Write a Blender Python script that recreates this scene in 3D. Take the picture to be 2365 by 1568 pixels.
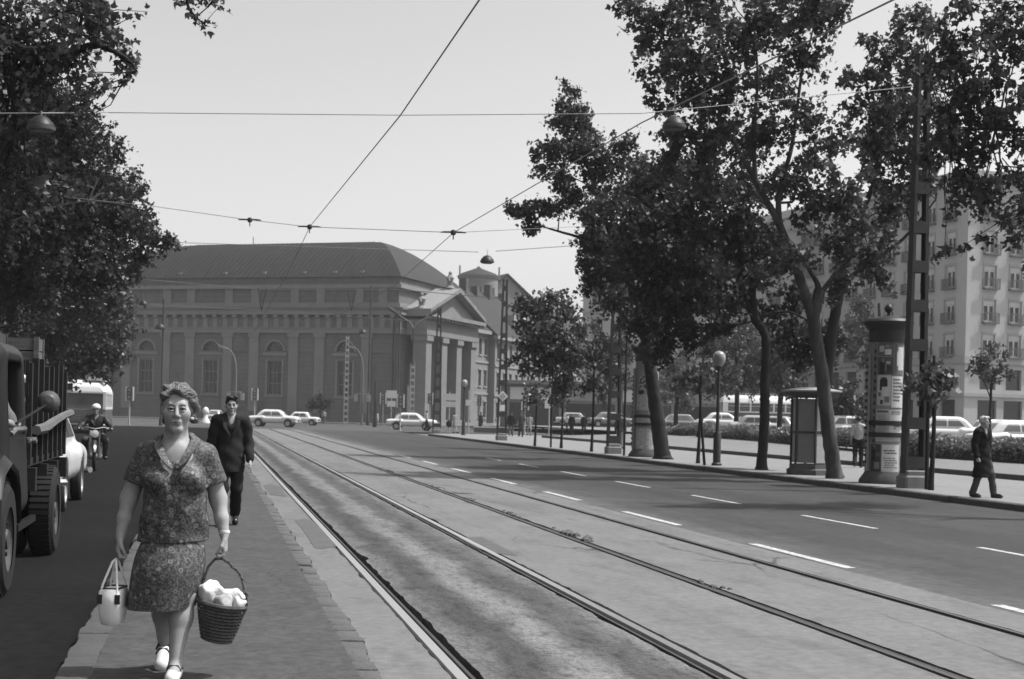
import bpy, bmesh, math, random
import numpy as np
from mathutils import Vector, Matrix

for o in list(bpy.data.objects):
    bpy.data.objects.remove(o)
random.seed(11)
rng = np.random.default_rng(11)
scene = bpy.context.scene
COL = scene.collection
R_ = math.radians

# ------------------------------------------------------------------ camera
YAW, ROLL, CAMZ = R_(11.94), 0.0244, 1.60
fw = Vector((math.sin(YAW), math.cos(YAW), 0)); rt = Vector((math.cos(YAW), -math.sin(YAW), 0)); up = Vector((0, 0, 1))
c_, s_ = math.cos(ROLL), math.sin(ROLL)
cr, cu = rt * c_ + up * s_, up * c_ - rt * s_
cam_d = bpy.data.cameras.new('camera'); cam = bpy.data.objects.new('camera', cam_d); COL.objects.link(cam)
cam.matrix_world = Matrix(((cr.x, cu.x, -fw.x, 0), (cr.y, cu.y, -fw.y, 0), (cr.z, cu.z, -fw.z, CAMZ), (0, 0, 0, 1)))
cam_d.sensor_width = 36; cam_d.lens = 50; cam_d.shift_y = 175 / 2365
cam_d.clip_start = .1; cam_d.clip_end = 6000
cam_d.dof.use_dof = True; cam_d.dof.focus_distance = 10.5; cam_d.dof.aperture_fstop = 6.3
scene.camera = cam

# ------------------------------------------------------------------ sky, sun, exposure
SUN_AZ, SUN_EL = R_(98), R_(61)
world = bpy.data.worlds.new('World'); scene.world = world; world.use_nodes = True
wt = world.node_tree; wt.nodes.clear()
sky = wt.nodes.new('ShaderNodeTexSky'); sky.sky_type = 'NISHITA'; sky.sun_disc = False
sky.sun_elevation = SUN_EL; sky.sun_rotation = SUN_AZ; sky.air_density = 1.0; sky.dust_density = 3.0; sky.ozone_density = 1.0
bw = wt.nodes.new('ShaderNodeRGBToBW'); bg = wt.nodes.new('ShaderNodeBackground'); wo = wt.nodes.new('ShaderNodeOutputWorld')
bg.inputs['Strength'].default_value = .15
wt.links.new(sky.outputs[0], bw.inputs[0]); wt.links.new(bw.outputs[0], bg.inputs['Color']); wt.links.new(bg.outputs[0], wo.inputs[0])
sun_d = bpy.data.lights.new('sun', 'SUN'); sun_d.energy = 3.5; sun_d.angle = R_(1.6); sun_d.color = (1, 1, 1)
sun = bpy.data.objects.new('sun', sun_d); COL.objects.link(sun)
sd = Vector((math.sin(SUN_AZ) * math.cos(SUN_EL), math.cos(SUN_AZ) * math.cos(SUN_EL), math.sin(SUN_EL)))
sun.rotation_euler = sd.to_track_quat('Z', 'Y').to_euler()
scene.view_settings.view_transform = 'Standard'; scene.view_settings.look = 'None'
scene.view_settings.exposure = 0.68; scene.view_settings.gamma = 1.0

# ------------------------------------------------------------------ measuring helpers (survey of the place)
F_ = 50 / 36 * 2365
def ray(x, y):
    u, v = (x - 1182.5) / F_, -(y - 959.) / F_
    return u * c_ - v * s_, v * c_ + u * s_
def at(x, y, d):
    u, v = ray(x, y)
    return Vector((d * (math.sin(YAW) + u * math.cos(YAW)), d * (math.cos(YAW) - u * math.sin(YAW)), CAMZ + v * d))
def gr(x, y, z=0.):
    u, v = ray(x, y)
    p = at(x, y, (z - CAMZ) / v); p.z = z
    return p
def atX(x, y, X):
    u, v = ray(x, y)
    return at(x, y, X / (math.sin(YAW) + u * math.cos(YAW)))

# ------------------------------------------------------------------ materials (the picture is black and white)
MATS = {}
def mat(name, v, rough=.8, amp=.12, scale=6., metal=0., bump=0., bscale=None, spec=.3, fine=0., stretch=None):
    if name in MATS: return MATS[name]
    m = bpy.data.materials.new(name); MATS[name] = m; m.use_nodes = True
    nt = m.node_tree; b = nt.nodes['Principled BSDF']
    b.inputs['Roughness'].default_value = rough; b.inputs['Metallic'].default_value = metal
    b.inputs['Specular IOR Level'].default_value = spec
    tc = nt.nodes.new('ShaderNodeTexCoord'); src = tc.outputs['Object']
    if stretch:
        mp = nt.nodes.new('ShaderNodeMapping'); mp.inputs['Scale'].default_value = stretch
        nt.links.new(src, mp.inputs['Vector']); src = mp.outputs[0]
    n = nt.nodes.new('ShaderNodeTexNoise'); n.inputs['Scale'].default_value = scale; n.inputs['Detail'].default_value = 7; n.inputs['Roughness'].default_value = .65
    nt.links.new(src, n.inputs['Vector'])
    mr = nt.nodes.new('ShaderNodeMapRange'); mr.inputs[1].default_value = .25; mr.inputs[2].default_value = .75
    mr.inputs[3].default_value = v * (1 - amp); mr.inputs[4].default_value = v * (1 + amp)
    nt.links.new(n.outputs[0], mr.inputs[0]); out = mr.outputs[0]
    if fine:
        n2 = nt.nodes.new('ShaderNodeTexNoise'); n2.inputs['Scale'].default_value = scale * 18; n2.inputs['Detail'].default_value = 3
        nt.links.new(src, n2.inputs['Vector'])
        m2 = nt.nodes.new('ShaderNodeMapRange'); m2.inputs[1].default_value = .3; m2.inputs[2].default_value = .7
        m2.inputs[3].default_value = 1 - fine; m2.inputs[4].default_value = 1 + fine
        nt.links.new(n2.outputs[0], m2.inputs[0])
        mu = nt.nodes.new('ShaderNodeMath'); mu.operation = 'MULTIPLY'
        nt.links.new(out, mu.inputs[0]); nt.links.new(m2.outputs[0], mu.inputs[1]); out = mu.outputs[0]
    nt.links.new(out, b.inputs['Base Color'])
    m['out'] = ''
    if bump:
        nb = nt.nodes.new('ShaderNodeTexNoise'); nb.inputs['Scale'].default_value = bscale or scale * 6; nb.inputs['Detail'].default_value = 5
        nt.links.new(src, nb.inputs['Vector'])
        bp = nt.nodes.new('ShaderNodeBump'); bp.inputs['Strength'].default_value = bump; bp.inputs['Distance'].default_value = .02
        nt.links.new(nb.outputs[0], bp.inputs['Height']); nt.links.new(bp.outputs[0], b.inputs['Normal'])
    return m
def base_link(m):
    for l in m.node_tree.links:
        if l.to_socket.name == 'Base Color': return l
def add_cracks(m, scale=.5, width=.012, dark=.35, mask_lo=.45, stretch=(1, 1, 1)):
    """thin branching cracks and dark joints worn into a pavement"""
    nt = m.node_tree; l = base_link(m); src = l.from_socket; dst = l.to_socket
    tc = nt.nodes.new('ShaderNodeTexCoord'); mp = nt.nodes.new('ShaderNodeMapping'); mp.inputs['Scale'].default_value = stretch
    nz = nt.nodes.new('ShaderNodeTexNoise'); nz.inputs['Scale'].default_value = 2.2; nz.inputs['Detail'].default_value = 6
    ad = nt.nodes.new('ShaderNodeMixRGB'); ad.blend_type = 'ADD'; ad.inputs[0].default_value = .55
    vo = nt.nodes.new('ShaderNodeTexVoronoi'); vo.feature = 'DISTANCE_TO_EDGE'; vo.inputs['Scale'].default_value = scale
    nt.links.new(tc.outputs['Object'], mp.inputs[0]); nt.links.new(mp.outputs[0], nz.inputs['Vector'])
    nt.links.new(mp.outputs[0], ad.inputs[1]); nt.links.new(nz.outputs['Color'], ad.inputs[2]); nt.links.new(ad.outputs[0], vo.inputs['Vector'])
    r = nt.nodes.new('ShaderNodeMapRange'); r.inputs[1].default_value = 0; r.inputs[2].default_value = width; r.inputs[3].default_value = 1; r.inputs[4].default_value = 0
    nt.links.new(vo.outputs['Distance'], r.inputs[0])
    mk = nt.nodes.new('ShaderNodeTexNoise'); mk.inputs['Scale'].default_value = .6; mk.inputs['Detail'].default_value = 4
    nt.links.new(mp.outputs[0], mk.inputs['Vector'])
    r2 = nt.nodes.new('ShaderNodeMapRange'); r2.inputs[1].default_value = mask_lo; r2.inputs[2].default_value = mask_lo + .12; r2.inputs[3].default_value = 0; r2.inputs[4].default_value = 1 - dark
    nt.links.new(mk.outputs[0], r2.inputs[0])
    mu = nt.nodes.new('ShaderNodeMath'); mu.operation = 'MULTIPLY'; nt.links.new(r.outputs[0], mu.inputs[0]); nt.links.new(r2.outputs[0], mu.inputs[1])
    inv = nt.nodes.new('ShaderNodeMath'); inv.operation = 'SUBTRACT'; inv.inputs[0].default_value = 1; nt.links.new(mu.outputs[0], inv.inputs[1])
    m3 = nt.nodes.new('ShaderNodeMath'); m3.operation = 'MULTIPLY'; nt.links.new(src, m3.inputs[0]); nt.links.new(inv.outputs[0], m3.inputs[1])
    nt.links.new(m3.outputs[0], dst)
def add_stains(m, scale, lo, hi, dark, stretch=(1, 1, 1), detail=6):
    """soft dirt with a shape of its own; multiplies the colour down to `dark`"""
    nt = m.node_tree; l = base_link(m); src = l.from_socket; dst = l.to_socket
    tc = nt.nodes.new('ShaderNodeTexCoord'); mp = nt.nodes.new('ShaderNodeMapping'); mp.inputs['Scale'].default_value = stretch
    nz = nt.nodes.new('ShaderNodeTexNoise'); nz.inputs['Scale'].default_value = scale; nz.inputs['Detail'].default_value = detail; nz.inputs['Roughness'].default_value = .62
    nt.links.new(tc.outputs['Object'], mp.inputs[0]); nt.links.new(mp.outputs[0], nz.inputs['Vector'])
    r = nt.nodes.new('ShaderNodeMapRange'); r.inputs[1].default_value = lo; r.inputs[2].default_value = hi; r.inputs[3].default_value = 1; r.inputs[4].default_value = dark
    nt.links.new(nz.outputs[0], r.inputs[0])
    m3 = nt.nodes.new('ShaderNodeMath'); m3.operation = 'MULTIPLY'; nt.links.new(src, m3.inputs[0]); nt.links.new(r.outputs[0], m3.inputs[1])
    nt.links.new(m3.outputs[0], dst)

# ------------------------------------------------------------------ mesh helpers
class MB:
    def __init__(s, M=None): s.v = []; s.f = []; s.M = M
    def add(s, vs, fs):
        b = len(s.v)
        s.v += [tuple(s.M @ Vector(p)) if s.M else tuple(p) for p in vs]
        s.f += [tuple(b + i for i in f) for f in fs]
        return s
    def box(s, lo, hi):
        x0, y0, z0 = lo; x1, y1, z1 = hi
        return s.add([(x0, y0, z0), (x1, y0, z0), (x1, y1, z0), (x0, y1, z0), (x0, y0, z1), (x1, y0, z1), (x1, y1, z1), (x0, y1, z1)],
                     [(0, 3, 2, 1), (4, 5, 6, 7), (0, 1, 5, 4), (1, 2, 6, 5), (2, 3, 7, 6), (3, 0, 4, 7)])
    def cbox(s, c, d):
        return s.box([c[i] - d[i] / 2 for i in range(3)], [c[i] + d[i] / 2 for i in range(3)])
    def bbox(s, lo, hi, b):
        """box with chamfered top and side edges"""
        x0, y0, z0 = lo; x1, y1, z1 = hi
        def ring(z, i): return [(x0 + i, y0 + b, z), (x0 + b, y0 + i, z), (x1 - b, y0 + i, z), (x1 - i, y0 + b, z), (x1 - i, y1 - b, z), (x1 - b, y1 - i, z), (x0 + b, y1 - i, z), (x0 + i, y1 - b, z)]
        return s.loft([ring(z0, 0), ring(z1 - b, 0), ring(z1, b)])
    def loft(s, rings, cap=True, closed=True):
        n = len(rings[0]); vs = [p for r in rings for p in r]; fs = []
        for i in range(len(rings) - 1):
            for j in range(n if closed else n - 1):
                k = (j + 1) % n
                fs.append((i * n + j, i * n + k, (i + 1) * n + k, (i + 1) * n + j))
        if cap and closed:
            fs.append(tuple(range(n))[::-1]); fs.append(tuple((len(rings) - 1) * n + j for j in range(n)))
        return s.add(vs, fs)
    def tube(s, pts, r, n=8, cap=True, rough=0.):
        pts = [Vector(p) for p in pts]; rings = []; u = None
        for i, p in enumerate(pts):
            t = (pts[min(i + 1, len(pts) - 1)] - pts[max(i - 1, 0)]).normalized()
            if u is None: u = t.orthogonal().normalized()
            u = (u - t * u.dot(t)).normalized(); w = t.cross(u)
            rr = r[i] if isinstance(r, (list, tuple)) else r
            rings.append([p + (u * math.cos(2 * math.pi * k / n) + w * math.sin(2 * math.pi * k / n)) * rr * (1 + (rough * (math.sin(3 * k + .35 * i) * .6 + random.uniform(-.7, .7)) if rough else 0)) for k in range(n)])
        return s.loft(rings, cap)
    def lathe(s, prof, n=16, c=(0, 0, 0), axis='z', cap=True):
        rings = []
        for r, z in prof:
            ring = []
            for k in range(n):
                a = 2 * math.pi * k / n; p = (r * math.cos(a), r * math.sin(a), z)
                if axis == 'y': p = (p[0], p[2], -p[1])
                if axis == 'x': p = (p[2], p[0], p[1])
                ring.append((p[0] + c[0], p[1] + c[1], p[2] + c[2]))
            rings.append(ring)
        return s.loft(rings, cap)
    def ext(s, poly, a, b, plane='xz'):
        """extrude a polygon: plane xz along y, xy along z, yz along x"""
        def P(q, w): return {'xz': (q[0], w, q[1]), 'xy': (q[0], q[1], w), 'yz': (w, q[0], q[1])}[plane]
        return s.loft([[P(q, a) for q in poly], [P(q, b) for q in poly]])
    def mesh(s, name, smooth=False, angle=40):
        me = bpy.data.meshes.new(name); me.from_pydata(s.v, [], s.f)
        bm = bmesh.new(); bm.from_mesh(me); bmesh.ops.recalc_face_normals(bm, faces=bm.faces); bm.to_mesh(me); bm.free()
        if smooth:
            me.shade_smooth(); me.set_sharp_from_angle(angle=R_(angle))
        return me
    def build(s, name, m, parent=None, smooth=False, loc=None, angle=40):
        return link(name, s.mesh(name, smooth, angle), m, parent, loc)
def link(name, me, m=None, parent=None, loc=None, rz=None):
    o = bpy.data.objects.new(name, me); COL.objects.link(o)
    if m is not None and me is not None and not me.materials: me.materials.append(m)
    if parent: o.parent = parent
    if loc is not None: o.location = loc
    if rz is not None: o.rotation_euler = (0, 0, rz)
    return o
def tag(o, label=None, cat=None, group=None, kind=None):
    if label: o['label'] = label
    if cat: o['category'] = cat
    if group: o['group'] = group
    if kind: o['kind'] = kind
    return o
def thing(name, label, cat, loc=(0, 0, 0), rz=0, group=None):
    o = bpy.data.objects.new(name, None); COL.objects.link(o); o.location = loc; o.rotation_euler = (0, 0, rz); o.empty_display_size = .2
    return tag(o, label, cat, group)
def struct(name, mb, m, parent=None):
    o = mb.build(name, m, parent)
    if not parent: o['kind'] = 'structure'
    return o
def copy_tree(o, parent=None, loc=None, rz=None, label=None):
    c = o.copy(); COL.objects.link(c); c.parent = parent
    if loc is not None: c.location = loc
    if rz is not None: c.rotation_euler = (0, 0, rz)
    if label: c['label'] = label
    for ch in list(o.children): copy_tree(ch, c)
    return c
def np_mesh(name, V, Fc, m, smooth=True):
    """V (n,3); Fc (k,m) faces of equal size"""
    me = bpy.data.meshes.new(name); V = np.ascontiguousarray(V, dtype=np.float32); Fc = np.ascontiguousarray(Fc, dtype=np.int32)
    k, w = Fc.shape
    me.vertices.add(len(V)); me.vertices.foreach_set('co', V.ravel())
    me.loops.add(k * w); me.loops.foreach_set('vertex_index', Fc.ravel())
    me.polygons.add(k); me.polygons.foreach_set('loop_start', np.arange(0, k * w, w, dtype=np.int32))
    try: me.polygons.foreach_set('loop_total', np.full(k, w, dtype=np.int32))
    except Exception: pass
    me.update(calc_edges=True)
    if smooth: me.shade_smooth()
    if m: me.materials.append(m)
    return me

# signed distance fields -> one continuous skin (people, car bodies)
class Sdf:
    def __init__(s, lo, hi, h):
        s.lo = np.array(lo, float); s.h = h; s.n = np.ceil((np.array(hi) - s.lo) / h).astype(int) + 1
        s.F = np.full(s.n, .3, np.float32)
        s.ax = [s.lo[i] + h * np.arange(s.n[i]) for i in range(3)]
    def sub(s, lo, hi):
        sl = []; P = []
        for i in range(3):
            a = max(0, int((lo[i] - s.lo[i]) / s.h)); b = min(s.n[i], int((hi[i] - s.lo[i]) / s.h) + 2)
            if b <= a: return None, None
            sl.append(slice(a, b)); P.append(s.ax[i][a:b])
        return tuple(sl), [P[0][:, None, None], P[1][None, :, None], P[2][None, None, :]]
    def put(s, sl, d, k, op):
        f = s.F[sl]
        if op == 'sub': d = -d; k2 = -1
        else: k2 = 1
        if k2 == 1:
            hh = np.clip(.5 + .5 * (f - d) / k, 0, 1); s.F[sl] = f * (1 - hh) + d * hh - k * hh * (1 - hh)
        else:
            hh = np.clip(.5 - .5 * (f - d) / k, 0, 1); s.F[sl] = f * (1 - hh) + d * hh + k * hh * (1 - hh)
    def cap(s, a, b, ra, rb=None, k=.02, op='u', sy=1., sx=1.):
        rb = ra if rb is None else rb; a = np.array(a, float); b = np.array(b, float)
        r = max(ra, rb) * max(1, sy, sx) + k + 3 * s.h
        sl, P = s.sub(np.minimum(a, b) - r, np.maximum(a, b) + r)
        if sl is None: return s
        sc = (sx, sy, 1.); ba = (b - a) / sc; pa = [(P[i] - a[i]) / sc[i] for i in range(3)]
        t = np.clip(sum(pa[i] * ba[i] for i in range(3)) / max(1e-9, ba.dot(ba)), 0, 1)
        d = np.sqrt(sum((pa[i] - t * ba[i]) ** 2 for i in range(3))) - (ra + (rb - ra) * t)
        s.put(sl, d, k, op); return s
    def ell(s, c, r, k=.02, op='u', rot=None):
        c = np.array(c, float); R = max(r) + k + 3 * s.h
        sl, P = s.sub(c - R, c + R)
        if sl is None: return s
        p = [P[i] - c[i] for i in range(3)]
        if rot is not None: p = [sum(rot[i][j] * p[j] for j in range(3)) for i in range(3)]
        k0 = np.sqrt(sum((p[i] / r[i]) ** 2 for i in range(3))); k1 = np.sqrt(sum((p[i] / r[i] ** 2) ** 2 for i in range(3)))
        d = np.where(k1 > 1e-6, k0 * (k0 - 1) / np.maximum(k1, 1e-6), -min(r))
        s.put(sl, d, k, op); return s
    def rbox(s, c, hs, r, k=.02, op='u', taper=(0, 0), shear=0.):
        """rounded box; taper shrinks x,y half sizes with height above its centre"""
        c = np.array(c, float); hs = np.array(hs, float); R = hs * 1.25 + k + 3 * s.h + abs(shear)
        sl, P = s.sub(c - R, c + R)
        if sl is None: return s
        p = [P[i] - c[i] for i in range(3)]; z = p[2] / hs[2]
        q = [np.abs((p[0] - shear * z)) - (hs[0] * (1 - taper[0] * z) - r), np.abs(p[1]) - (hs[1] * (1 - taper[1] * z) - r), np.abs(p[2]) - (hs[2] - r)]
        d = np.sqrt(sum(np.maximum(u, 0) ** 2 for u in q)) + np.minimum(np.maximum(np.maximum(q[0], q[1]), q[2]), 0) - r
        s.put(sl, d, k, op); return s
    def cyl(s, c, r, half, k=.02, op='u', axis=1):
        c = np.array(c, float); e = np.full(3, r); e[axis] = half
        sl, P = s.sub(c - e - k - 3 * s.h, c + e + k + 3 * s.h)
        if sl is None: return s
        p = [P[i] - c[i] for i in range(3)]; o = [i for i in range(3) if i != axis]
        d = np.maximum(np.sqrt(p[o[0]] ** 2 + p[o[1]] ** 2) - r, np.abs(p[axis]) - half)
        s.put(sl, d, k, op); return s
    def cut(s, p, n, k=0.):
        n = np.array(n, float); n /= np.linalg.norm(n)
        d = (s.ax[0][:, None, None] - p[0]) * n[0] + (s.ax[1][None, :, None] - p[1]) * n[1] + (s.ax[2][None, None, :] - p[2]) * n[2]
        s.F = np.maximum(s.F, d.astype(np.float32)); return s
    def noise(s, amp, fx, fy, fz, ph=0):
        s.F = s.F + (amp * np.sin(fx * s.ax[0] + ph)[:, None, None] * np.sin(fy * s.ax[1] + 1 + ph)[None, :, None] * np.sin(fz * s.ax[2] + 2 * ph)[None, None, :]).astype(np.float32); return s
    def fold(s, amp, k, ph=0.):
        """cloth folds: a plane wave along k"""
        w = k[0] * s.ax[0][:, None, None] + k[1] * s.ax[1][None, :, None] + k[2] * s.ax[2][None, None, :] + ph
        s.F = s.F + (amp * np.sin(w)).astype(np.float32); return s
    def val(s, p):
        q = (np.asarray(p, float) - s.lo) / s.h; i = np.clip(q.astype(int), 0, s.n - 2); f = np.clip(q - i, 0, 1); out = 0
        for a in (0, 1):
            for b in (0, 1):
                for c in (0, 1):
                    out += s.F[i[0] + a, i[1] + b, i[2] + c] * (f[0] if a else 1 - f[0]) * (f[1] if b else 1 - f[1]) * (f[2] if c else 1 - f[2])
        return out
    def hit(s, p, d, far=2.):
        """first surface point from p along direction d"""
        p = np.asarray(p, float); d = np.asarray(d, float); t = 0
        while t < far:
            if s.val(p + d * t) < 0: return p + d * t
            t += s.h * .35
        return None
    def mesh(s, name, m):
        F = s.F.copy()
        for i in range(3):
            sl = [slice(None)] * 3; sl[i] = 0; F[tuple(sl)] = np.maximum(F[tuple(sl)], 1e-3); sl[i] = -1; F[tuple(sl)] = np.maximum(F[tuple(sl)], 1e-3)
        nx, ny, nz = F.shape
        cs = [(i, j, k) for i in (0, 1) for j in (0, 1) for k in (0, 1)]
        C = [F[i:nx - 1 + i, j:ny - 1 + j, k:nz - 1 + k] for i, j, k in cs]
        cnt = sum((c < 0).astype(np.int8) for c in C); mask = (cnt > 0) & (cnt < 8)
        cells = np.argwhere(mask); n = len(cells); idx = np.full(mask.shape, -1, np.int32); idx[mask] = np.arange(n)
        vals = np.stack([c[mask] for c in C], 1); pos = np.zeros((n, 3)); w = np.zeros(n)
        for a in range(8):
            for b in range(a + 1, 8):
                if sum(abs(cs[a][q] - cs[b][q]) for q in range(3)) != 1: continue
                fa, fb = vals[:, a], vals[:, b]; mm = (fa < 0) != (fb < 0)
                t = fa[mm] / (fa[mm] - fb[mm]); pos[mm] += np.array(cs[a]) + t[:, None] * (np.array(cs[b]) - np.array(cs[a])); w[mm] += 1
        V = s.lo + s.h * (cells + pos / w[:, None]); faces = []
        I = F < 0
        for axn in range(3):
            A = I[:-1, 1:-1, 1:-1] if axn == 0 else I[1:-1, :-1, 1:-1] if axn == 1 else I[1:-1, 1:-1, :-1]
            B = I[1:, 1:-1, 1:-1] if axn == 0 else I[1:-1, 1:, 1:-1] if axn == 1 else I[1:-1, 1:-1, 1:]
            for flag, X in ((0, A & ~B), (1, ~A & B)):
                e = np.argwhere(X)
                if not len(e): continue
                e = e + (np.array([0, 1, 1]) if axn == 0 else np.array([1, 0, 1]) if axn == 1 else np.array([1, 1, 0]))
                u, v_ = [q for q in range(3) if q != axn]
                def g(du, dv):
                    q = e.copy(); q[:, u] += du; q[:, v_] += dv; return idx[q[:, 0], q[:, 1], q[:, 2]]
                quad = np.stack([g(-1, -1), g(0, -1), g(0, 0), g(-1, 0)], 1)
                if (flag == 1) != (axn == 1): quad = quad[:, ::-1]
                faces.append(quad)
        Fc = np.concatenate(faces); Fc = Fc[(Fc >= 0).all(1)]
        return np_mesh(name, V, Fc, m)
    def build(s, name, m, parent): return link(name, s.mesh(name, m), None, parent)

def facade(mb, W, H, ops, reveal=.3, arches=()):
    """wall in the xz plane facing -y with real openings ops = (x0, z0, x1, z1)"""
    allo = list(ops) + [(a[0] - a[2], a[1], a[0] + a[2], a[1] + a[2]) for a in arches]
    xs = sorted({0, W} | {round(v, 4) for o in allo for v in (o[0], o[2])}); zs = sorted({0, H} | {round(v, 4) for o in allo for v in (o[1], o[3])})
    for i in range(len(xs) - 1):
        for j in range(len(zs) - 1):
            mx, mz = (xs[i] + xs[i + 1]) / 2, (zs[j] + zs[j + 1]) / 2
            if any(o[0] < mx < o[2] and o[1] < mz < o[3] for o in allo): continue
            mb.add([(xs[i], 0, zs[j]), (xs[i + 1], 0, zs[j]), (xs[i + 1], 0, zs[j + 1]), (xs[i], 0, zs[j + 1])], [(0, 1, 2, 3)])
    for x0, z0, x1, z1 in ops:
        q = [(x0, z0), (x1, z0), (x1, z1), (x0, z1)]
        mb.add([(x, 0, z) for x, z in q] + [(x, reveal, z) for x, z in q], [(0, 1, 5, 4), (1, 2, 6, 5), (2, 3, 7, 6), (3, 0, 4, 7)])
    for cx, cz, r in arches:
        arc = [(cx + r * math.cos(math.pi * k / 12), cz + r * math.sin(math.pi * k / 12)) for k in range(13)]
        for k in range(12):
            a, b = arc[k], arc[k + 1]
            ox = lambda p: (cx + r if p[0] > cx else cx - r)
            mb.add([(a[0], 0, a[1]), (b[0], 0, b[1]), (b[0], 0, cz + r), (a[0], 0, cz + r)], [(0, 1, 2, 3)])
            mb.add([(a[0], 0, a[1]), (b[0], 0, b[1]), (b[0], reveal, b[1]), (a[0], reveal, a[1])], [(0, 1, 2, 3)])
        mb.add([(cx - r, 0, cz), (cx + r, 0, cz), (cx + r, reveal, cz), (cx - r, reveal, cz)], [(0, 1, 2, 3)])
# ================================================================== GROUND
m_asph = mat('asphalt_main_road', .036, .75, .16, .35, bump=.25, bscale=90, fine=.22)
add_stains(m_asph, .5, .45, .72, .72, (1, .18, 1)); add_cracks(m_asph, .22, .005, .5, .47, (1, .5, 1)); add_stains(m_asph, 1.1, .42, .62, .72, (1, .02, 1), 4); add_stains(m_asph, 3, .5, .7, .8, (1, .3, 1))
nt = m_asph.node_tree; l = base_link(m_asph); src, dst = l.from_socket, l.to_socket      # pale grit swept off the tram bed
tc = nt.nodes.new('ShaderNodeTexCoord'); sp = nt.nodes.new('ShaderNodeSeparateXYZ'); nt.links.new(tc.outputs['Object'], sp.inputs[0])
nz = nt.nodes.new('ShaderNodeTexNoise'); nz.inputs['Scale'].default_value = .8; nz.inputs['Detail'].default_value = 8; nt.links.new(tc.outputs['Object'], nz.inputs['Vector'])
ad = nt.nodes.new('ShaderNodeMath'); ad.operation = 'MULTIPLY_ADD'; ad.inputs[1].default_value = -1.6; nt.links.new(nz.outputs[0], ad.inputs[0]); nt.links.new(sp.outputs[0], ad.inputs[2])
mr = nt.nodes.new('ShaderNodeMapRange'); mr.interpolation_type = 'SMOOTHSTEP'; mr.inputs[1].default_value = 5.7; mr.inputs[2].default_value = 7.6; mr.inputs[3].default_value = 2.6; mr.inputs[4].default_value = 1.12; nt.links.new(ad.outputs[0], mr.inputs[0])
mu = nt.nodes.new('ShaderNodeMath'); mu.operation = 'MULTIPLY'; nt.links.new(src, mu.inputs[0]); nt.links.new(mr.outputs[0], mu.inputs[1]); nt.links.new(mu.outputs[0], dst)
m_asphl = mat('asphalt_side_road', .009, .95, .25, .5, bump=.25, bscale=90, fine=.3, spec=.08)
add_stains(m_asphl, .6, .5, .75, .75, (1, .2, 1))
m_cross = mat('asphalt_crossing', .055, .8, .18, .15, fine=.15)
m_plat = mat('asphalt_platform', .056, .9, .14, .8, bump=.35, bscale=120, fine=.25)
add_stains(m_plat, 1.3, .5, .74, .8); add_stains(m_plat, 5, .56, .7, .82); add_stains(m_plat, 28, .55, .68, .78, (1, 1, 1), 8); add_cracks(m_plat, .4, .004, .45, .52)
m_bed = mat('tram_bed_concrete', .132, .9, .14, .6, bump=.3, bscale=70, fine=.14)
add_stains(m_bed, 2.2, .52, .72, .72, (1, .35, 1)); add_stains(m_bed, 14, .6, .7, .8); add_cracks(m_bed, .33, .010, .3, .45, (1.3, .3, 1)); add_stains(m_bed, .9, .5, .66, .8, (1, .12, 1))
m_bedd = mat('tram_bed_oily', .165, .85, .25, 1.2, bump=.7, bscale=45, fine=.25)

nt = m_bedd.node_tree; l = base_link(m_bedd); src, dst = l.from_socket, l.to_socket      # oil dripped in two lines from passing trams
tc = nt.nodes.new('ShaderNodeTexCoord'); mp = nt.nodes.new('ShaderNodeMapping'); mp.inputs['Scale'].default_value = (1, .35, 1); nt.links.new(tc.outputs['Object'], mp.inputs[0])
nz = nt.nodes.new('ShaderNodeTexNoise'); nz.inputs['Scale'].default_value = 1.6; nz.inputs['Detail'].default_value = 7; nt.links.new(mp.outputs[0], nz.inputs['Vector'])
sp = nt.nodes.new('ShaderNodeSeparateXYZ'); nt.links.new(tc.outputs['Object'], sp.inputs[0])
ad = nt.nodes.new('ShaderNodeMath'); ad.operation = 'MULTIPLY_ADD'; ad.inputs[1].default_value = .55; nt.links.new(nz.outputs[0], ad.inputs[0]); nt.links.new(sp.outputs[0], ad.inputs[2])
mr = nt.nodes.new('ShaderNodeMapRange'); mr.inputs[1].default_value = 1.62 + .275; mr.inputs[2].default_value = 3.12 + .275; nt.links.new(ad.outputs[0], mr.inputs[0])
rp = nt.nodes.new('ShaderNodeValToRGB'); e = rp.color_ramp.elements; e[0].color = (.8,) * 3 + (1,); e[1].color = (.9,) * 3 + (1,)
for q, c in ((.12, .55), (.2, .3), (.33, .36), (.44, .9), (.56, 1.), (.66, .48), (.78, .4), (.9, .62)): x = e.new(q); x.color = (c,) * 3 + (1,)
nt.links.new(mr.outputs[0], rp.inputs[0]); mu = nt.nodes.new('ShaderNodeMath'); mu.operation = 'MULTIPLY'; nt.links.new(src, mu.inputs[0]); nt.links.new(rp.outputs[0], mu.inputs[1]); nt.links.new(mu.outputs[0], dst)
add_stains(m_bedd, 2.2, .54, .72, .6, (1.2, .22, 1)); add_stains(m_bedd, 5, .52, .7, .65, (1.4, .3, 1)); add_stains(m_bedd, 9, .5, .64, .6, (1, .4, 1), 10); add_stains(m_bedd, 30, .5, .66, .62, (1, .6, 1), 8)
m_kerb = mat('kerb_granite', .06, .8, .3, 3, bump=.3, bscale=40, fine=.2)
m_kerbr = mat('kerb_granite_dark', .07, .8, .25, 3, bump=.3, bscale=40, fine=.2)
m_setts = mat('edge_setts', .08, .85, .35, 3, bump=.4, bscale=30, fine=.25)
m_walk = mat('pavement_asphalt_pale', .175, .9, .1, .5, fine=.12); add_stains(m_walk, .8, .55, .75, .75); add_stains(m_walk, 5, .62, .72, .7)
m_lawn = mat('dry_lawn', .15, .95, .2, 1.5, bump=.5, bscale=30, fine=.3)
m_soil = mat('ground_far', .13, .95, .15, .05)
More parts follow.
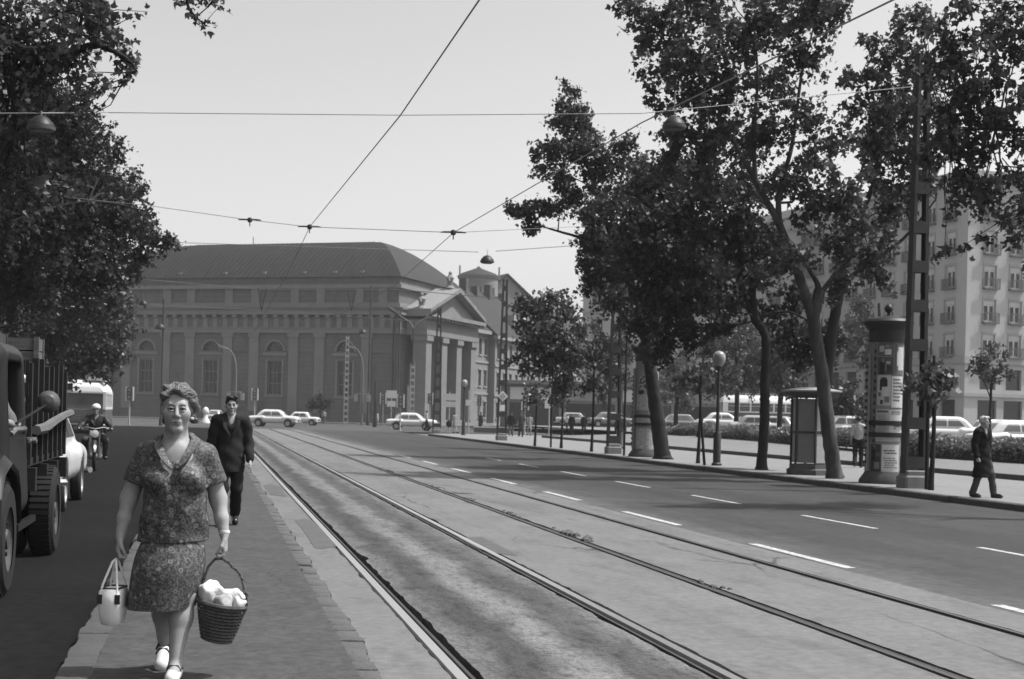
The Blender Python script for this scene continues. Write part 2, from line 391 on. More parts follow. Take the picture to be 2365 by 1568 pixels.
m_paint = mat('road_paint', .42, .8, .2, 5, fine=.2); add_stains(m_paint, 12, .48, .62, .45, (1, 1, 1), 8)
m_dark = mat('dark_gap', .02, .95)

struct('ground', MB().box((-1500, -1500, -.4), (1500, 1500, -.15)), m_soil)
def sheet(name, pts, z, m, t=.14): return struct(name, MB().ext(pts, z - t, z, 'xy'), m)
road = sheet('road', [(6.78, -25), (15.15, -25), (15.15, 118), (6.78, 118)], 0, m_asph)
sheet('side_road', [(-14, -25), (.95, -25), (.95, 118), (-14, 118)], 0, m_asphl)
crossing = sheet('road_crossing', [(-90, 118), (120, 118), (120, 171), (30, 176), (-90, 228)], 0, m_cross)
def church_xy(a, b): return (23.53 + .5135 * a - .858 * b, 184.1 + .858 * a + .5135 * b)
pv = [(-8, 64), (-8, -7), (16, -7), (90, -7), (90, -4), (30, 64)]
sheet('church_pavement', [church_xy(a, b) for a, b in pv], .13, m_walk)
sheet('left_pavement', [(-24, -25), (-14, -25), (-14, 100), (-24, 100)], .12, m_walk)

# right pavement with its rounded corner, lawn and square beyond it
wk = [(15.42, -25)] + [(15.42, 100)] + [(15.42 + 6 * (1 - math.cos(a)), 100 + 6 * math.sin(a)) for a in [R_(15 * k) for k in range(1, 7)]] + [(60, 108), (60, -25)]
sheet('pavement', wk, .12, m_walk)
def sst(a, b, v): v = min(1, max(0, (v - a) / (b - a))); return v * v * (3 - 2 * v)
def zs(X, Y): return .26 + .33 * sst(52, 78, Y) + .5 * sst(80, 130, Y) * sst(40, 54, X)
def terrain(name, xs, yy, f, m):
    mb = MB(); n = len(xs)
    vs = [(x, y, f(x, y)) for y in yy for x in xs]; fs = [(j * n + i, j * n + i + 1, (j + 1) * n + i + 1, (j + 1) * n + i) for j in range(len(yy) - 1) for i in range(n - 1)]
    o = mb.add(vs, fs).build(name, m, None, True); o['kind'] = 'structure'; return o
terrain('lawn', [22.45, 24, 26, 28, 30.6], list(range(-25, 96, 3)), lambda x, y: .24 + (zs(30, y) - .24) * (x - 22.45) / 8.1, m_lawn)
struct('lawn_border', MB().box((22.2, -25, .02), (22.449, 95, .27)), m_kerbr)
terrain('car_park', [30.6, 34, 38, 42, 46, 50, 54, 60, 80, 130], list(range(-25, 171, 3)), zs, mat('car_park_asphalt', .17, .9, .15, .3))

# kerb of the right pavement: one stone after the other
kb = MB().bbox((0, 0, -.1), (.27, 1.19, .135), .02).mesh('kerb_stone')
y = -4.
pavement = bpy.data.objects['pavement']
while y < 100:
    o = link('kerb_stone', kb, m_kerbr, pavement, (15.15, y + .005, random.uniform(-.004, .004))); y += 1.2
sheet('kerb_return', [(15.15, 100.2)] + [(15.15 + 6.3 * (1 - math.cos(a)), 100.2 + 6.3 * math.sin(a)) for a in [R_(15 * k) for k in range(1, 7)]] + [(60, 106.5), (60, 106.8)] + [(15.42 + 6 * (1 - math.cos(a)), 100.2 + 6 * math.sin(a)) for a in [R_(15 * k) for k in range(6, -1, -1)]], .13, m_kerbr)

# lane dashes
for X, w, Ys in ((6.95, .13, [(8.7 + 5.9 * k, 11.6 + 5.9 * k) for k in range(8)]), (10.0, .10, [(14.4 + 5.76 * k, 17.15 + 5.76 * k) for k in range(7)])):
    for a, b in Ys:
        pts = [(X - w / 2 + random.uniform(-.006, .006), a + (b - a) * t) for t in (0, .3, .6, 1)] + [(X + w / 2 + random.uniform(-.006, .006), a + (b - a) * t) for t in (1, .6, .3, 0)]
        MB().ext(pts, .0, .004, 'xy').build('lane_dash', m_paint, road)

# tram bed strips with ragged edges; the rails lie in open slots between them
RX = [1.55, 3.19, 4.69, 6.15]
def ys_list():
    ys = [-25., 0]; y = 5.
    while y < 118:
        ys.append(y); y += .09 if y < 16 else .16 if y < 30 else .5 if y < 60 else 4
    return ys + [118.]
YS = ys_list()
def ragged(n, amp):
    a = rng.normal(0, 1, n); a = np.convolve(a, [.1, .2, .4, .2, .1], 'same') * amp
    for k in range(n // 14):
        i = rng.integers(0, n - 9); j = rng.integers(3, 9); a[i:i + j] += amp * rng.uniform(.4, 1.2) * np.sin(np.linspace(.2, 2.9, j))
    return np.abs(a)
def strip(name, x0, x1, m, a0, a1, parent=None, z=0.):
    n = len(YS); l = x0 + ragged(n, a0); r = x1 - ragged(n, a1)
    mb = MB(); vs = []; fs = []
    for i, y in enumerate(YS): vs += [(l[i], y, z - .13), (l[i], y, z), (r[i], y, z), (r[i], y, z - .13)]
    for i in range(n - 1):
        for j in range(3): fs.append((4 * i + j, 4 * i + j + 1, 4 * i + 5 + j, 4 * i + 4 + j))
    mb.add(vs, fs); o = mb.build(name, m, parent)
    if not parent: o['kind'] = 'structure'
    return o
sw = [.085, .105, .085, .072]
bed = strip('tram_bed', RX[1] + sw[1], RX[2] - sw[2], m_bed, .02, .012)
strip('bed_strip', .93, RX[0] - .082, m_bed, 0, .014, bed)
strip('bed_strip', RX[0] + .105, RX[1] - .105, m_bedd, .018, .018, bed)
strip('bed_strip', RX[2] + sw[2], RX[3] - sw[3], m_bed, .012, .012, bed)
strip('bed_strip', RX[3] + sw[3], 6.80, m_bed, .012, .01, bed, .003)
m_rail = mat('rail_polished_steel', .62, .32, .1, 5, metal=.85, stretch=(1, .05, 1)); m_raild = mat('rail_dull_steel', .09, .55, .25, 3, metal=.5, stretch=(1, .1, 1))
m_flange = mat('rail_rust', .045, .8, .3, 4)
def bend(X, y0=118., n=16):
    pts = [(X, -25.), (X, y0)]; Rr = 70 - X
    for k in range(1, n): a = R_(4.5 * k); pts.append((X - Rr * (1 - math.cos(a)), y0 + Rr * math.sin(a)))
    return pts
names = ['bright tram rail nearest the paved island', 'bright tram rail on the far side of the oily strip', 'dull tram rail, third counting from the paved island', 'dull tram rail closest to the dashed lane line']
for i, X in enumerate(RX):
    side = 1 if i % 2 == 0 else -1; mb = MB(); near = i < 2; hw = .034 if near else .026
    p = bend(X - side * .028); mb2 = MB()
    def rail(mb, off, w, z0, z1):
        L = bend(X + off); vs = []; fs = []
        for j, (x, yy) in enumerate(L): vs += [(x - w, yy, z0), (x - w, yy, z1), (x + w, yy, z1), (x + w, yy, z0)]
        for j in range(len(L) - 1):
            for q in range(3): fs.append((4 * j + q, 4 * j + q + 1, 4 * j + 5 + q, 4 * j + 4 + q))
        mb.add(vs, fs)
    root = thing('tram_rail', names[i], 'rail', (0, 0, 0), 0, 'tram rails'); rail(mb, -side * .028, hw, -.1, .006); mb.build('rail_head', m_rail if near else m_raild, root)
    rail(mb2, side * .05, .012, -.1, -.006); mb2.build('guard_lip', m_flange, root)
    mb3 = MB(); rail(mb3, 0, .06, -.12, -.055); mb3.build('rail_web', m_flange, root)

# repair patches
m_patch = mat('repair_patch', .085, .9, .2, 2, bump=.3, bscale=70, fine=.2)
for pts, m in (([tuple(gr(x, y).xy) for x, y in ((1060, 1243), (1112, 1240), (1150, 1258), (1196, 1284), (1150, 1279), (1105, 1268))], m_patch), ([tuple(gr(x, y).xy) for x, y in ((681, 1202), (700, 1198), (722, 1203), (752, 1232), (783, 1261), (745, 1268), (727, 1266), (705, 1232))], m_patch), ([(1.12, 27), (1.4, 26.5), (1.42, 30), (1.3, 31), (1.1, 30.2)], m_patch)):
    sheet('asphalt_patch', pts, .004, m, .003)
# loose clods of dirt along the third rail
m_clod = mat('dirt_clod', .09, .95, .3, 10)
cl = MB()
for y0, n, sp in ((18.6, 16, .55), (22.6, 10, .5), (26.5, 8, .3), (13, 6, .3), (31, 9, .6), (39, 9, .8)):
    for k in range(n):
        x = RX[2] + .06 + rng.uniform(-.02, .1); yy = y0 + rng.normal(0, sp); r = rng.uniform(.02, .085) if y0 == 18.6 else rng.uniform(.015, .045)
        cl.lathe([(.02 * r, 0), (r, .0), (r * .8, r * .5), (r * .1, r * .85)], 6, (x, yy, -.002))
tag(cl.build('dirt_clods', m_clod), 'loose lumps of dirt beside the third tram rail', 'dirt', kind='stuff')

# tram island the people walk on
plat = struct('tram_island', MB().ext([(-.62, -8), (.86, -8), (.86, 41), (.7, 44), (-.5, 44), (-.62, 41)], -.1, .10, 'xy'), m_plat)
def worn_stone(w, L, h, e):
    """kerb stone with chipped, uneven outline and rounded top edges"""
    n = 5; base = [(0, L * k / n) for k in range(n + 1)][::-1] + [(w * k / 2, 0) for k in range(1, 3)] + [(w, L * k / n) for k in range(1, n + 1)] + [(w / 2, L)]
    q = [(x + random.uniform(-e, e), y + random.uniform(-e, e) * .7) for x, y in base]; cx, cy = w / 2, L / 2
    ring = lambda f, z, j: [(cx + (x - cx) * f, cy + (y - cy) * (1 - (1 - f) * w / L), z + random.uniform(-j, j)) for x, y in q]
    return MB().loft([ring(1, -h, 0), ring(1, -.02, .003), ring(.93, -.004, .003), ring(.8, 0, .002)])
y = -2.
while y < 41:
    L = random.uniform(.45, 1.05); w = random.uniform(.17, .225)
    worn_stone(w, L - .014, .2, .012).build('kerb_stone', m_kerb, plat, True, (-.615 - w, y, .108 + random.uniform(-.014, .004)), 50).rotation_euler = (random.uniform(-.008, .008), random.uniform(-.02, .02), random.uniform(-.015, .015)); y += L
y = 5.
while y < 40:
    L = random.uniform(.2, .5) * (1 if y < 20 else 1.5); w = random.uniform(.14, .185)
    worn_stone(w, L - .006, .1, .012).build('kerb_sett', m_setts, plat, True, (.852 + random.uniform(-.012, .008), y, .09 + random.uniform(-.012, .006)), 50).rotation_euler = (random.uniform(-.015, .015), random.uniform(.0, .08), random.uniform(-.03, .03)); y += L

# ================================================================== CHURCH
m_church = mat('church_plaster', .13, .9, .14, .35, fine=.08); add_stains(m_church, .5, .5, .72, .72, (1, 1, .4))
nt = m_church.node_tree; l = base_link(m_church); src, dst = l.from_socket, l.to_socket
tc = nt.nodes.new('ShaderNodeTexCoord'); sp = nt.nodes.new('ShaderNodeSeparateXYZ'); nt.links.new(tc.outputs['Object'], sp.inputs[0])
a_ = nt.nodes.new('ShaderNodeMath'); a_.operation = 'FLOORED_MODULO'; a_.inputs[1].default_value = .62; nt.links.new(sp.outputs[2], a_.inputs[0])
b_ = nt.nodes.new('ShaderNodeMapRange'); b_.inputs[1].default_value = .05; b_.inputs[2].default_value = .09; b_.inputs[3].default_value = .8; b_.inputs[4].default_value = 1; nt.links.new(a_.outputs[0], b_.inputs[0])
c__ = nt.nodes.new('ShaderNodeMath'); c__.operation = 'MULTIPLY'; nt.links.new(src, c__.inputs[0]); nt.links.new(b_.outputs[0], c__.inputs[1]); nt.links.new(c__.outputs[0], dst)
m_chlight = mat('church_trim', .19, .9, .12, .5, fine=.06)
m_chroof = mat('church_roof_sheet', .012, .6, .18, .4, metal=.0, fine=.08); add_stains(m_chroof, .9, .45, .7, .7, (1, 1, .2))
m_glassd = mat('dark_window_glass', .03, .15, .2, 1, spec=.6)
m_frame = mat('window_frame_grey', .16, .7)
ch = thing('church', 'long plastered church with big hipped roof, lunette windows and columned portico', 'church', (23.53, 184.1, 0), R_(59.1))
CL, CW = 46.5, 22.7
sideM = Matrix(((0, 1, 0, 0), (-1, 0, 0, CL), (0, 0, 1, 0), (0, 0, 0, 1)))
win_y = [37.9, 27.7, 17.9, 7.5]
ops = [(CL - v - 1.05, 3.6, CL - v + 1.05, 8.1) for v in win_y]; ar = [(CL - v, 9.45, 1.25) for v in win_y]
w = MB(sideM); facade(w, CL, 19.2, ops, .45, ar)
w.M = None
w.add([(0, 0, 0), (CW, 0, 0), (CW, 0, 19.2), (0, 0, 19.2), (CW, CL, 0), (CW, CL, 19.2), (0, CL, 0), (0, CL, 19.2)], [(1, 4, 5, 2), (4, 6, 7, 5)])
fops = [(9.7, .2, 13.0, 7.2), (4.9, .2, 6.6, 5.6), (16.1, .2, 17.8, 5.6)]
facade(w, CW, 19.2, fops, .5, [(11.35, 8.3, 2.0)])
w.build('wall', m_church, ch)
for i, v in enumerate(win_y):
    wn = MB().box((.42, v - 1.05, 3.6), (.45, v + 1.05, 8.1)).build('window', m_glassd, ch)
    fr = MB()
    for q in (-1.0, -.34, .34, 1.0): fr.box((.33, v + q - .05, 3.6), (.41, v + q + .05, 8.1))
    for z in (3.65, 5.1, 6.6, 8.05): fr.box((.34, v - 1.05, z - .05), (.405, v + 1.05, z + .05))
    fr.build('frame', m_frame, wn)
    lu = MB(); poly = [(v + 1.25 * math.cos(math.pi * k / 12), 9.45 + 1.25 * math.sin(math.pi * k / 12)) for k in range(13)]
    lun = lu.ext(poly, .42, .45, 'yz').build('lunette', m_glassd, ch)
    fr = MB()
    for k in range(1, 6):
        a = math.pi * k / 6; fr.tube([(.38, v, 9.5), (.38, v + 1.22 * math.cos(a), 9.45 + 1.22 * math.sin(a))], .035, 4)
    fr.build('frame', m_frame, lun)
    sr = MB()
    for k in range(12):
        a, b = math.pi * k / 12, math.pi * (k + 1) / 12
        sr.loft([[(-.12, v + r * math.cos(t), 9.45 + r * math.sin(t)) for r, t in ((1.3, a), (1.55, a), (1.55, b), (1.3, b))], [(.0, v + r * math.cos(t), 9.45 + r * math.sin(t)) for r, t in ((1.3, a), (1.55, a), (1.55, b), (1.3, b))]])
    sr.box((-.1, v - 1.8, 8.85), (0, v + 1.8, 9.25)); sr.box((-.09, v - 1.35, 3.35), (0, v - 1.1, 8.3)); sr.box((-.09, v + 1.1, 3.35), (0, v + 1.35, 8.3)); sr.box((-.16, v - 1.45, 3.3), (0, v + 1.45, 3.55))
    sr.build('window_surround', m_chlight, ch)
for v in (4.4, 11.2, 15.05, 21.0, 25.0, 30.9, 34.7, 41.0, 44.9):
    MB().box((-.3, v - .68, 0), (0, v + .68, 11.3)).box((-.42, v - .85, 11.3), (0, v + .85, 11.85)).box((-.4, v - .8, 0), (0, v + .8, 1.4)).build('pilaster', m_chlight, ch)
for a, b in ((11.9, 14.35), (21.7, 24.3), (31.6, 34.0), (.3, 3.6)):
    MB().box((-.1, a, 1.6), (-.0, b, 8.7)).box((-.1, a, 9.3), (0, b, 11.2)).build('wall_panel', m_church, ch)
def band(name, z0, z1, o, m):
    return MB().box((-o, -o, z0), (CW + o, 0, z1)).box((-o, .0, z0), (0, CL + o, z1)).build(name, m, ch)
band('plinth', 0, 1.35, .42, m_church); band('architrave', 11.86, 12.45, .34, m_chlight); band('string_course', 12.46, 12.6, .42, m_chlight)
band('frieze', 12.61, 13.9, .26, m_church); band('cornice', 14.3, 14.95, .75, m_chlight); band('cornice_cap', 14.96, 15.25, .95, m_church)
band('attic_base', 15.26, 15.9, .3, m_chlight); band('attic_cornice', 17.8, 18.3, .5, m_chlight); band('parapet', 18.31, 19.25, .15, m_church)
v = .6
while v < CL:
    MB().box((-.68, v - .3, 13.92), (0, v + .3, 14.29)).build('mutule', m_chlight, ch)
    MB().box((-.36, v - .35, 12.62), (-.262, v + .35, 13.86)).build('triglyph', m_chlight, ch); v += 1.55
for v in (2.2, 5.6, 11.2, 15.05, 21.0, 25.0, 30.9, 34.7, 41.0): MB().box((-.22, v - .6, 15.9), (0, v + .6, 17.8)).build('attic_pilaster', m_chlight, ch)
# roof: bellied hips, standing seams
rings = []
for k in range(9):
    f = k / 8; z = 19.26 + 6.0 * (1 - (1 - f) ** 1.55); e = -.5 * (1 - f)
    x0, x1, y0, y1 = e + f * (CW / 2 - .3), CW - e - f * (CW / 2 - .3), e + f * 8.0, CL - e - f * 9.5
    rings.append([(x0, y0, z), (x1, y0, z), (x1, y1, z), (x0, y1, z)])
roof = MB().loft(rings).build('roof', m_chroof, ch)
sm = MB()
v = 1.2
while v < CL - 1:
    pts = []
    for k in range(9):
        r = rings[k]; y0, y1 = r[0][1], r[3][1]
        if y0 <= v <= y1: pts.append((r[0][0] - .03, v, r[0][2] + .03))
    if len(pts) > 1: sm.tube(pts, .05, 4)
    v += .75
sm.build('roof_seams', m_chroof, roof)
for v in (5.5, 9.5, 14, 20, 26, 33):
    MB().box((.2, v - .25, 19.6), (1.1, v + .25, 20.15)).build('roof_vent', m_chlight, roof)
MB().tube([(CW / 2, 28, 25.2), (CW / 2, 28, 26.4)], .05, 5).build('roof_finial', m_chroof, roof)
# portico on the front
po = MB()
for x in (1.6, 2.0): pass
colx = [3.0, 8.6, 14.1, 19.7]
for x in colx:
    MB().box((x - 1.15, -3.35, .1), (x + 1.15, -1.05, .75)).box((x - .95, -3.15, .751), (x + .95, -1.25, 10.9)).box((x - 1.02, -3.22, 10.901), (x + 1.02, -1.18, 11.1)).box((x - 1.15, -3.35, 11.101), (x + 1.15, -1.05, 11.85)).build('column', m_chlight, ch)
MB().box((1.6, -3.4, 11.86), (21.1, -.45, 12.5)).box((1.7, -3.3, 12.51), (21.0, -.45, 13.9)).box((.9, -4.2, 14.25), (21.8, -.45, 14.75)).build('portico_entablature', m_chlight, ch)
x = 1.5
while x < 21.4:
    MB().box((x - .25, -4.0, 13.92), (x + .25, -3.3, 14.24)).build('mutule', m_chlight, ch); x += 1.1
MB().ext([(2.2, 14.76), (20.5, 14.76), (11.35, 17.9)], -3.2, -.45).build('pediment', m_chlight, ch)
MB().loft([[(.9, -4.2, 14.77), (.9, -4.2, 15.2), (.9, -.45, 15.2), (.9, -.45, 14.77)], [(11.35, -4.2, 18.2), (11.35, -4.2, 18.75), (11.35, -.45, 18.75), (11.35, -.45, 18.2)], [(21.8, -4.2, 14.77), (21.8, -4.2, 15.2), (21.8, -.45, 15.2), (21.8, -.45, 14.77)]]).build('raking_cornice', m_chlight, ch)
MB().box((9.7, .42, .2), (13.0, .48, 7.2)).build('door', mat('church_door', .05, .6), ch)
for a in (4.9, 16.1): MB().box((a, .42, .2), (a + 1.7, .48, 5.6)).build('door', MATS['church_door'], ch)
MB().ext([(11.35 + 2 * math.cos(math.pi * k / 12), 8.3 + 2 * math.sin(math.pi * k / 12)) for k in range(13)], .42, .48).build('lunette', m_glassd, ch)
MB().box((9.0, -.5, 7.3), (13.7, 0, 7.7)).build('door_hood', m_chlight, ch)
for k in range(3): MB().box((1.2 - .4 * k, -4.2 - .4 * k, 0), (21.5 + .4 * k, -.45, .45 - .15 * k)).build('step', m_chlight, ch)
for x, z, hh, lab in ((1.5, 15.2, 2.1, 'small'), (11.35, 18.75, 2.4, 'ridge'), (21.3, 15.2, 2.0, 'far')):
    MB().lathe([(.7, 0), (.6, .25), (.35, .4), (.42, hh * .45), (.55, hh * .6), (.3, hh * .75), (.2, hh * .8), (.26, hh * .9), (.05, hh)], 10, (x, -2.6, z)).tube([(x - .4, -2.6, z + hh * .62), (x - .75, -2.8, z + hh * .4)], .12, 6).build('acroterion', m_chlight, ch, True)
# drain pipes
for v in (.35, 42.9): MB().tube([(-.55, v, 0), (-.55, v, 14.2)], .14, 6).build('drain_pipe', mat('pipe_dark', .04), ch)

# ================================================================== HOUSES BESIDE AND BEHIND
m_h1 = mat('house_plaster', .19, .9, .12, .4, fine=.06); m_h1t = mat('house_trim', .24, .9); m_tiles = mat('roof_tiles_dark', .028, .85, .2, .8, fine=.15)
def house(name, label, origin, rz, W, D, H, floors, nx, roofh, mw, mt, mr, ww=1.1, wh=1.9, eave=.4, hip=0., x_off=0., sills=True, balc=False, roofshape='gable', right=0):
    t = thing(name, label, 'building', origin, rz)
    ops = []; bay = W / nx; fh = H / floors
    for f in range(floors):
        for i in range(nx): cx = bay * (i + .5); z = fh * f + fh * .24; ops.append((cx - ww / 2, z, cx + ww / 2, z + wh * (1 if f else 1.1)))
    w = MB(); facade(w, W, H, ops, .3)
    w.add([(0, 0, 0), (0, D, 0), (0, D, H), (0, 0, H), (W, 0, 0), (W, D, 0), (W, D, H), (W, 0, H)], [(0, 1, 2, 3), (1, 5, 6, 2), (3, 2, 6, 7)])
    if right:
        w.M = Matrix(((0, -1, 0, W), (1, 0, 0, 0), (0, 0, 1, 0), (0, 0, 0, 1))); nb = right; o2 = []
        for f in range(floors):
            for i in range(nb): cx = D / nb * (i + .5); z = fh * f + fh * .24; o2.append((cx - ww / 2, z, cx + ww / 2, z + wh))
        facade(w, D, H, o2, .3); w.M = None
    else: w.add([(W, 0, 0), (W, D, 0), (W, D, H), (W, 0, H)], [(0, 1, 2, 3)])
    w.build('wall', mw, t)
    gm = MB().box((-ww / 2, .26, 0), (ww / 2, .29, wh)).mesh('window'); fm = MB()
    for q in (-ww / 2 + .05, 0, ww / 2 - .05): fm.box((q - .05, .18, 0), (q + .05, .25, wh))
    for q in (.05, wh * .66, wh - .05): fm.box((-ww / 2, .19, q - .05), (ww / 2, .255, q + .05))
    fm = fm.mesh('frame'); sm_ = MB().box((-ww / 2 - .15, -.14, -.2), (ww / 2 + .15, .1, -.02)).box((-ww / 2 - .15, -.1, wh + .02), (ww / 2 + .15, 0, wh + .22)).mesh('sill')
    bl = MB()
    if balc:
        bl.box((-ww / 2 - .15, -.5, -.16), (ww / 2 + .15, 0, -.04)).box((-ww / 2 - .15, -.5, .85), (ww / 2 + .15, -.45, .92))
        for k in range(9): bl.box((-ww / 2 - .12 + k * (ww + .2) / 8, -.5, -.04), (-ww / 2 - .08 + k * (ww + .2) / 8, -.46, .86))
        for sx in (-1, 1):
            for k in range(3): bl.box((sx * (ww / 2 + .13) - .02, -.45 + k * .17, -.04), (sx * (ww / 2 + .13) + .02, -.41 + k * .17, .9))
    bl = bl.mesh('balcony') if balc else None
    for x0, z0, x1, z1 in ops:
        wn = link('window', gm, m_glassd, t, ((x0 + x1) / 2, 0, z0)); link('frame', fm, mat('frame_far', .16), wn)
        if sills: link('sill', sm_, mt, t, ((x0 + x1) / 2, 0, z0))
        if bl and z0 > fh: link('balcony', bl, m_frame, wn)
    if right:
        for x0, z0, x1, z1 in o2:
            wn = link('window', gm, m_glassd, t, (W, (x0 + x1) / 2, z0), R_(90)); link('frame', fm, MATS['frame_far'], wn)
            if bl and z0 > fh: link('balcony', bl, m_frame, wn)
    MB().box((-eave, -eave, H - .5), (W + eave, 0, H)).build('cornice', mt, t)
    for f in range(1, floors): MB().box((-.05, -.14, fh * f - .15), (W + .05, 0, fh * f + .12)).build('string_course', mt, t)
    if roofh:
        e = eave
        if roofshape == 'gable': MB().loft([[(-e, -e, H + .01), (-e, D / 2, H + roofh), (-e, D + e, H + .01)], [(W + e, -e, H + .01), (W + e, D / 2, H + roofh), (W + e, D + e, H + .01)]]).build('roof', mr, t)
        else: MB().loft([[(-e, -e, H + .01), (W + e, -e, H + .01), (W + e, D + e, H + .01), (-e, D + e, H + .01)], [(hip, D / 2 - .2, H + roofh), (W - hip, D / 2 - .2, H + roofh), (W - hip, D / 2 + .2, H + roofh), (hip, D / 2 + .2, H + roofh)]]).build('roof', mr, t)
    return t
fx = lambda a, b: (*church_xy(a, b), 0)
h1 = house('town_house', 'narrow grey plastered house joined to the church portico side', fx(CW + .6, -.6), R_(59.1), 9.6, 14, 14.2, 3, 4, 5.5, m_h1, m_h1t, m_tiles, 1.2, 2.4, .7)
h2 = house('town_house', 'long grey three storey house with tall steep tiled roof, right of the church', fx(CW + 10.4, -1.6), R_(59.1), 62, 16, 13.6, 3, 21, 8.0, m_h1, m_h1t, m_tiles, 1.15, 2.4, .7)
for i, x in enumerate((4, 9, 15, 22)):
    MB().box((x, 6.5, 19), (x + 1.1, 7.6, 22.8 - (i % 2) * .8)).build('chimney', mat('chimney_soot', .07, .9), h2)
for x in (12, 21): MB().box((x, 1.2, 16), (x + 1.2, 3.0, 17.6)).build('dormer', m_h1t, h2)
for x in (2.5, 4.6, 6.2): MB().box((x, 6.0, 19.2), (x + 1.0, 7.0, 21.2)).build('chimney', mat('chimney_soot', .07, .9), h1)
# drum with low conical cap behind
dpos = at(1097, 975, 262); dpos.z = -1.2
dr = thing('drum_tower', 'round drum shaped tower with low conical cap above the roofs', 'tower', dpos)
MB().lathe([(9.5, 0), (9.5, 19), (9.0, 19.2), (8.7, 20)], 40).build('lower_drum', m_h1, dr, True)
MB().lathe([(3.7, 20.05), (3.7, 21.2), (3.6, 21.3), (3.6, 27.6), (3.85, 27.8), (3.85, 28.1)], 40).build('drum_wall', m_h1, dr, True)
MB().lathe([(4.0, 28.12), (3.2, 28.7), (.5, 29.7), (.2, 30.0), (.05, 30.1)], 40).build('cap', m_tiles, dr, True)
for a in (-100, -55, -145):
    x, yv = 3.62 * math.cos(R_(a)), 3.62 * math.sin(R_(a)); MB(Matrix.Translation((x, yv, 0)) @ Matrix.Rotation(R_(a + 90), 4, 'Z')).box((-.55, -.06, 23.6), (.55, .06, 26)).build('window', m_glassd, dr)
for a in (-165, -15): MB().tube([(3.8 * math.cos(R_(a)), 3.8 * math.sin(R_(a)), 27.8), (3.8 * math.cos(R_(a)), 3.8 * math.sin(R_(a)), 30)], .16, 6).build('pinnacle', m_h1t, dr)
gp = at(1163, 975, 268); gp.z = 0
gt = thing('gabled_house', 'plain gabled house end rising behind the tiled roof', 'building', gp, R_(10))
MB().ext([(-7.5, 0), (7.5, 0), (7.5, 21.6), (0, 27.8), (-7.5, 21.6)], 0, 20).build('wall', m_h1, gt)
MB().loft([[(-8, -.4, 21.4), (-8, -.4, 21.8), (0, -.4, 28.3), (8, -.4, 21.8), (8, -.4, 21.4), (0, -.4, 27.85)], [(-8, 20.4, 21.4), (-8, 20.4, 21.8), (0, 20.4, 28.3), (8, 20.4, 21.8), (8, 20.4, 21.4), (0, 20.4, 27.85)]]).build('roof', m_tiles, gt)

# big pale apartment block on the right: corner towards us
m_hot = mat('pale_stone', .37, .9, .1, .25, fine=.05); add_stains(m_hot, .35, .55, .75, .8, (1, 1, .35)); m_hott = mat('pale_stone_trim', .30, .9)
hc = at(2225, 984, 144); hdir = R_(-9.5)      # left face runs away along this heading
ang = math.atan2(math.cos(hdir), math.sin(hdir))   # left face direction as an angle
rightdir = ang - math.pi / 2
hotel = thing('apartment_block', 'large pale stone apartment block with small balconies, corner facing the square', 'building', (hc.x, hc.y, .9), rightdir)
HH, HW, HD, FH = 26.5, 46., 70., 3.5
def hotel_face(M, W, off, nx, bay):
    ops = []
    for f in range(2, 7):
        for i in range(nx): cx = off + i * bay; z = .9 + f * FH; ops.append((cx - .75, z, cx + .75, z + 2.25))
    for i in range(nx): cx = off + i * bay; ops.append((cx - 1.2, .9, cx + 1.2, 3.4)); ops.append((cx - 1.0, 4.5, cx + 1.0, 6.6))
    w = MB(M); facade(w, W, HH, ops, .35); w.build('wall', m_hot, hotel); return ops
eye = Matrix.Identity(4); lm = Matrix(((0, 1, 0, 0), (-1, 0, 0, HD), (0, 0, 1, 0), (0, 0, 0, 1)))
o1 = hotel_face(eye, HW, 2.9, 13, 3.3); o2 = hotel_face(lm, HD, HD - 2.6 - 19 * 3.4, 20, 3.4)
MB().add([(HW, 0, 0), (HW, HD, 0), (HW, HD, HH), (HW, 0, HH), (0, HD, 0), (0, HD, HH), (0, 0, HH)], [(0, 1, 2, 3), (1, 4, 5, 2), (3, 2, 5, 6)]).build('wall', m_hot, hotel)
gm = MB().box((-.75, .3, 0), (.75, .33, 2.25)).mesh('window'); gl = MB().box((-1.2, .3, 0), (1.2, .33, 2.5)).mesh('shop_window'); gl2 = MB().box((-1.0, .3, 0), (1.0, .33, 2.1)).mesh('window')
fm = MB()
for q in (-.68, 0, .68): fm.box((q - .09, .16, 0), (q + .09, .28, 1.8))
for q in (.08, 1.72): fm.box((-.75, .17, q - .08), (.75, .285, q + .08))
fm.box((-.75, .14, 1.82), (.75, .28, 2.25)); fm = fm.mesh('frame')
bal = MB().box((-.95, -.45, -.2), (.95, 0, -.05)).box((-.95, -.45, .85), (.95, -.4, .93))
for k in range(12): bal.box((-.93 + k * .168, -.44, -.05), (-.88 + k * .168, -.41, .86))
for sx in (-.93, .9):
    for k in range(3): bal.box((sx, -.4 + k * .14, -.05), (sx + .03, -.37 + k * .14, .88))
bal = bal.mesh('balcony'); sur = MB().box((-.92, -.08, 2.27), (.92, 0, 2.5)).box((-.92, -.06, 0), (-.77, 0, 2.26)).box((.77, -.06, 0), (.92, 0, 2.26)).mesh('surround')
m_fw = mat('frame_white', .5); m_iron = mat('dark_ironwork', .11, .7)
for ops, M, rz in ((o1, eye, 0), (o2, lm, -math.pi / 2)):
    for x0, z0, x1, z1 in ops:
        cx = (x0 + x1) / 2; p = M @ Vector((cx, 0, z0))
        if z0 < 2: link('shop_window', gl, m_glassd, hotel, p, rz); continue
        if z0 < 5: link('window', gl2, m_glassd, hotel, p, rz); continue
        if rz and p.y > 44: continue
        wn = link('window', gm, m_glassd, hotel, p, rz); link('frame', fm, m_fw, wn); link('surround', sur, m_hott, wn); link('balcony', bal, m_iron, wn)
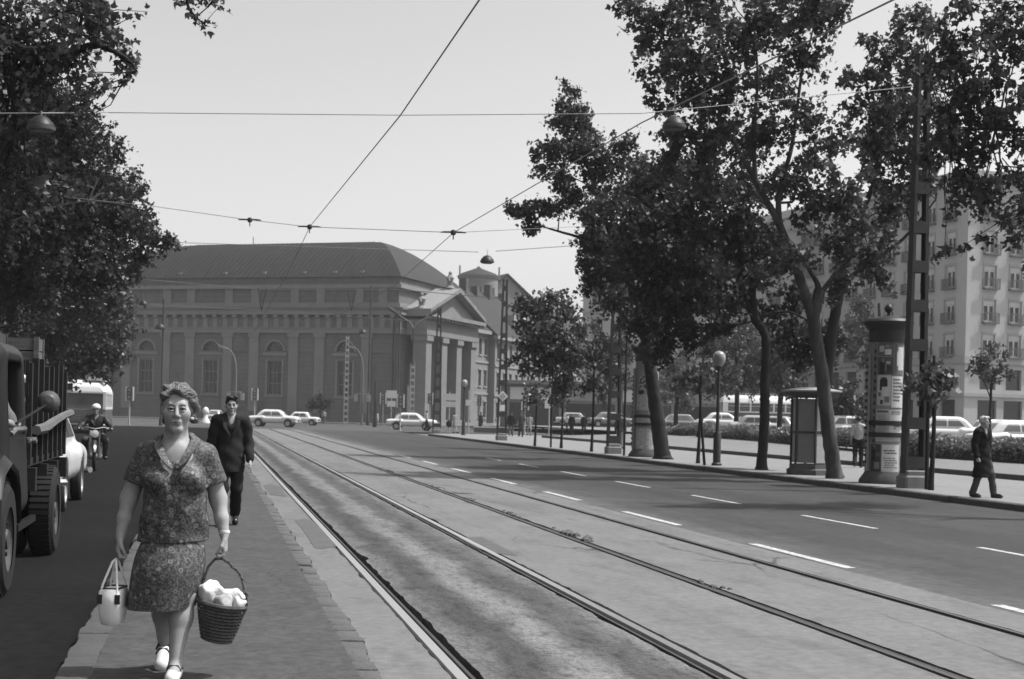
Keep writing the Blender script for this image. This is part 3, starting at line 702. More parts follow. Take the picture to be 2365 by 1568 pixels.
for nm, z0, z1, o in (('plinth_band', 7.1, 7.8, .25), ('plinth_band', 3.75, 4.1, .2), ('cornice', 25.7, 26.6, .8)):
    MB().box((-o, -o, z0), (HW, -.002, z1)).box((-o, -.002, z0), (-.002, HD, z1)).build(nm, m_hott, hotel)

# tall block glimpsed between the trees in the middle, left building behind the left trees
b2p = at(1340, 975, 172)
b2 = house('apartment_block', 'tall plain apartment block glimpsed behind the trees in the middle', (b2p.x, b2p.y, 0), R_(-17), 60, 22, 25, 7, 17, 0, mat('render_pale', .36, .9, .1, .3), m_hott, m_tiles, 1.3, 1.9)
b3 = house('town_house', 'dark grey street house mostly hidden by the left trees', (-24.5, 110, 0), R_(-90), 128, 14, 19, 5, 32, 4, mat('render_dark', .15, .9, .15, .3), m_frame, m_tiles, 1.3, 2.2)
b4 = house('town_house', 'street house seen past the trolleybus on the left', (-62, 232, 0), R_(-24), 60, 14, 17, 4, 16, 5, m_h1, m_h1t, m_tiles, 1.2, 2.0)
# low pavilion with shop fronts across the square
pvp = at(1165, 985, 150); pvd = R_(-8)
pav = thing('shop_pavilion', 'low pavilion of shop fronts with pale fascia boards across the square', 'pavilion', (pvp.x, pvp.y, .3), pvd)
MB().box((0, 0, 0), (34, 8, 4.6)).build('wall', m_h1, pav); MB().box((-.4, -.8, 4.61), (34.4, 8.2, 5.0)).build('roof', m_frame, pav)
for i, x in enumerate((.5, 6.5, 12.5, 18.5, 24.5)):
    MB().box((x, -.06, .4), (x + 5.2, -.002, 2.7)).build('shop_window', m_glassd, pav); MB().box((x, -.2, 3.0), (x + 5.2, -.002, 4.3)).build('fascia_board', mat('fascia_pale', .5, .7) if i % 2 == 0 else m_h1t, pav)
# ================================================================== MASTS, LAMPS, WIRES
m_mast = mat('mast_paint_dark', .035, .6, .2, 4); m_mastl = mat('mast_paint_light', .3, .7, .15, 4); m_conc = mat('mast_footing', .17, .9, .2, 4, bump=.3)
m_wire = mat('wire', .2, .6); m_white = mat('white_enamel', .62, .4, .05); m_globe = mat('opal_globe', .26, .25, .04, spec=.5)
def lattice_mast(label, loc, h, w0=.46, w1=.2, dep=.24, pitch=.92, m=None, base=True, bx=.62):
    """two rolled channels tied by batten plates, on a stone footing"""
    m = m or m_mast; t = thing('lattice_mast', label, 'mast', loc, 0, 'tram line masts')
    z0 = .35 if base else 0
    if base: MB().bbox((-bx / 2, -bx / 2 + .04, 0), (bx / 2, bx / 2 - .04, .3), .04).bbox((-bx / 2 + .05, -bx / 2 + .1, .3), (bx / 2 - .05, bx / 2 - .1, .42), .03).build('footing', m_conc, t)
    for s in (-1, 1):
        a, b = s * w0 / 2, s * w1 / 2; th = .075
        ch_ = MB()
        for q in (-1, 1): ch_.loft([[(a - th / 2, q * dep / 2 - .012, z0), (a + th / 2, q * dep / 2 - .012, z0), (a + th / 2, q * dep / 2 + .012, z0), (a - th / 2, q * dep / 2 + .012, z0)], [(b - th / 2, q * dep * .35 - .012, h), (b + th / 2, q * dep * .35 - .012, h), (b + th / 2, q * dep * .35 + .012, h), (b - th / 2, q * dep * .35 + .012, h)]])
        o = s * th / 2
        ch_.loft([[(a + o - .01, -dep / 2, z0), (a + o + .01, -dep / 2, z0), (a + o + .01, dep / 2, z0), (a + o - .01, dep / 2, z0)], [(b + o - .01, -dep * .35, h), (b + o + .01, -dep * .35, h), (b + o + .01, dep * .35, h), (b + o - .01, dep * .35, h)]])
        ch_.build('channel', m, t)
    z = z0 + .25
    while z < h:
        f = (z - z0) / (h - z0); ww = w0 + (w1 - w0) * f + .09; dd = dep * (1 - .3 * f)
        for q in (-1, 1): MB().box((-ww / 2, q * (dd / 2 + .014) - .008, z - .14), (ww / 2, q * (dd / 2 + .014) + .008, z + .14)).build('batten', m, t)
        z += pitch
    return t
def P(x, y, z=.12): return gr(x, y, z)
lattice_mast('dark lattice tram mast between the near poster column and the kerb', P(2108, 1127), 10.2)
lattice_mast('dark lattice tram mast beside the far poster column', P(1416, 1048), 9.5)
lm3 = lattice_mast('lattice tram mast carrying a diamond shaped road sign', P(1158, 1017), 9.4, .5, .18)
lattice_mast('slim lattice mast at the corner of the right pavement', P(1008, 1001), 9.3, .55, .2)
lattice_mast('pale banded lattice mast in front of the church side wall', at(798, 972, 172) * Vector((1, 1, 0)) if False else Vector((at(798, 972, 170).x, at(798, 972, 170).y, .0)), 10.6, .5, .3, .5, .72, m_mastl, False)
lmy = lattice_mast('pale banded lattice mast below the twin armed street lamp', Vector((at(950, 976, 160).x, at(950, 976, 160).y, .0)), 7.2, .5, .4, .5, .72, m_mastl, False)
# sign on the mast
sg = MB(); c = Vector((0, -.35, 5.1 - .0))
hz = at(1157, 914, 81).z - .12
MB(Matrix.Translation((-.05, -.3, hz)) @ Matrix.Rotation(R_(45), 4, 'Y')).box((-.22, -.02, -.22), (.22, .02, .22)).build('diamond_sign', m_white, lm3)
MB(Matrix.Translation((-.05, -.325, hz)) @ Matrix.Rotation(R_(45), 4, 'Y')).box((-.15, -.02, -.15), (.15, .0, .15)).build('diamond_field', mat('sign_grey', .3), lm3)
MB().box((-.2, -.3, hz - .85), (.1, -.27, hz - .5)).build('sign_plate', m_white, lm3)

def globe_lamp(label, loc, h):
    t = thing('globe_lamp', label, 'street lamp', loc, 0, 'globe lamps on the pavement')
    MB().lathe([(.17, 0), (.17, .06), (.125, .1), (.125, 1.0), (.075, 1.1), (.06, 1.2), (.045, h - .3), (.09, h - .26), (.1, h - .2)], 14).build('post', m_mast, t, True)
    MB().lathe([(.1, h - .2), (.17, h - .12), (.215, h + .03), (.2, h + .18), (.12, h + .27), (.03, h + .3)], 16).build('globe', m_globe, t, True)
    return t
globe_lamp('globe lamp on a dark post beside the leaning tree stake', P(1655, 1075), 3.45)
globe_lamp('globe lamp at the far corner of the pavement', P(1070, 1005), 3.6)

def hang_lamp(label, p, dia, wire_h=.5):
    t = thing('hanging_lamp', label, 'street lamp', p, 0, 'lamps hung over the street'); r = dia / 2
    MB().lathe([(.1 * r, r * .95), (.22 * r, r * .93), (.5 * r, r * .8), (.85 * r, r * .42), (.95 * r, r * .2)], 28).build('hood', mat('lamp_hood', .014, .5), t, True)
    MB().lathe([(.9 * r, r * .19), (r, r * .13), (r, -.02), (.96 * r, -.08 * r), (.7 * r, -.22 * r), (.62 * r, -.2 * r)], 28).build('reflector', mat('lamp_reflector', .06, .45), t, True)
    MB().tube([(0, 0, r * .9), (0, 0, r * .95 + wire_h)], .012, 5).build('hanger', m_wire, t)
    return t
hang_lamp('hanging street lamp against the left tree', at(95, 297, 18.5), .36, .06)
hang_lamp('hanging street lamp in front of the dark right hand crowns', at(1557, 294, 29), .49)
hang_lamp('hanging street lamp above the round drum tower', at(1125, 605, 62), .62, .25)
hang_lamp('small hanging lamp in front of the church attic', at(331, 703, 95), .6)
for x, y, d, lab in ((370, 758, 120, 'small pale lamp hood on the mast left of the church windows'), (838, 769, 160, 'small pale lamp hood above the fourth church lunette')):
    hang_lamp(lab, at(x, y, d), .9)

def street_pole(label, p, h, r0=.11, r1=.07, m=None):
    t = thing('street_pole', label, 'pole', p, 0, 'slim poles round the crossing')
    MB().lathe([(r0 * 1.6, 0), (r0 * 1.6, .5), (r0, .7), (r1, h), (.01, h + .05)], 10).build('shaft', m or m_mast, t, True); return t
for x, d, ytop, lab in ((850, 168, 660, 'tall dark pole before the right end of the church wall'), (372, 120, 690, 'tall dark pole rising behind the woman with the basket'), (866, 150, 880, 'short pole with round top beside the church corner'), (918, 140, 740, 'slim pole right at the church corner edge')):
    b = at(x, 950, d); b.z = 0.; street_pole(lab, b, at(x, ytop, d).z, .14 if d > 140 else .1, .1 if d > 140 else .07)
def curved_lamp(label, x, d, ytop, reach, flip=-1):
    b = at(x, 950, d); b.z = 0; h = at(x, ytop, d).z; t = thing('curved_street_lamp', label, 'street lamp', b, YAW * -1, 'curved arm street lamps')
    pts = [(0, 0, 0), (0, 0, h * .7)] + [(flip * reach * (1 - math.cos(R_(a))), 0, h * .7 + h * .28 * math.sin(R_(a))) for a in (20, 40, 60, 78)]
    MB().tube(pts, [.14, .1, .09, .08, .07, .06], 8).build('arm_post', mat('lamp_post_grey', .13, .6), t, True)
    e = pts[-1]
    MB().ext([(e[0] + flip * q[0], e[2] + q[1]) for q in ((-.1, -.1), (.2, .12), (1.0, .42), (1.1, .28), (.3, -.12))], -.16, .16).build('lamp_head', mat('lamp_head_grey', .25, .5), t)
    for sx in (-1, 1): MB().box((sx * .75 - .2, -.1, h * .3), (sx * .75 + .2, .1, h * .3 + .8)).tube([(0, 0, h * .3 + .9), (sx * .75, 0, h * .3 + .9)], .03, 5).build('notice_plate', m_mastl, t)
    return t
curved_lamp('curved arm street lamp between the second and third church windows', 543, 158, 800, 1.3)
curved_lamp('curved arm street lamp beside the fourth church window', 836, 164, 798, 1.3)
# twin armed lamp on top of the pale mast
b = at(955, 770, 160); t = thing('twin_arm_lamp', 'twin armed street lamp spread like a letter V before the portico', 'street lamp', (lmy.location.x, lmy.location.y, 7.2))
tz = at(955, 770, 160).z - 7.2
MB().lathe([(.3, 0), (.1, .9), (.1, tz + .6)], 10).build('stem', m_mast, t, True)
for s in (-1, 1):
    MB().tube([(0, 0, tz + .5), (s * .35, 0, tz + 1.2), (s * 2.0, 0, tz + 2.2)], [.09, .08, .06], 7).build('arm', MATS['lamp_post_grey'], t, True)
    MB().tube([(s * 1.7, 0, tz + 2.05), (s * 2.3, 0, tz + 2.42), (s * 3.0, 0, tz + 2.85)], [.1, .2, .14], 8).build('lamp_head', m_mast, t, True)

def traffic_light(label, p, h=3.1, faces=3):
    t = thing('traffic_light', label, 'traffic light', p, -YAW, 'traffic lights at the crossing')
    MB().lathe([(.12, 0), (.07, .3), (.06, h)], 8).build('post', m_mastl, t, True)
    MB().box((-.2, -.16, h - .95), (.2, .16, h + .05)).build('housing', m_mast, t)
    for k in range(3): MB().lathe([(.14, 0), (.14, .06), (.05, .07)], 12, (0, -.235, h - .14 - .31 * k), 'y').build('lens', m_globe if k != 1 else m_frame, t)
    MB().box((-.34, -.1, h - 1.05), (-.22, .06, h + .12)).box((.22, -.1, h - 1.05), (.34, .06, h + .12)).build('backing_board', m_white, t)
    return t
for x, y, d, lab in ((925, 938, 126, 'traffic light beside the second white saloon'), (993, 935, 140, 'traffic light right of the slim corner mast'), (1107, 935, 150, 'traffic light in front of the long grey house'), (1213, 932, 120, 'traffic light behind the walking group'), (299, 935, 120, 'traffic light left of the church between bus and woman'), (588, 938, 140, 'traffic light left of the big white saloon'), (885, 925, 150, 'traffic light right of the tall dark pole')):
    b = at(x, y, d); traffic_light(lab, (b.x, b.y, 0.), 3.5 if d > 130 else 3.1)
def plate_sign(label, p, h, plates):
    t = thing('road_sign', label, 'sign', p, -YAW, 'road signs at the crossing')
    MB().lathe([(.06, 0), (.05, h)], 8).build('post', m_mastl, t, True)
    for z, w_, hh in plates: MB().box((-w_ / 2, -.1, z), (w_ / 2, -.06, z + hh)).build('plate', m_white, t)
for x, d, pl, lab in ((1037, 128, [(2.2, 1.2, .5), (2.8, 1.2, .6)], 'two stacked white sign plates by the globe lamp'), (903, 150, [(2.2, .9, .6), (3.1, 1.1, .8)], 'two white sign plates above the second saloon'), (1082, 118, [(2.3, .5, .5)], 'small white sign behind the globe lamp'), (1268, 110, [(2.2, .7, .9)], 'upright white sign among the young trees')):
    b = at(x, 960, d); plate_sign(lab, (b.x, b.y, 0.), 3.6, pl)

# overhead wires
def wire(label, pts, r=.009, cat='wire', name='overhead_wire', sag=0., n=8):
    t = MB(); out = []
    for a, b in zip(pts[:-1], pts[1:]):
        for k in range(n): f = k / n; p = Vector(a).lerp(Vector(b), f); p.z -= sag * 4 * f * (1 - f); out.append(p)
    out.append(Vector(pts[-1])); t.tube(out, r, 5)
    o = t.build(name, m_wire); return tag(o, label, cat, 'overhead tram wires')
w1 = [(2.37, -10, 5.5), (2.37, 5, 5.4), (2.37, 18.9, 5.56), (2.37, 36.9, 6.33), (2.37, 46.3, 6.13), (2.37, 80, 6.2), (2.3, 118, 6.2), (-12, 150, 6.2)]
w2 = [(5.42, -10, 5.1), (5.42, 8.9, 5.0), (5.42, 17.9, 5.47), (5.42, 32.7, 5.82), (5.42, 43.7, 5.5), (5.42, 80, 6.2), (5.4, 118, 6.2), (-10, 154, 6.2)]
wire('contact wire over the near track running up out of the picture', w1); wire('contact wire over the far track crossing the right hand crowns', w2)
def span(lab, pts, r=.01): return wire(lab, pts, r, 'wire', 'span_wire')
span('level span wire high across the street carrying the two near lamps', [at(-60, 262, 20), at(95, 261, 20), at(250, 260, 28), at(930, 266, 28.5), at(1480, 262, 29), at(2110, 200, 33.3)], .009)
sw1 = span('thin span wire with an egg insulator, left of the hangers', [at(150, 455, 38), at(345, 475, 37.5), at(577, 508, 37), at(715, 524, 36.7), at(1047, 537, 33.2), at(1400, 520, 55)], .008)
span('span wire crossing the middle of the church roof', [at(250, 548, 62), at(410, 560, 62), at(1105, 582, 62)], .014); span('span wire right of the lamp over the drum tower', [at(1145, 580, 62), at(1330, 567, 60), at(1416, 560, 58.4)], .014)
span('dark span wire along the church attic', [at(150, 640, 92), at(330, 645, 92), at(600, 668, 90), at(915, 668, 88), at(1160, 690, 82)], .02)
span('lower thin wire in front of the church frieze', [at(250, 700, 110), at(600, 715, 110), at(1008, 745, 107)], .014)
for p, lab in ((at(577, 508, 37), 'dark egg shaped insulator on the thin span wire'), (at(715, 524, 36.7), 'dark wire hanger over the near track'), (at(1047, 537, 33.2), 'dark wire hanger over the far track')):
    t = thing('wire_hanger', lab, 'insulator', p, -YAW)
    MB().lathe([(.01, -.07), (.055, -.05), (.07, 0), (.055, .05), (.01, .07)], 10).build('insulator', m_mast, t, True)
    MB().tube([(-.3, 0, 0), (-.2, 0, .01), (.2, 0, .01), (.3, 0, 0)], [.012, .022, .022, .012], 6).build('clamp_bar', m_mast, t)
    MB().tube([(0, 0, 0), (0, 0, -.16)], .015, 5).build('dropper', m_mast, t)
for x, y, d, lab in ((605, 690, 90, 'slack wire loop hanging before the church attic'), (812, 690, 89, 'short hanging wire fork before the right church attic')):
    p = at(x, y - 20, d); t = thing('wire_fork', lab, 'wire', p, -YAW)
    for s in (-.25, .3): MB().tube([(s, 0, .1), (s * .4, 0, -.7), (0, 0, -1.3)], .03, 5).build('strand', m_mast, t)

# ================================================================== TREES
def leaf_mat(name, v, tr=.35):
    m = bpy.data.materials.new(name); m.use_nodes = True; nt = m.node_tree; nt.nodes.clear()
    tc = nt.nodes.new('ShaderNodeTexCoord'); n = nt.nodes.new('ShaderNodeTexNoise'); n.inputs['Scale'].default_value = 5; n.inputs['Detail'].default_value = 6
    r = nt.nodes.new('ShaderNodeMapRange'); r.inputs[1].default_value = .3; r.inputs[2].default_value = .7; r.inputs[3].default_value = v * .5; r.inputs[4].default_value = v * 1.5
    d = nt.nodes.new('ShaderNodeBsdfDiffuse'); t = nt.nodes.new('ShaderNodeBsdfTranslucent'); g = nt.nodes.new('ShaderNodeBsdfGlossy'); g.inputs['Roughness'].default_value = .45
    a = nt.nodes.new('ShaderNodeMixShader'); a.inputs[0].default_value = tr; b = nt.nodes.new('ShaderNodeMixShader'); b.inputs[0].default_value = .04
    o = nt.nodes.new('ShaderNodeOutputMaterial')
    nt.links.new(tc.outputs['Object'], n.inputs['Vector']); nt.links.new(n.outputs[0], r.inputs[0])
    for q in (d, t): nt.links.new(r.outputs[0], q.inputs['Color'])
    nt.links.new(d.outputs[0], a.inputs[1]); nt.links.new(t.outputs[0], a.inputs[2]); nt.links.new(a.outputs[0], b.inputs[1]); nt.links.new(g.outputs[0], b.inputs[2]); nt.links.new(b.outputs[0], o.inputs['Surface'])
    return m
m_leaf = leaf_mat('plane_leaves', .055); m_leaf2 = leaf_mat('young_leaves', .075); m_leafd = leaf_mat('dense_leaves', .04)
m_bark = mat('bark', .017, .9, .5, 4, bump=1., bscale=16, stretch=(1, 1, .3), fine=.3); m_barkp = mat('bark_patchy', .05, .9, .7, 3.2, bump=.8, bscale=12, stretch=(1, 1, .45), fine=.3)
LOBE = np.array([(0, 0), (.3, .1), (.52, .42), (.26, .5), (.02, 1.0), (-.25, .52), (-.5, .45), (-.33, .12)]) * .95
DIAM = np.array([(0, 0), (.38, .45), (0, 1.), (-.38, .45)])
def leaves(C, size, tmpl, droop=.5):
    n = len(C); k = len(tmpl)
    d = rng.normal(0, 1, (n, 3)); d[:, 2] -= droop; d /= np.linalg.norm(d, axis=1)[:, None]     # leaf axis
    q = rng.normal(0, 1, (n, 3)); q[:, 2] += .6; s = np.cross(d, q); s /= np.linalg.norm(s, axis=1)[:, None] + 1e-9
    nn = np.cross(s, d); L = size * rng.uniform(.45, 1.35, n)[:, None]
    V = np.empty((n, k, 3))
    for i, (a, b) in enumerate(tmpl): V[:, i] = C + L * (s * a + d * b + nn * (abs(a) * .35 - .1 * b * b))
    return V.reshape(-1, 3), np.arange(n * k).reshape(n, k)
def tree(label, base, trunk, limbs, clumps, leaf=.15, dens=760, m=None, bark=None, tmpl=LOBE, name='plane_tree', cat='tree', group=None, twig_r=.009, spray=.55, shell=.22):
    """trunk/limbs: world polylines with end radii; clumps: (centre, radius) of foliage masses hung on the nearest limb"""
    base = Vector(base); t = thing(name, label, cat, base, 0, group); m = m or m_leaf; bark = bark or m_bark
    def smoothline(pts, n=4):
        pts = [Vector(p) for p in pts]; out = []
        for i in range(len(pts) - 1):
            p0, p1, p2, p3 = pts[max(i - 1, 0)], pts[i], pts[i + 1], pts[min(i + 2, len(pts) - 1)]
            for k in range(n):
                f = k / n; out.append(.5 * ((2 * p1) + (p2 - p0) * f + (2 * p0 - 5 * p1 + 4 * p2 - p3) * f * f + (3 * p1 - p0 - 3 * p2 + p3) * f ** 3))
        return out + [pts[-1]]
    nodes = []
    def limb(pts, r0, r1, nm, flare=False):
        L = smoothline(pts, 9 if r0 > .1 else 5); n = len(L); rr = [r0 + (r1 - r0) * i / (n - 1) for i in range(n)]
        if flare: rr[0] *= 1.4; rr[1] *= 1.16; rr[2] *= 1.06
        jit = [p + Vector(rng.normal(0, r0 * .05, 3)) if 0 < i < n - 1 else p for i, p in enumerate(L)]
        MB().tube([p - base for p in jit], rr, 14 if r0 > .08 else 7, True, .07).build(nm, bark, t, True, angle=80)
        nodes.extend([(p, rr[i]) for i, p in enumerate(jit) if i % 2 == 0 and (i > 4 or nm != 'trunk')])
    limb(trunk[0], trunk[1], trunk[2], 'trunk', True)
    for pts, r0, r1 in limbs: limb(pts, r0, r1, 'limb')
    tw = MB(); LC = []
    N = np.array([[*p] for p, r in nodes])
    for c, r in clumps:
        c = np.array(c, float); dd = np.linalg.norm(N - c, axis=1) + .25 * np.maximum(0, N[:, 2] - c[2]); i = int(dd.argmin()); a = N[i]
        mid = (a + c) / 2 + rng.normal(0, r * .12, 3) + np.array([0, 0, .1 * r])
        rr = min(nodes[i][1] * .8, .01 + .032 * r)
        m2 = (mid + c) / 2 + rng.normal(0, r * .15, 3); m1 = (a + mid) / 2 + rng.normal(0, r * .12, 3); tw.tube([Vector(q) - base for q in (a, m1, mid, m2, c)], [rr, rr * .85, rr * .7, rr * .55, rr * .35], 5, False)
        nl = int(dens * r * r); nt_ = max(2, nl // 24); kl_ = max(4, min(24, nl / nt_))
        u = rng.normal(0, 1, (nt_, 3)); u /= np.linalg.norm(u, axis=1)[:, None]
        rad = r * (shell + (1.08 - shell) * rng.random(nt_) ** .6); E = c + u * rad[:, None] * np.array([1, 1, .9])
        for e in E:
            st = (mid if rng.random() < .35 else c) + rng.normal(0, r * .15, 3)
            tw.tube([Vector(st) - base, Vector((st + e) / 2 + rng.normal(0, .06 * r, 3)) - base, Vector(e) - base], [twig_r * 1.6, twig_r, twig_r * .5], 3, False)
            k = max(2, rng.poisson(kl_)); f = rng.beta(2.2, 1.1, k)[:, None]
            LC.append(st + (e - st) * f * 1.06 + rng.normal(0, leaf * spray, (k, 3)))
    me = tw.mesh('twigs'); o = link('twigs', me, bark, t); o['kind'] = 'stuff'
    V, Fc = leaves(np.concatenate(LC) - np.array(base), leaf, tmpl)
    o = link('crown', np_mesh('crown', V, Fc, m, False), None, t); o['kind'] = 'stuff'
    return t
def cl(d, lst, jitter=1.):
    out = []
    for x, y, r in lst:
        R = r * d / F_; dj = d + rng.uniform(-1, 1) * min(2.6, 1.9 * R) * jitter
        out.append((at(x, y, dj), 1.34 * r * dj / F_))
    return out
def pl(d, pts): return [at(x, y, d if len(q) == 0 else q[0]) for x, y, *q in pts]

# --- left side
b = Vector((-7.6, 23.5, .12))
tree('near left street tree whose crown fills the upper left corner', b, ([b, b + Vector((.1, 0, 2.5)), b + Vector((.3, -.1, 5.2)), b + Vector((.2, 0, 8))], .26, .14),
     [([b + Vector((.3, -.1, 5.0)), (-5.4, 22.8, 7.0), at(110, 120, 23), at(220, 105, 23), at(290, 135, 23), at(318, 165, 23)], .11, .012), ([b + Vector((.2, 0, 7)), (-6.2, 23.6, 9.6), at(300, -90, 24), at(415, -30, 24), at(437, 20, 24), at(477, 62, 24)], .09, .006), ([b + Vector((.3, 0, 6)), (-6.3, 25, 8.6), (-5.0, 25.6, 10.6)], .09, .02), ([b + Vector((.2, 0, 7.5)), (-8.6, 23, 10), (-9.3, 22.5, 12)], .1, .02)],
     cl(23, [(30, 60, 110), (130, 40, 100), (230, 30, 75), (60, 180, 100), (160, 130, 90), (250, 110, 55), (295, 130, 34), (318, 150, 24), (190, 210, 60), (210, 260, 45), (60, 290, 80), (15, 110, 80), (25, 210, 80), (5, 340, 80), (95, 110, 60), (40, 430, 70), (120, 440, 60), (10, 520, 80), (-90, 120, 140), (-100, 330, 140), (-60, -80, 150), (110, -90, 140), (270, 80, 30), (290, 185, 18), (180, -40, 90), (-240, 60, 160), (-260, 260, 150)]) + cl(24, [(428, 0, 12), (437, 20, 9), (449, 40, 7), (461, 53, 6), (477, 60, 5), (470, -4, 11), (500, -4, 9), (512, 8, 5), (420, -22, 16), (455, -20, 14)], .1),
     .12, 500, m_leaf, tmpl=LOBE, group='street trees on the left', shell=.1)
b = Vector((-8.2, 43, .12))
tree('second left street tree with a dense crown reaching over the road', b, ([b, b + Vector((.1, 0, 3)), b + Vector((.4, 0, 6)), b + Vector((.6, 0, 9))], .28, .13),
     [([b + Vector((.4, 0, 5.4)), (-5.5, 42.5, 6.8), (-3.6, 42.4, 7.4), (-2.0, 42, 7.2)], .1, .02), ([b + Vector((.5, 0, 7)), (-6, 42, 9), (-4.3, 42, 10)], .1, .02), ([b + Vector((.5, 0, 8)), (-8.6, 43, 11), (-8.4, 43, 12.5)], .1, .02), ([b + Vector((.3, 0, 5)), (-10, 42, 7), (-11.5, 42, 8)], .09, .02)],
     cl(43, [(60, 360, 90), (160, 330, 80), (225, 330, 50), (270, 350, 34), (120, 430, 110), (220, 420, 80), (290, 440, 45), (325, 440, 22), (60, 520, 120), (180, 520, 110), (270, 520, 70), (330, 510, 40), (355, 560, 36), (385, 560, 24), (60, 640, 110), (180, 640, 100), (260, 630, 60), (310, 600, 40), (-40, 420, 110), (-60, 560, 120), (140, 250, 70), (60, 260, 70)]),
     .125, 1180, m_leafd, tmpl=LOBE, group='street trees on the left')
b = Vector((-11.5, 66, .12))
tree('third left street tree with low foliage above the trolleybus', b, ([b, b + Vector((.1, 0, 2)), b + Vector((.3, 0, 4)), b + Vector((.4, 0, 7))], .26, .12),
     [([b + Vector((.3, 0, 4)), (-9, 66, 5), (-6.6, 66, 5.4)], .09, .02), ([b + Vector((.3, 0, 5)), (-12.5, 66, 6.5), (-13.5, 66, 7)], .09, .02), ([b + Vector((.3, 0, 3.4)), (-9.5, 65.6, 3.8), (-8, 65.6, 4)], .06, .02)],
     cl(66, [(100, 700, 70), (180, 700, 75), (255, 700, 55), (130, 780, 75), (210, 770, 75), (270, 770, 42), (292, 720, 26), (180, 835, 55), (235, 830, 44), (275, 820, 30), (110, 840, 50), (40, 720, 80), (250, 870, 18), (-40, 740, 90), (30, 800, 60)]),
     .17, 620, m_leaf, tmpl=DIAM, group='street trees on the left')

# --- right side, the big plane trees along the kerb
b = P(1928, 1105)
tree('big leaning plane tree with patchy bark left of the near poster column', b, (pl(38, [(1928, 1105), (1912, 980), (1896, 850), (1880, 745), (1893, 670)]), .2, .15),
     [(pl(38, [(1880, 745), (1846, 640), (1800, 520), (1745, 420)]) + pl(37, [(1690, 320), (1620, 215)]), .15, .03), (pl(38, [(1893, 670), (1880, 640), (1850, 590)]), .09, .04), (pl(38, [(1893, 680), (1960, 600), (2030, 560)]), .08, .02), (pl(38, [(1800, 520), (1800, 450), (1830, 330), (1850, 180), (1880, 60)]), .09, .02), (pl(37.5, [(1745, 420), (1740, 300), (1750, 180), (1740, 50)]), .07, .02), (pl(36.5, [(1690, 320), (1600, 330), (1530, 300)]), .05, .02), (pl(37, [(1620, 215), (1560, 120), (1500, 60)]), .04, .015)],
     cl(37.5, [(1470, 45, 48), (1530, 60, 60), (1450, 10, 30), (1600, 30, 62), (1540, 150, 55), (1620, 130, 70), (1700, 90, 75), (1780, 60, 70), (1860, 40, 66), (1930, 40, 48), (1590, 220, 60), (1680, 220, 72), (1770, 190, 66), (1850, 150, 56), (1560, 300, 50), (1640, 320, 70), (1720, 330, 70), (1800, 300, 60), (1870, 270, 48), (1540, 380, 55), (1620, 400, 66), (1880, 380, 50), (1940, 330, 44), (1960, 450, 56), (1880, 470, 60), (1930, 560, 62), (2000, 600, 56), (2045, 640, 34), (1820, 430, 56), (1950, 660, 44), (1830, 600, 50), (1985, 510, 40), (2040, 560, 36), (1760, -40, 80), (1640, -50, 80), (1880, -50, 70), (1500, 110, 34), (1485, 150, 22), (1510, 220, 26), (1530, 260, 24)]),
     .155, 620, m_leaf, m_barkp, LOBE, group='plane trees along the right kerb')
b = P(1760, 1086)
tree('dark plane tree with a swollen knob on its trunk, right of the globe lamp', b, (pl(43.5, [(1758, 1086), (1766, 960), (1766, 900), (1768, 780), (1746, 740), (1738, 690)]), .155, .13),
     [(pl(43.5, [(1746, 740), (1690, 640), (1640, 560), (1560, 470)]), .11, .03), (pl(43.5, [(1738, 700), (1740, 600), (1720, 470), (1700, 400)]), .1, .03), (pl(43.5, [(1746, 735), (1820, 720), (1900, 760)]), .06, .02), (pl(43.5, [(1690, 640), (1600, 640), (1510, 640)]), .07, .02)],
     cl(44, [(1490, 420, 62), (1560, 440, 70), (1640, 450, 74), (1720, 450, 66), (1460, 500, 56), (1530, 530, 72), (1610, 540, 76), (1690, 540, 70), (1760, 540, 50), (1460, 590, 52), (1530, 620, 70), (1610, 630, 72), (1690, 620, 60), (1500, 690, 56), (1570, 710, 62), (1640, 700, 54), (1700, 690, 40), (1480, 760, 40), (1540, 780, 44), (1600, 770, 40), (1650, 760, 30), (1820, 770, 44), (1880, 790, 44), (1930, 780, 36), (1790, 720, 34), (1850, 820, 36), (1905, 840, 26), (1520, 830, 26), (1790, 600, 50), (1830, 680, 40), (1740, 650, 44)]),
     .15, 1000, m_leafd, None, LOBE, group='plane trees along the right kerb')
bp = P(1762, 1086); kn = Vector((at(1768, 930, 43.5)))
b = P(1526, 1061)
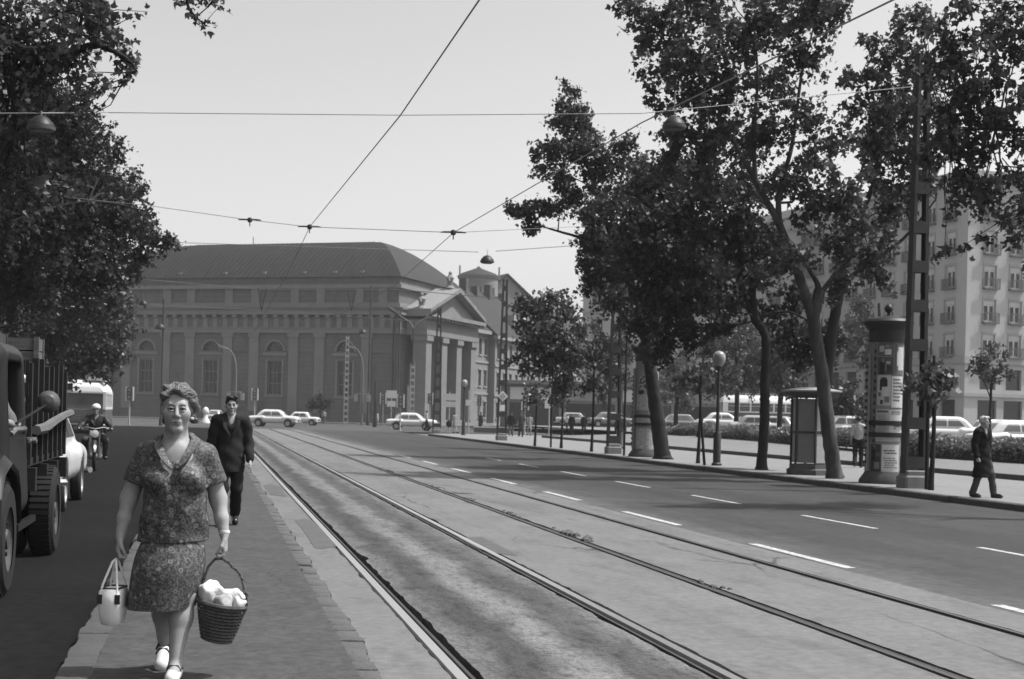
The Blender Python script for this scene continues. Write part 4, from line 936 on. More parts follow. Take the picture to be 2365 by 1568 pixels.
tree('thick trunked plane tree in front of the far poster column', b, (pl(52.5, [(1530, 1061), (1520, 980), (1508, 900), (1495, 800), (1470, 700)]), .3, .18),
     [(pl(52.5, [(1470, 700), (1430, 600), (1395, 500), (1370, 420), (1340, 340), (1318, 250)]), .12, .02), (pl(52.5, [(1395, 560), (1330, 545), (1260, 525), (1190, 500)]), .07, .015), (pl(52.5, [(1470, 700), (1500, 600), (1480, 480)]), .1, .03), (pl(52.5, [(1440, 620), (1380, 620), (1345, 640)]), .05, .015)],
     cl(52.5, [(1303, 190, 13), (1320, 215, 20), (1296, 235, 22), (1330, 255, 32), (1300, 285, 34), (1350, 290, 34), (1275, 345, 34), (1240, 350, 20), (1330, 345, 44), (1370, 350, 40), (1300, 405, 34), (1385, 400, 44), (1420, 370, 36), (1250, 385, 22), (1220, 490, 34), (1180, 492, 22), (1250, 470, 26), (1225, 530, 22), (1290, 480, 28), (1330, 460, 30), (1300, 440, 22), (1360, 500, 44), (1400, 470, 44), (1440, 440, 40), (1380, 570, 46), (1350, 610, 26), (1420, 560, 50), (1390, 640, 40), (1440, 640, 46), (1460, 540, 44), (1360, 660, 28), (1420, 700, 40), (1460, 720, 40), (1450, 330, 30), (1480, 380, 36), (1345, 560, 24)]),
     .15, 900, m_leaf, None, LOBE, group='plane trees along the right kerb')
b = Vector((17.4, 38.6, .12))
tree('plane tree behind the near poster column with a loose crown', b, ([b, (17.5, 38.6, 3), (17.7, 38.5, 5), (18.0, 38.3, 7)], .2, .12),
     [([(18.0, 38.3, 7), (18.6, 38, 9), (18.2, 38, 11.5)], .1, .02), ([(17.7, 38.5, 5.6), (19.6, 38.3, 7), (20.5, 38, 8.2)], .08, .02), ([(18, 38.3, 7), (17.2, 38, 8.8), (17.2, 38, 10)], .07, .02)],
     cl(41, [(2050, 130, 44), (2070, 200, 50), (2030, 270, 56), (2100, 280, 60), (2040, 350, 56), (2110, 360, 60), (2060, 430, 50), (2000, 400, 40), (2130, 420, 40), (2010, 180, 36), (2150, 330, 40), (2080, 480, 36), (2100, 120, 36), (2000, 330, 40), (2040, 500, 34), (2150, 240, 40), (2110, 30, 36), (2150, 60, 40), (2080, 60, 34), (2130, 180, 44), (2180, 160, 40), (2120, 430, 34), (2090, 250, 40), (2180, 300, 40), (1980, 260, 36), (1960, 180, 30), (2010, 90, 30)]),
     .16, 560, m_leaf, None, LOBE, group='plane trees along the right kerb')
b = Vector((16.6, 22.0, .12))
tree('plane tree standing beyond the right edge, branches entering from the right', b, ([b, (16.6, 22, 3), (16.5, 22, 5), (16.3, 22, 6.4)], .28, .17),
     [([(16.5, 22, 5.0), (15.6, 22.8, 5.7), (14.9, 23.2, 6.6), (14.4, 23.4, 7.3)], .1, .02), ([(16.3, 22, 6.4), (15.7, 22.4, 8), (15.0, 23, 9.2)], .1, .02), ([(16.5, 22, 5.6), (15.4, 23, 6.8), (14.3, 24.3, 7.2), (13.6, 25, 7.2)], .07, .015), ([(16.3, 22, 6.4), (17, 21.6, 8.5), (17.4, 21, 10)], .1, .03), ([(16.5, 22, 5), (17.6, 21, 6.4), (18.6, 20, 7.4)], .09, .03)],
     cl(27, [(2190, 70, 48), (2250, 110, 50), (2160, 150, 50), (2225, 190, 60), (2310, 60, 44), (2345, 130, 44), (2290, 160, 40), (2180, 240, 48), (2260, 270, 56), (2330, 250, 44), (2200, 320, 48), (2280, 340, 56), (2345, 330, 40), (2150, 390, 36), (2220, 400, 44), (2290, 420, 44), (2350, 420, 40), (2215, 470, 22), (2260, 480, 32), (2320, 490, 36), (2190, 495, 16), (2180, 590, 18), (2215, 575, 14), (2290, 545, 24), (2340, 560, 26), (2360, 620, 20), (2420, 200, 90), (2440, 380, 90), (2420, 60, 90), (2520, 250, 110), (2120, 330, 30), (2350, 10, 40), (2130, 80, 30), (2240, 20, 44), (2290, 40, 40), (2240, 360, 40), (2310, 290, 44), (2200, 250, 44), (2270, 210, 44), (2330, 190, 40), (2250, 440, 36), (2310, 450, 36), (2355, 480, 36)]),
     .135, 620, m_leaf, None, LOBE, group='plane trees along the right kerb')

# --- young staked trees
def young(label, px_, py_, h, lst, stake=True, d=None, leaf=.16, dens=640, m=None, r=.06):
    b = P(px_, py_); d = d or (b - Vector((0, 0, 0))).dot(fw)
    top = Vector((b.x, b.y, h)); pts = [b, b.lerp(top, .5) + Vector((.04, 0, 0)), top]
    t = tree(label, b, (pts, r, r * .55), [([b.lerp(top, .8), at(x, y, d)], r * .4, .012) for x, y, rr in lst[:3]], cl(d, lst, .8), leaf, dens, m or m_leaf2, None, LOBE if d < 50 else DIAM, 'young_tree', 'tree', 'young staked trees')
    return t
def stake(label, px_, py_, h, lean=0., r=.045):
    b = P(px_, py_); t = thing('tree_stake', label, 'stake', b, 0, 'tree stakes')
    MB().tube([(0, 0, 0), (lean * .5, .02, h * .5), (lean, 0, h)], [r * 1.1, r, r * .8], 7).build('pole', m_bark, t, True)
    MB().lathe([(r * 1.5, h * .55), (r * 1.5, h * .6)], 8, (lean * .57, 0, 0)).build('tie', m_mast, t)
young('young tree with dense crown, first to the right of the diamond sign', 1296, 1035, 5.0, [(1235, 705, 36), (1270, 690, 30), (1300, 720, 34), (1215, 745, 30), (1260, 760, 46), (1310, 780, 44), (1225, 800, 34), (1270, 830, 44), (1330, 830, 40), (1300, 880, 36), (1215, 850, 22), (1340, 760, 26), (1185, 830, 15), (1280, 920, 20), (1205, 700, 22)], leaf=.19)
young('young tree beside the walking group, small crown hidden in its neighbour', 1235, 1030, 3.2, [(1235, 915, 22), (1225, 900, 16), (1250, 905, 16)], leaf=.16)
young('young tree with small low crown between two masts', 1366, 1043, 4.4, [(1375, 830, 34), (1400, 790, 36), (1370, 880, 24), (1410, 850, 32), (1350, 890, 18), (1440, 800, 30), (1430, 880, 26), (1390, 910, 15)], leaf=.17)
young('pale leaved young tree left of the globe lamp', 1612, 1070, 3.6, [(1600, 850, 24), (1575, 870, 20), (1620, 880, 24), (1590, 890, 20), (1560, 890, 16), (1635, 850, 16)], leaf=.17, m=leaf_mat('pale_leaves', .13))
young('small round crowned tree tied to a stake at the near mast', 2150, 1132, 3.2, [(2145, 862, 24), (2170, 880, 24), (2110, 890, 20), (2200, 885, 16), (2135, 900, 22), (2090, 893, 10), (2160, 845, 14), (2180, 900, 18), (2150, 915, 16)], leaf=.15, dens=800)
stake('straight stake in front of the dense young tree', 1272, 1033, 4.2); stake('stake beside the second lattice mast', 1441, 1052, 4.6); stake('dark stake leaning left next to the globe lamp', 1627, 1074, 2.6, -.25); stake('straight stake of the small tree by the near mast', 2140, 1130, 3.0)
b = at(2285, 1000, 62); b.z = .3
tree('small park tree in front of the pale corner of the block', b, ([b, b + Vector((0, 0, 1.6)), b + Vector((.05, 0, 3.4))], .08, .05), [([b + Vector((0, 0, 2.6)), at(2260, 850, 62)], .03, .015)], cl(62, [(2285, 830, 22), (2260, 850, 20), (2310, 850, 20), (2285, 870, 20), (2320, 820, 10), (2250, 830, 10), (2290, 800, 12), (2330, 870, 10)]), .18, 640, m_leaf2, None, DIAM, 'park_tree', 'tree', 'trees in the square')
def park(label, x, d, base_y, lst, m=None, dens=420, leaf=.24):
    b = at(x, 980, d); b.z = .3; top = at(x, base_y, d)
    tree(label, b, ([b, b.lerp(top, .6) + Vector((.1, 0, 0)), top], .2, .1), [([b.lerp(top, .7), at(q[0], q[1], d)], .07, .03) for q in lst[:3]], cl(d, lst), leaf, dens, m or m_leaf2, None, DIAM, 'park_tree', 'tree', 'trees in the square')
park('broad park tree behind the bus, left of the knobbed trunk', 1700, 100, 800, [(1660, 800, 50), (1710, 770, 46), (1740, 830, 50), (1680, 860, 40), (1640, 850, 30), (1720, 880, 40), (1660, 750, 26), (1640, 900, 26)])
park('park tree behind the telephone box', 1800, 92, 820, [(1800, 850, 40), (1770, 880, 30), (1820, 890, 36), (1790, 800, 36), (1840, 840, 30), (1760, 820, 30)], m_leaf)
park('dark park tree right of the telephone box', 1965, 84, 900, [(1950, 920, 30), (1985, 930, 30), (1930, 950, 24), (1970, 890, 20), (2000, 960, 24), (1940, 890, 16)], m_leaf)
park('park tree behind the far poster column', 1560, 112, 850, [(1545, 880, 32), (1580, 890, 30), (1560, 850, 26), (1600, 860, 26), (1530, 920, 20), (1585, 930, 22)], leaf_mat('grey_leaves', .10))
park('park tree in front of the pale block, behind the near column', 2030, 110, 700, [(2010, 760, 40), (1980, 740, 30), (2050, 780, 36), (1960, 800, 30), (2010, 830, 30), (1990, 700, 26)], m_leaf2)
b = at(740, 968, 168); b.z = .13
tree('tiny tree in front of the church wall', b, ([b, b + Vector((0, 0, 1.2)), b + Vector((0, 0, 3))], .09, .05), [([b + Vector((0, 0, 1.6)), at(720, 935, 168)], .03, .02), ([b + Vector((0, 0, 1.6)), at(760, 935, 168)], .03, .02)], cl(168, [(737, 915, 10), (725, 928, 12), (750, 928, 12), (738, 938, 12), (716, 937, 7), (760, 938, 7)], .4), .3, 220, m_leaf, None, DIAM, 'park_tree', 'tree')

# hedge rows in front of the parked cars
m_hedge = leaf_mat('hedge_leaves', .15)
def hedge(label, x0, y0, x1, y1, w, h0, h1, n, z=.26):
    t = thing('hedge', label, 'hedge', (x0, y0, z), 0, 'hedges along the lawn'); L = math.hypot(x1 - x0, y1 - y0); ux, uy = (x1 - x0) / L, (y1 - y0) / L
    f = rng.random(n); hh = h0 + (h1 - h0) * (.5 + .5 * np.sin(f * L * .9 + 1)) ; v = rng.random(n) ** .5 * hh; s = rng.uniform(-w / 2, w / 2, n)
    C = np.stack([ux * f * L - uy * s, uy * f * L + ux * s, v * np.sqrt(np.clip(1 - (2 * s / w) ** 4 * .5, 0, 1))], 1)
    V, Fc = leaves(C, .13, DIAM, .1); o = link('foliage', np_mesh('foliage', V, Fc, m_hedge, False), None, t); o['kind'] = 'stuff'
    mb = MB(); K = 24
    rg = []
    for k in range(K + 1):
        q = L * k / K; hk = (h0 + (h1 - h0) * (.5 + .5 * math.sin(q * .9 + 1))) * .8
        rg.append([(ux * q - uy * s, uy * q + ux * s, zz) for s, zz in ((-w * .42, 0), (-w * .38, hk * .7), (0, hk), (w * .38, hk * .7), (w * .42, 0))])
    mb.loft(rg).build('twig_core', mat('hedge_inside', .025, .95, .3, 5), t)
hedge('long leafy hedge between the far poster column and the telephone box', 30.0, 84, 29.6, 60, 1.3, .6, .9, 17000, .5)
hedge('trimmed hedge right of the near poster column', 29.6, 56, 31.5, 36, 1.5, .8, 1.0, 19000)
hedge('low hedge patch behind the second lattice mast', 30.2, 95, 30.1, 86, 1.0, .4, .8, 5000, .56)
# ================================================================== POSTER COLUMNS, TELEPHONE BOX
def uv_patch(name, R, a0, a1, z0, z1, m, parent, n=8):
    """sheet of paper pasted on a round column"""
    V = []; Fc = []; uv = []
    for i in range(n + 1):
        a = a0 + (a1 - a0) * i / n
        for j in (0, 1): V.append((R * math.cos(a), R * math.sin(a), z1 if j else z0))
    for i in range(n): Fc.append((2 * i, 2 * i + 2, 2 * i + 3, 2 * i + 1)); uv += [(i / n, 0), ((i + 1) / n, 0), ((i + 1) / n, 1), (i / n, 1)]
    me = bpy.data.meshes.new(name); me.from_pydata(V, [], Fc); l = me.uv_layers.new()
    for k, q in enumerate(uv): l.data[k].uv = q
    me.materials.append(m); return link(name, me, None, parent)
def poster_mat(name, paper, ink, rows, mode='text', seed=0.):
    m = bpy.data.materials.new(name); m.use_nodes = True; nt = m.node_tree; b = nt.nodes['Principled BSDF']; b.inputs['Roughness'].default_value = .8
    tc = nt.nodes.new('ShaderNodeTexCoord'); L = nt.links.new
    if mode == 'text':
        mp = nt.nodes.new('ShaderNodeMapping'); mp.inputs['Location'].default_value = (seed, seed * .37, 0); L(tc.outputs['UV'], mp.inputs[0])
        br = nt.nodes.new('ShaderNodeTexBrick'); br.offset = .37; br.inputs['Scale'].default_value = 1; br.inputs['Brick Width'].default_value = .3; br.inputs['Row Height'].default_value = 1 / rows
        br.inputs['Mortar Size'].default_value = .018; br.inputs['Mortar Smooth'].default_value = .4; br.inputs['Color1'].default_value = (ink,) * 3 + (1,); br.inputs['Color2'].default_value = ((ink + paper) * .55,) * 3 + (1,); br.inputs['Mortar'].default_value = (paper,) * 3 + (1,)
        L(mp.outputs[0], br.inputs['Vector'])
        sp = nt.nodes.new('ShaderNodeSeparateXYZ'); L(tc.outputs['UV'], sp.inputs[0])
        nz = nt.nodes.new('ShaderNodeTexNoise'); nz.inputs['Scale'].default_value = 5; nz.inputs['Detail'].default_value = 1; L(mp.outputs[0], nz.inputs['Vector'])
        r = nt.nodes.new('ShaderNodeMapRange'); r.inputs[1].default_value = .47; r.inputs[2].default_value = .5; L(nz.outputs[0], r.inputs[0])
        ed = nt.nodes.new('ShaderNodeMath'); ed.operation = 'PINGPONG'; ed.inputs[1].default_value = .5; L(sp.outputs[0], ed.inputs[0])
        e2 = nt.nodes.new('ShaderNodeMath'); e2.operation = 'GREATER_THAN'; e2.inputs[1].default_value = .1; L(ed.outputs[0], e2.inputs[0])
        mu = nt.nodes.new('ShaderNodeMath'); mu.operation = 'MULTIPLY'; L(r.outputs[0], mu.inputs[0]); L(e2.outputs[0], mu.inputs[1])
        mx = nt.nodes.new('ShaderNodeMixRGB'); L(mu.outputs[0], mx.inputs[0]); mx.inputs[1].default_value = (paper,) * 3 + (1,); L(br.outputs[0], mx.inputs[2]); L(mx.outputs[0], b.inputs['Base Color'])
    else:
        mp = nt.nodes.new('ShaderNodeMapping'); mp.inputs['Location'].default_value = (seed * 3.1, seed, 0); L(tc.outputs['UV'], mp.inputs[0])
        nz = nt.nodes.new('ShaderNodeTexNoise'); nz.inputs['Scale'].default_value = 1.7; nz.inputs['Detail'].default_value = 1.0; nz.inputs['Distortion'].default_value = 1.2; L(mp.outputs[0], nz.inputs['Vector'])
        cr_ = nt.nodes.new('ShaderNodeValToRGB'); cr_.color_ramp.interpolation = 'CONSTANT'; e = cr_.color_ramp.elements
        e[0].color = (ink,) * 3 + (1,); e[1].position = .42; e[1].color = ((ink + paper) / 2,) * 3 + (1,); x = e.new(.54); x.color = (paper,) * 3 + (1,); x = e.new(.66); x.color = (ink * 1.6,) * 3 + (1,)
        L(nz.outputs[0], cr_.inputs[0]); L(cr_.outputs[0], b.inputs['Base Color'])
    return m
PM = [poster_mat('poster_text_a', .4, .06, 7, 'text', 1.3), poster_mat('poster_text_b', .3, .1, 5, 'text', 4.1), poster_mat('poster_picture_a', .34, .03, 0, 'pic', 2.2), poster_mat('poster_picture_b', .3, .025, 0, 'pic', 6.4), poster_mat('poster_text_c', .42, .1, 10, 'text', 9.), poster_mat('poster_plain', .34, .2, 10, 'text', 2.7)]
m_colm = mat('column_plaster', .2, .9, .2, 3); m_cold = mat('column_metal_dark', .02, .5, .2, 3)
def poster_column(label, loc, R, h, posters, rz=0):
    t = thing('poster_column', label, 'advertising column', loc, rz, 'poster columns on the pavement')
    MB().lathe([(R * 1.45, 0), (R * 1.45, .08), (R * 1.22, .22), (R * 1.12, .3)], 28).build('plinth', mat('column_plinth', .06, .9, .2), t, True)
    MB().lathe([(R, .25), (R, h - .4)], 32).build('drum', m_colm, t, True)
    for z in (.1 + h * .27, h * .365): MB().lathe([(R, z - .06), (R + .05, z - .05), (R + .05, z + .05), (R, z + .06)], 32).build('band', m_cold, t, True)
    MB().lathe([(R + .03, h - .62), (R + .03, h - .34), (R * 1.40, h - .16), (R * 1.44, h - .1), (R * 1.3, h - .04), (R * .5, h + .04), (.06, h + .07)], 32).build('hat', m_cold, t, True, angle=25)
    MB().lathe([(.05, h + .05), (.04, h + .13), (.1, h + .19), (.11, h + .26), (.06, h + .34), (.005, h + .36)], 12).build('finial', m_cold, t, True)
    for a0, a1, z0, z1, k in posters: uv_patch('poster', R + .006 + random.uniform(0, .003), R_(a0), R_(a1), z0, z1, PM[k], t)
    MB().box((-R - .1, -.04, .3), (-R - .02, .04, h - .9)).build('side_ladder', m_colm, t)
    for k in range(16): MB().box((-R - .13, -.06, .5 + k * .17), (-R - .1, .06, .57 + k * .17)).build('ladder_rung', m_cold, t)
    return t
# angles: the camera side of the columns lies around -115 degrees
pc = poster_column('poster column with black brimmed hat beside the near lattice mast', P(2043, 1116), .44, 4.15, [], 0)
GM = {}
def gm(v):
    if v not in GM: GM[v] = mat('print_grey_%d' % int(v * 1000), v * (1.5 if v > .2 else .9), .85, .08, 12)
    return GM[v]
def paste(a0, a1, z0, z1, paper, prints=()):
    """one poster: the sheet and what is printed on it (u0, u1, v0, v1, tone)"""
    o = uv_patch('poster', .446 + random.uniform(0, .002), R_(a0), R_(a1), z0, z1, gm(paper), pc)
    for u0, u1, v0, v1, g in prints: uv_patch('print', .4495 + random.uniform(0, .001), R_(a0 + (a1 - a0) * u0), R_(a0 + (a1 - a0) * u1), z0 + (z1 - z0) * v0, z0 + (z1 - z0) * v1, gm(g), o, 3)
def lines(n, v0, v1, g, big=()):
    out = []
    for k in range(n):
        v = v1 - (v1 - v0) * k / n; hgt = (v1 - v0) / n * .5; a = random.uniform(.08, .16); e = random.uniform(.7, .93); x = a
        while x < e: w_ = random.uniform(.06, .2); out.append((x, min(e, x + w_), v - hgt, v, g)); x += w_ + .03
    return out + list(big)
paste(-165, -150, .4, 3.5, .16, [(0.2, .8, .02 + .06 * k, .05 + .06 * k, .04) for k in range(16)])
paste(-148, -98, 3.18, 3.52, .1, [(.1, .4, .3, .75, .22), (.45, .85, .1, .5, .3), (.5, .7, .62, .8, .2)]); paste(-97, -60, 2.72, 3.52, .16, [(.3, 1, .28, .72, .36), (.42, 1, .14, .86, .36), (.1, .3, .05, .95, .09)])
paste(-148, -98, 2.72, 3.16, .08, [(.15, .45, .0, .7, .03), (.3, .42, .55, .9, .2), (.6, .9, .1, .5, .045), (.55, .8, .6, .75, .22), (.48, .56, .2, .6, .18)])
paste(-148, -104, 1.95, 2.7, .26, [(.2, .75, .5, .86, .03), (.28, .68, .84, .93, .03), (.36, .8, .3, .62, .3), (.45, .7, .42, .58, .2), (.25, .45, .04, .18, .06), (.55, .9, .1, .3, .16), (.1, .3, .3, .44, .12)]); paste(-102, -60, 1.9, 2.68, .36, lines(7, .15, .92, .14))
paste(-150, -108, 1.22, 1.86, .26, lines(12, .08, .78, .19, [(.08, .92, .86, .95, .12)])); paste(-107, -60, 1.24, 1.85, .34, lines(3, .78, .95, .1, [(.3, .8, .3, .36, .16), (.45, .6, .36, .5, .18), (.3, .5, .2, .26, .2)]))
paste(-150, -122, .78 + .3, 1.12 + .06, .25); paste(-150, -65, 1.26 - .2, 1.2, .28, lines(4, .1, .95, .21))
paste(-128, -70, .3, .98, .34, lines(2, .62, .8, .07, lines(5, .1, .52, .2))); paste(-168, -131, .3, .98, .05, [(.1, .5, .4, .8, .015), (.4, .9, .1, .35, .18), (.55, .95, .55, .7, .1), (.2, .5, .84, .96, .2)])
poster_column('poster column half hidden behind the thick plane tree trunk', P(1490, 1055), .45, 4.3, [(-150, -70, 2.4, 3.1, 3), (-160, -100, 1.8, 2.4, 5), (-100, -60, 1.8, 2.4, 5), (-160, -60, 1.27, 1.55, 5), (-160, -112, .3, 1.1, 5), (-108, -60, .3, 1.1, 5)], 0)

def phone_box(label, loc, rz):
    t = thing('telephone_box', label, 'telephone box', loc, rz); R = .56
    hexp = lambda r, z: [(r * math.cos(R_(60 * k + 15)), r * math.sin(R_(60 * k + 15)), z) for k in range(6)]
    MB().loft([hexp(.68, 0), hexp(.68, .14), hexp(.6, .18), hexp(.6, .3)]).build('base', mat('box_base', .08, .8), t)
    mg = mat('box_glass', .15, .4, .2, 1, spec=.6); mp_ = mat('box_panel_pale', .3, .6)
    for k in range(6):
        a0, a1 = R_(60 * k + 15), R_(60 * k + 75); p, q = Vector((R * math.cos(a0), R * math.sin(a0), 0)), Vector((R * math.cos(a1), R * math.sin(a1), 0))
        MB().tube([p + Vector((0, 0, .3)), p + Vector((0, 0, 2.2))], .035, 4).build('corner_post', m_mast, t)
        i = (p + q) / 2; inn = -i.normalized() * .02; u = (q - p).normalized() * .045
        for z0, z1, m in ((.34, 1.16, mp_ if k % 2 == 0 else mg), (1.24, 2.15, mp_ if k % 2 == 0 else mg)):
            A = [p + u + inn, q - u + inn, q - u + inn * 1.6, p + u + inn * 1.6]
            MB().loft([[v + Vector((0, 0, z0)) for v in A], [v + Vector((0, 0, z1)) for v in A]]).build('panel', m, t)
        A = [p + u * .5, q - u * .5, q - u * .5 + inn * 1.6, p + u * .5 + inn * 1.6]
        MB().loft([[v + Vector((0, 0, 1.17)) for v in A], [v + Vector((0, 0, 1.23)) for v in A]]).build('rail', m_mast, t)
    MB().loft([hexp(.6, 2.18), hexp(.82, 2.24), hexp(.84, 2.34)]).build('roof', mat('box_roof', .045, .6), t)
    MB().loft([hexp(.86, 2.345), hexp(.88, 2.36), hexp(.88, 2.39), hexp(.4, 2.47)]).build('roof_sheet', mat('roof_sheet_pale', .3, .6), t)
    return t
phone_box('six sided telephone box with dark eaves under the leaning plane tree', P(1870, 1096), .1)
t = tag(MB().box((-.35, -.2, 0), (.35, .2, 1.85)).build('switch_cabinet', mat('cabinet_pale', .4, .7)), 'tall pale switch cabinet left of the far poster column', 'cabinet'); b = P(1456, 1030); t.location = (b.x + 1.2, b.y, .12)
hb = at(1335, 960, 158); hb.z = .5
ho = thing('hoarding', 'pale hoarding with ring shaped posters behind the young trees', 'hoarding', hb, -YAW)
MB().box((-3, 0, .2), (4.2, .12, 3.9)).build('board', m_h1t, ho)
for x, z, w_, h_, k in ((-2.6, 2.2, 1.5, 1.5, 4), (-.9, .6, 1.2, 2.9, 2), (.6, 2.1, 1.4, 1.5, 0), (.6, .5, 1.4, 1.4, 3), (2.3, .9, 1.6, 2.4, 5)):
    me = bpy.data.meshes.new('poster'); me.from_pydata([(x, -.01, z), (x + w_, -.01, z), (x + w_, -.01, z + h_), (x, -.01, z + h_)], [], [(0, 1, 2, 3)]); l = me.uv_layers.new()
    for q, c in enumerate(((0, 0), (1, 0), (1, 1), (0, 1))): l.data[q].uv = c
    me.materials.append(PM[k]); link('poster', me, None, ho)

# ================================================================== VEHICLES
m_cwhite = mat('car_paint_white', .55, .22, .04, 3, spec=.5); m_cpale = mat('car_paint_pale_grey', .33, .25, .05, 3, spec=.5); m_cmid = mat('car_paint_grey', .17, .25, .05, 3, spec=.5); m_cdark = mat('car_paint_dark', .03, .25, .05, 3, spec=.5)
m_tyre = mat('tyre_rubber', .018, .85, .2, 20); m_chrome = mat('chrome', .6, .15, .05, metal=.9); m_cglass = mat('car_glass', .1, .06, .1, 1, spec=.7); m_lampg = mat('headlamp_glass', .6, .1, .03, spec=.6)
def wheel_parts(r, w, hub=None):
    ty = MB().lathe([(r * .62, -w / 2), (r * .92, -w / 2), (r, -w * .32), (r, w * .32), (r * .92, w / 2), (r * .62, w / 2)], 24, axis='y', cap=False).mesh('tyre', True)
    ri = MB().lathe([(.02, -w * .3), (r * .3, -w * .42), (r * .34, -w * .3), (r * .62, -w * .36), (r * .64, -w * .5), (r * .66, -w * .5), (r * .66, w * .5), (.02, w * .4)], 20, axis='y').mesh('rim', True)
    return ty, ri
WH = {}
def add_wheel(t, x, y, r, w, side, mrim, name='wheel'):
    k = (r, w)
    if k not in WH: WH[k] = wheel_parts(r, w)
    ty, ri = WH[k]
    o = link(name, ty, m_tyre, t, (x, y, r)); q = link('rim', ri.copy() if ri.materials and ri.materials[0] != mrim else ri, mrim, o)
    if side > 0: o.rotation_euler = (0, 0, math.pi)
    return o
def make_car(kind):
    """front towards +x"""
    big = kind == 'saloon'; L, W, Hc = (4.8, 1.8, 1.6) if big else (3.9, 1.5, 1.42) if kind == 'small' else (4.1, 1.58, 1.46)
    s = Sdf((-L / 2 - .2, -W / 2 - .15, .1), (L / 2 + .2, W / 2 + .15, Hc + .2), .035 if big else .032)
    wr = .35 if big else .3; ax = (1.42, -1.3) if big else (1.2, -1.15) if kind == 'small' else (1.28, -1.2)
    if big:
        s.rbox((0, 0, .66), (2.3, .86, .3), .24, .02); s.ell((1.2, 0, .86), (1.2, .62, .2), .14); s.ell((-1.6, 0, .84), (.8, .62, .16), .12)
        for q in (-1, 1): s.cap((1.0, q * .66, .86), (2.12, q * .66, .78), .17, .15, .1); s.cap((-.9, q * .7, .84), (-2.1, q * .66, .78), .17, .13, .1)
        s.rbox((-.18, 0, 1.22), (1.2, .68, .38), .26, .06, taper=(.34, .16), shear=-.05)
    elif kind == 'small':
        s.rbox((0, 0, .6), (1.85, .72, .27), .2, .02); s.ell((1.1, 0, .74), (.85, .55, .18), .1); s.ell((-1.3, 0, .76), (.6, .6, .2), .1)
        s.rbox((-.1, 0, 1.06), (1.0, .6, .36), .2, .05, taper=(.28, .14), shear=.02)
    else:
        s.rbox((0, 0, .62), (1.95, .76, .28), .16, .02); s.rbox((1.25, 0, .8), (.72, .66, .12), .1, .08); s.rbox((-1.4, 0, .82), (.55, .68, .14), .1, .06)
        s.rbox((-.12, 0, 1.12), (1.1, .64, .34), .16, .04, taper=(.26, .12))
    for x in ax:
        for q in (-1, 1): s.cyl((x, q * W / 2, wr + .02), wr + .07, .22, .02, 'sub', 1)
    P_ = {'body': s.mesh('body', None)}
    def patch(pts, d, off, n=5, m=4):
        """window pane lying on the skin: pts four corners in the plane across d"""
        V = []; Fc = []; d = np.array(d, float); d /= np.linalg.norm(d)
        for i in range(n + 1):
            for j in range(m + 1):
                f, g = i / n, j / m; p = (np.array(pts[0]) * (1 - f) + np.array(pts[1]) * f) * (1 - g) + (np.array(pts[3]) * (1 - f) + np.array(pts[2]) * f) * g
                h = s.hit(p, d); h = p + d * .8 if h is None else h; V.append(h - d * off)
        for i in range(n):
            for j in range(m): k = i * (m + 1) + j; Fc.append((k, k + m + 1, k + m + 2, k + 1))
        return np.array(V), np.array(Fc)
    z0, z1 = (1.08, 1.45) if big else (.93, 1.26) if kind == 'small' else (.98, 1.32)
    sc = L / 4.8; gl = []
    for q in (-1, 1):
        for x0, x1, t0, t1 in ((-.12, .78, -.12, .48), (-1.05, -.2, -.72, -.2)):
            gl.append(('side_window', patch([(x0 * sc, q * 1.5, z0), (x1 * sc, q * 1.5, z0), (t1 * sc, q * 1.5, z1), (t0 * sc, q * 1.5, z1)], (0, -q, 0), .012)))
    wx = .55 if big else .44
    gl.append(('windscreen', patch([(2.5, -wx, z0 + .0), (2.5, wx, z0), (2.5, wx * .85, z1 + .02), (2.5, -wx * .85, z1 + .02)], (-1, 0, 0), .012))); gl.append(('rear_window', patch([(-2.5, wx * .9, z0 + .04), (-2.5, -wx * .9, z0 + .04), (-2.5, -wx * .75, z1), (-2.5, wx * .75, z1)], (1, 0, 0), .012)))
    P_['glass'] = [(n, np_mesh(n, V, Fc, m_cglass)) for n, (V, Fc) in gl]
    hl = MB(); yl = W * .37; x = L / 2
    P_['lamp'] = []
    for q in (-1, 1):
        h = s.hit((x + .3, q * yl, .74 if big else .66), (-1, 0, 0)); h = (x - .1, 0, 0) if h is None else h
        P_['lamp'].append(MB().lathe([(.02, .05), (.07, .04), (.1, 0), (.1, -.06)], 12, (h[0] + .005, q * yl, .74 if big else .66), 'x').mesh('headlight', True))
    bz = .47 if big else .42
    P_['bumper'] = [MB().tube([(e * (L / 2 - .22), -W / 2 - .01, bz), (e * (L / 2 + .04), -W / 2 + .2, bz), (e * (L / 2 + .07), 0, bz), (e * (L / 2 + .04), W / 2 - .2, bz), (e * (L / 2 - .22), W / 2 + .01, bz)], .055, 6).mesh('bumper', True) for e in (1, -1)]
    P_['grille'] = MB().box((L / 2 - .12, -.42, .5), (L / 2 + .02, .42, .68)).mesh('grille')
    return P_, ax, wr, W
CARS = {k: make_car(k) for k in ('saloon', 'small', 'boxy')}
def car(kind, label, loc, rz, paint, group, hub=None):
    P_, ax, wr, W = CARS[kind]; t = thing('car', label, 'car', loc, rz, group)
    o = link('body', P_['body'], None, t)
    if not P_['body'].materials: P_['body'].materials.append(paint)
    o.material_slots[0].link = 'OBJECT'; o.material_slots[0].material = paint
    for n, me in P_['glass']: link(n, me, None, t)
    for me in P_['lamp']: link('headlight', me, m_lampg, t)
    for me in P_['bumper']: link('bumper', me, m_chrome, t)
    link('grille', P_['grille'], m_frame, t)
    for x in ax:
        for q in (-1, 1): add_wheel(t, x, q * (W / 2 - .13), wr, .17, q, hub or m_cpale)
    return t
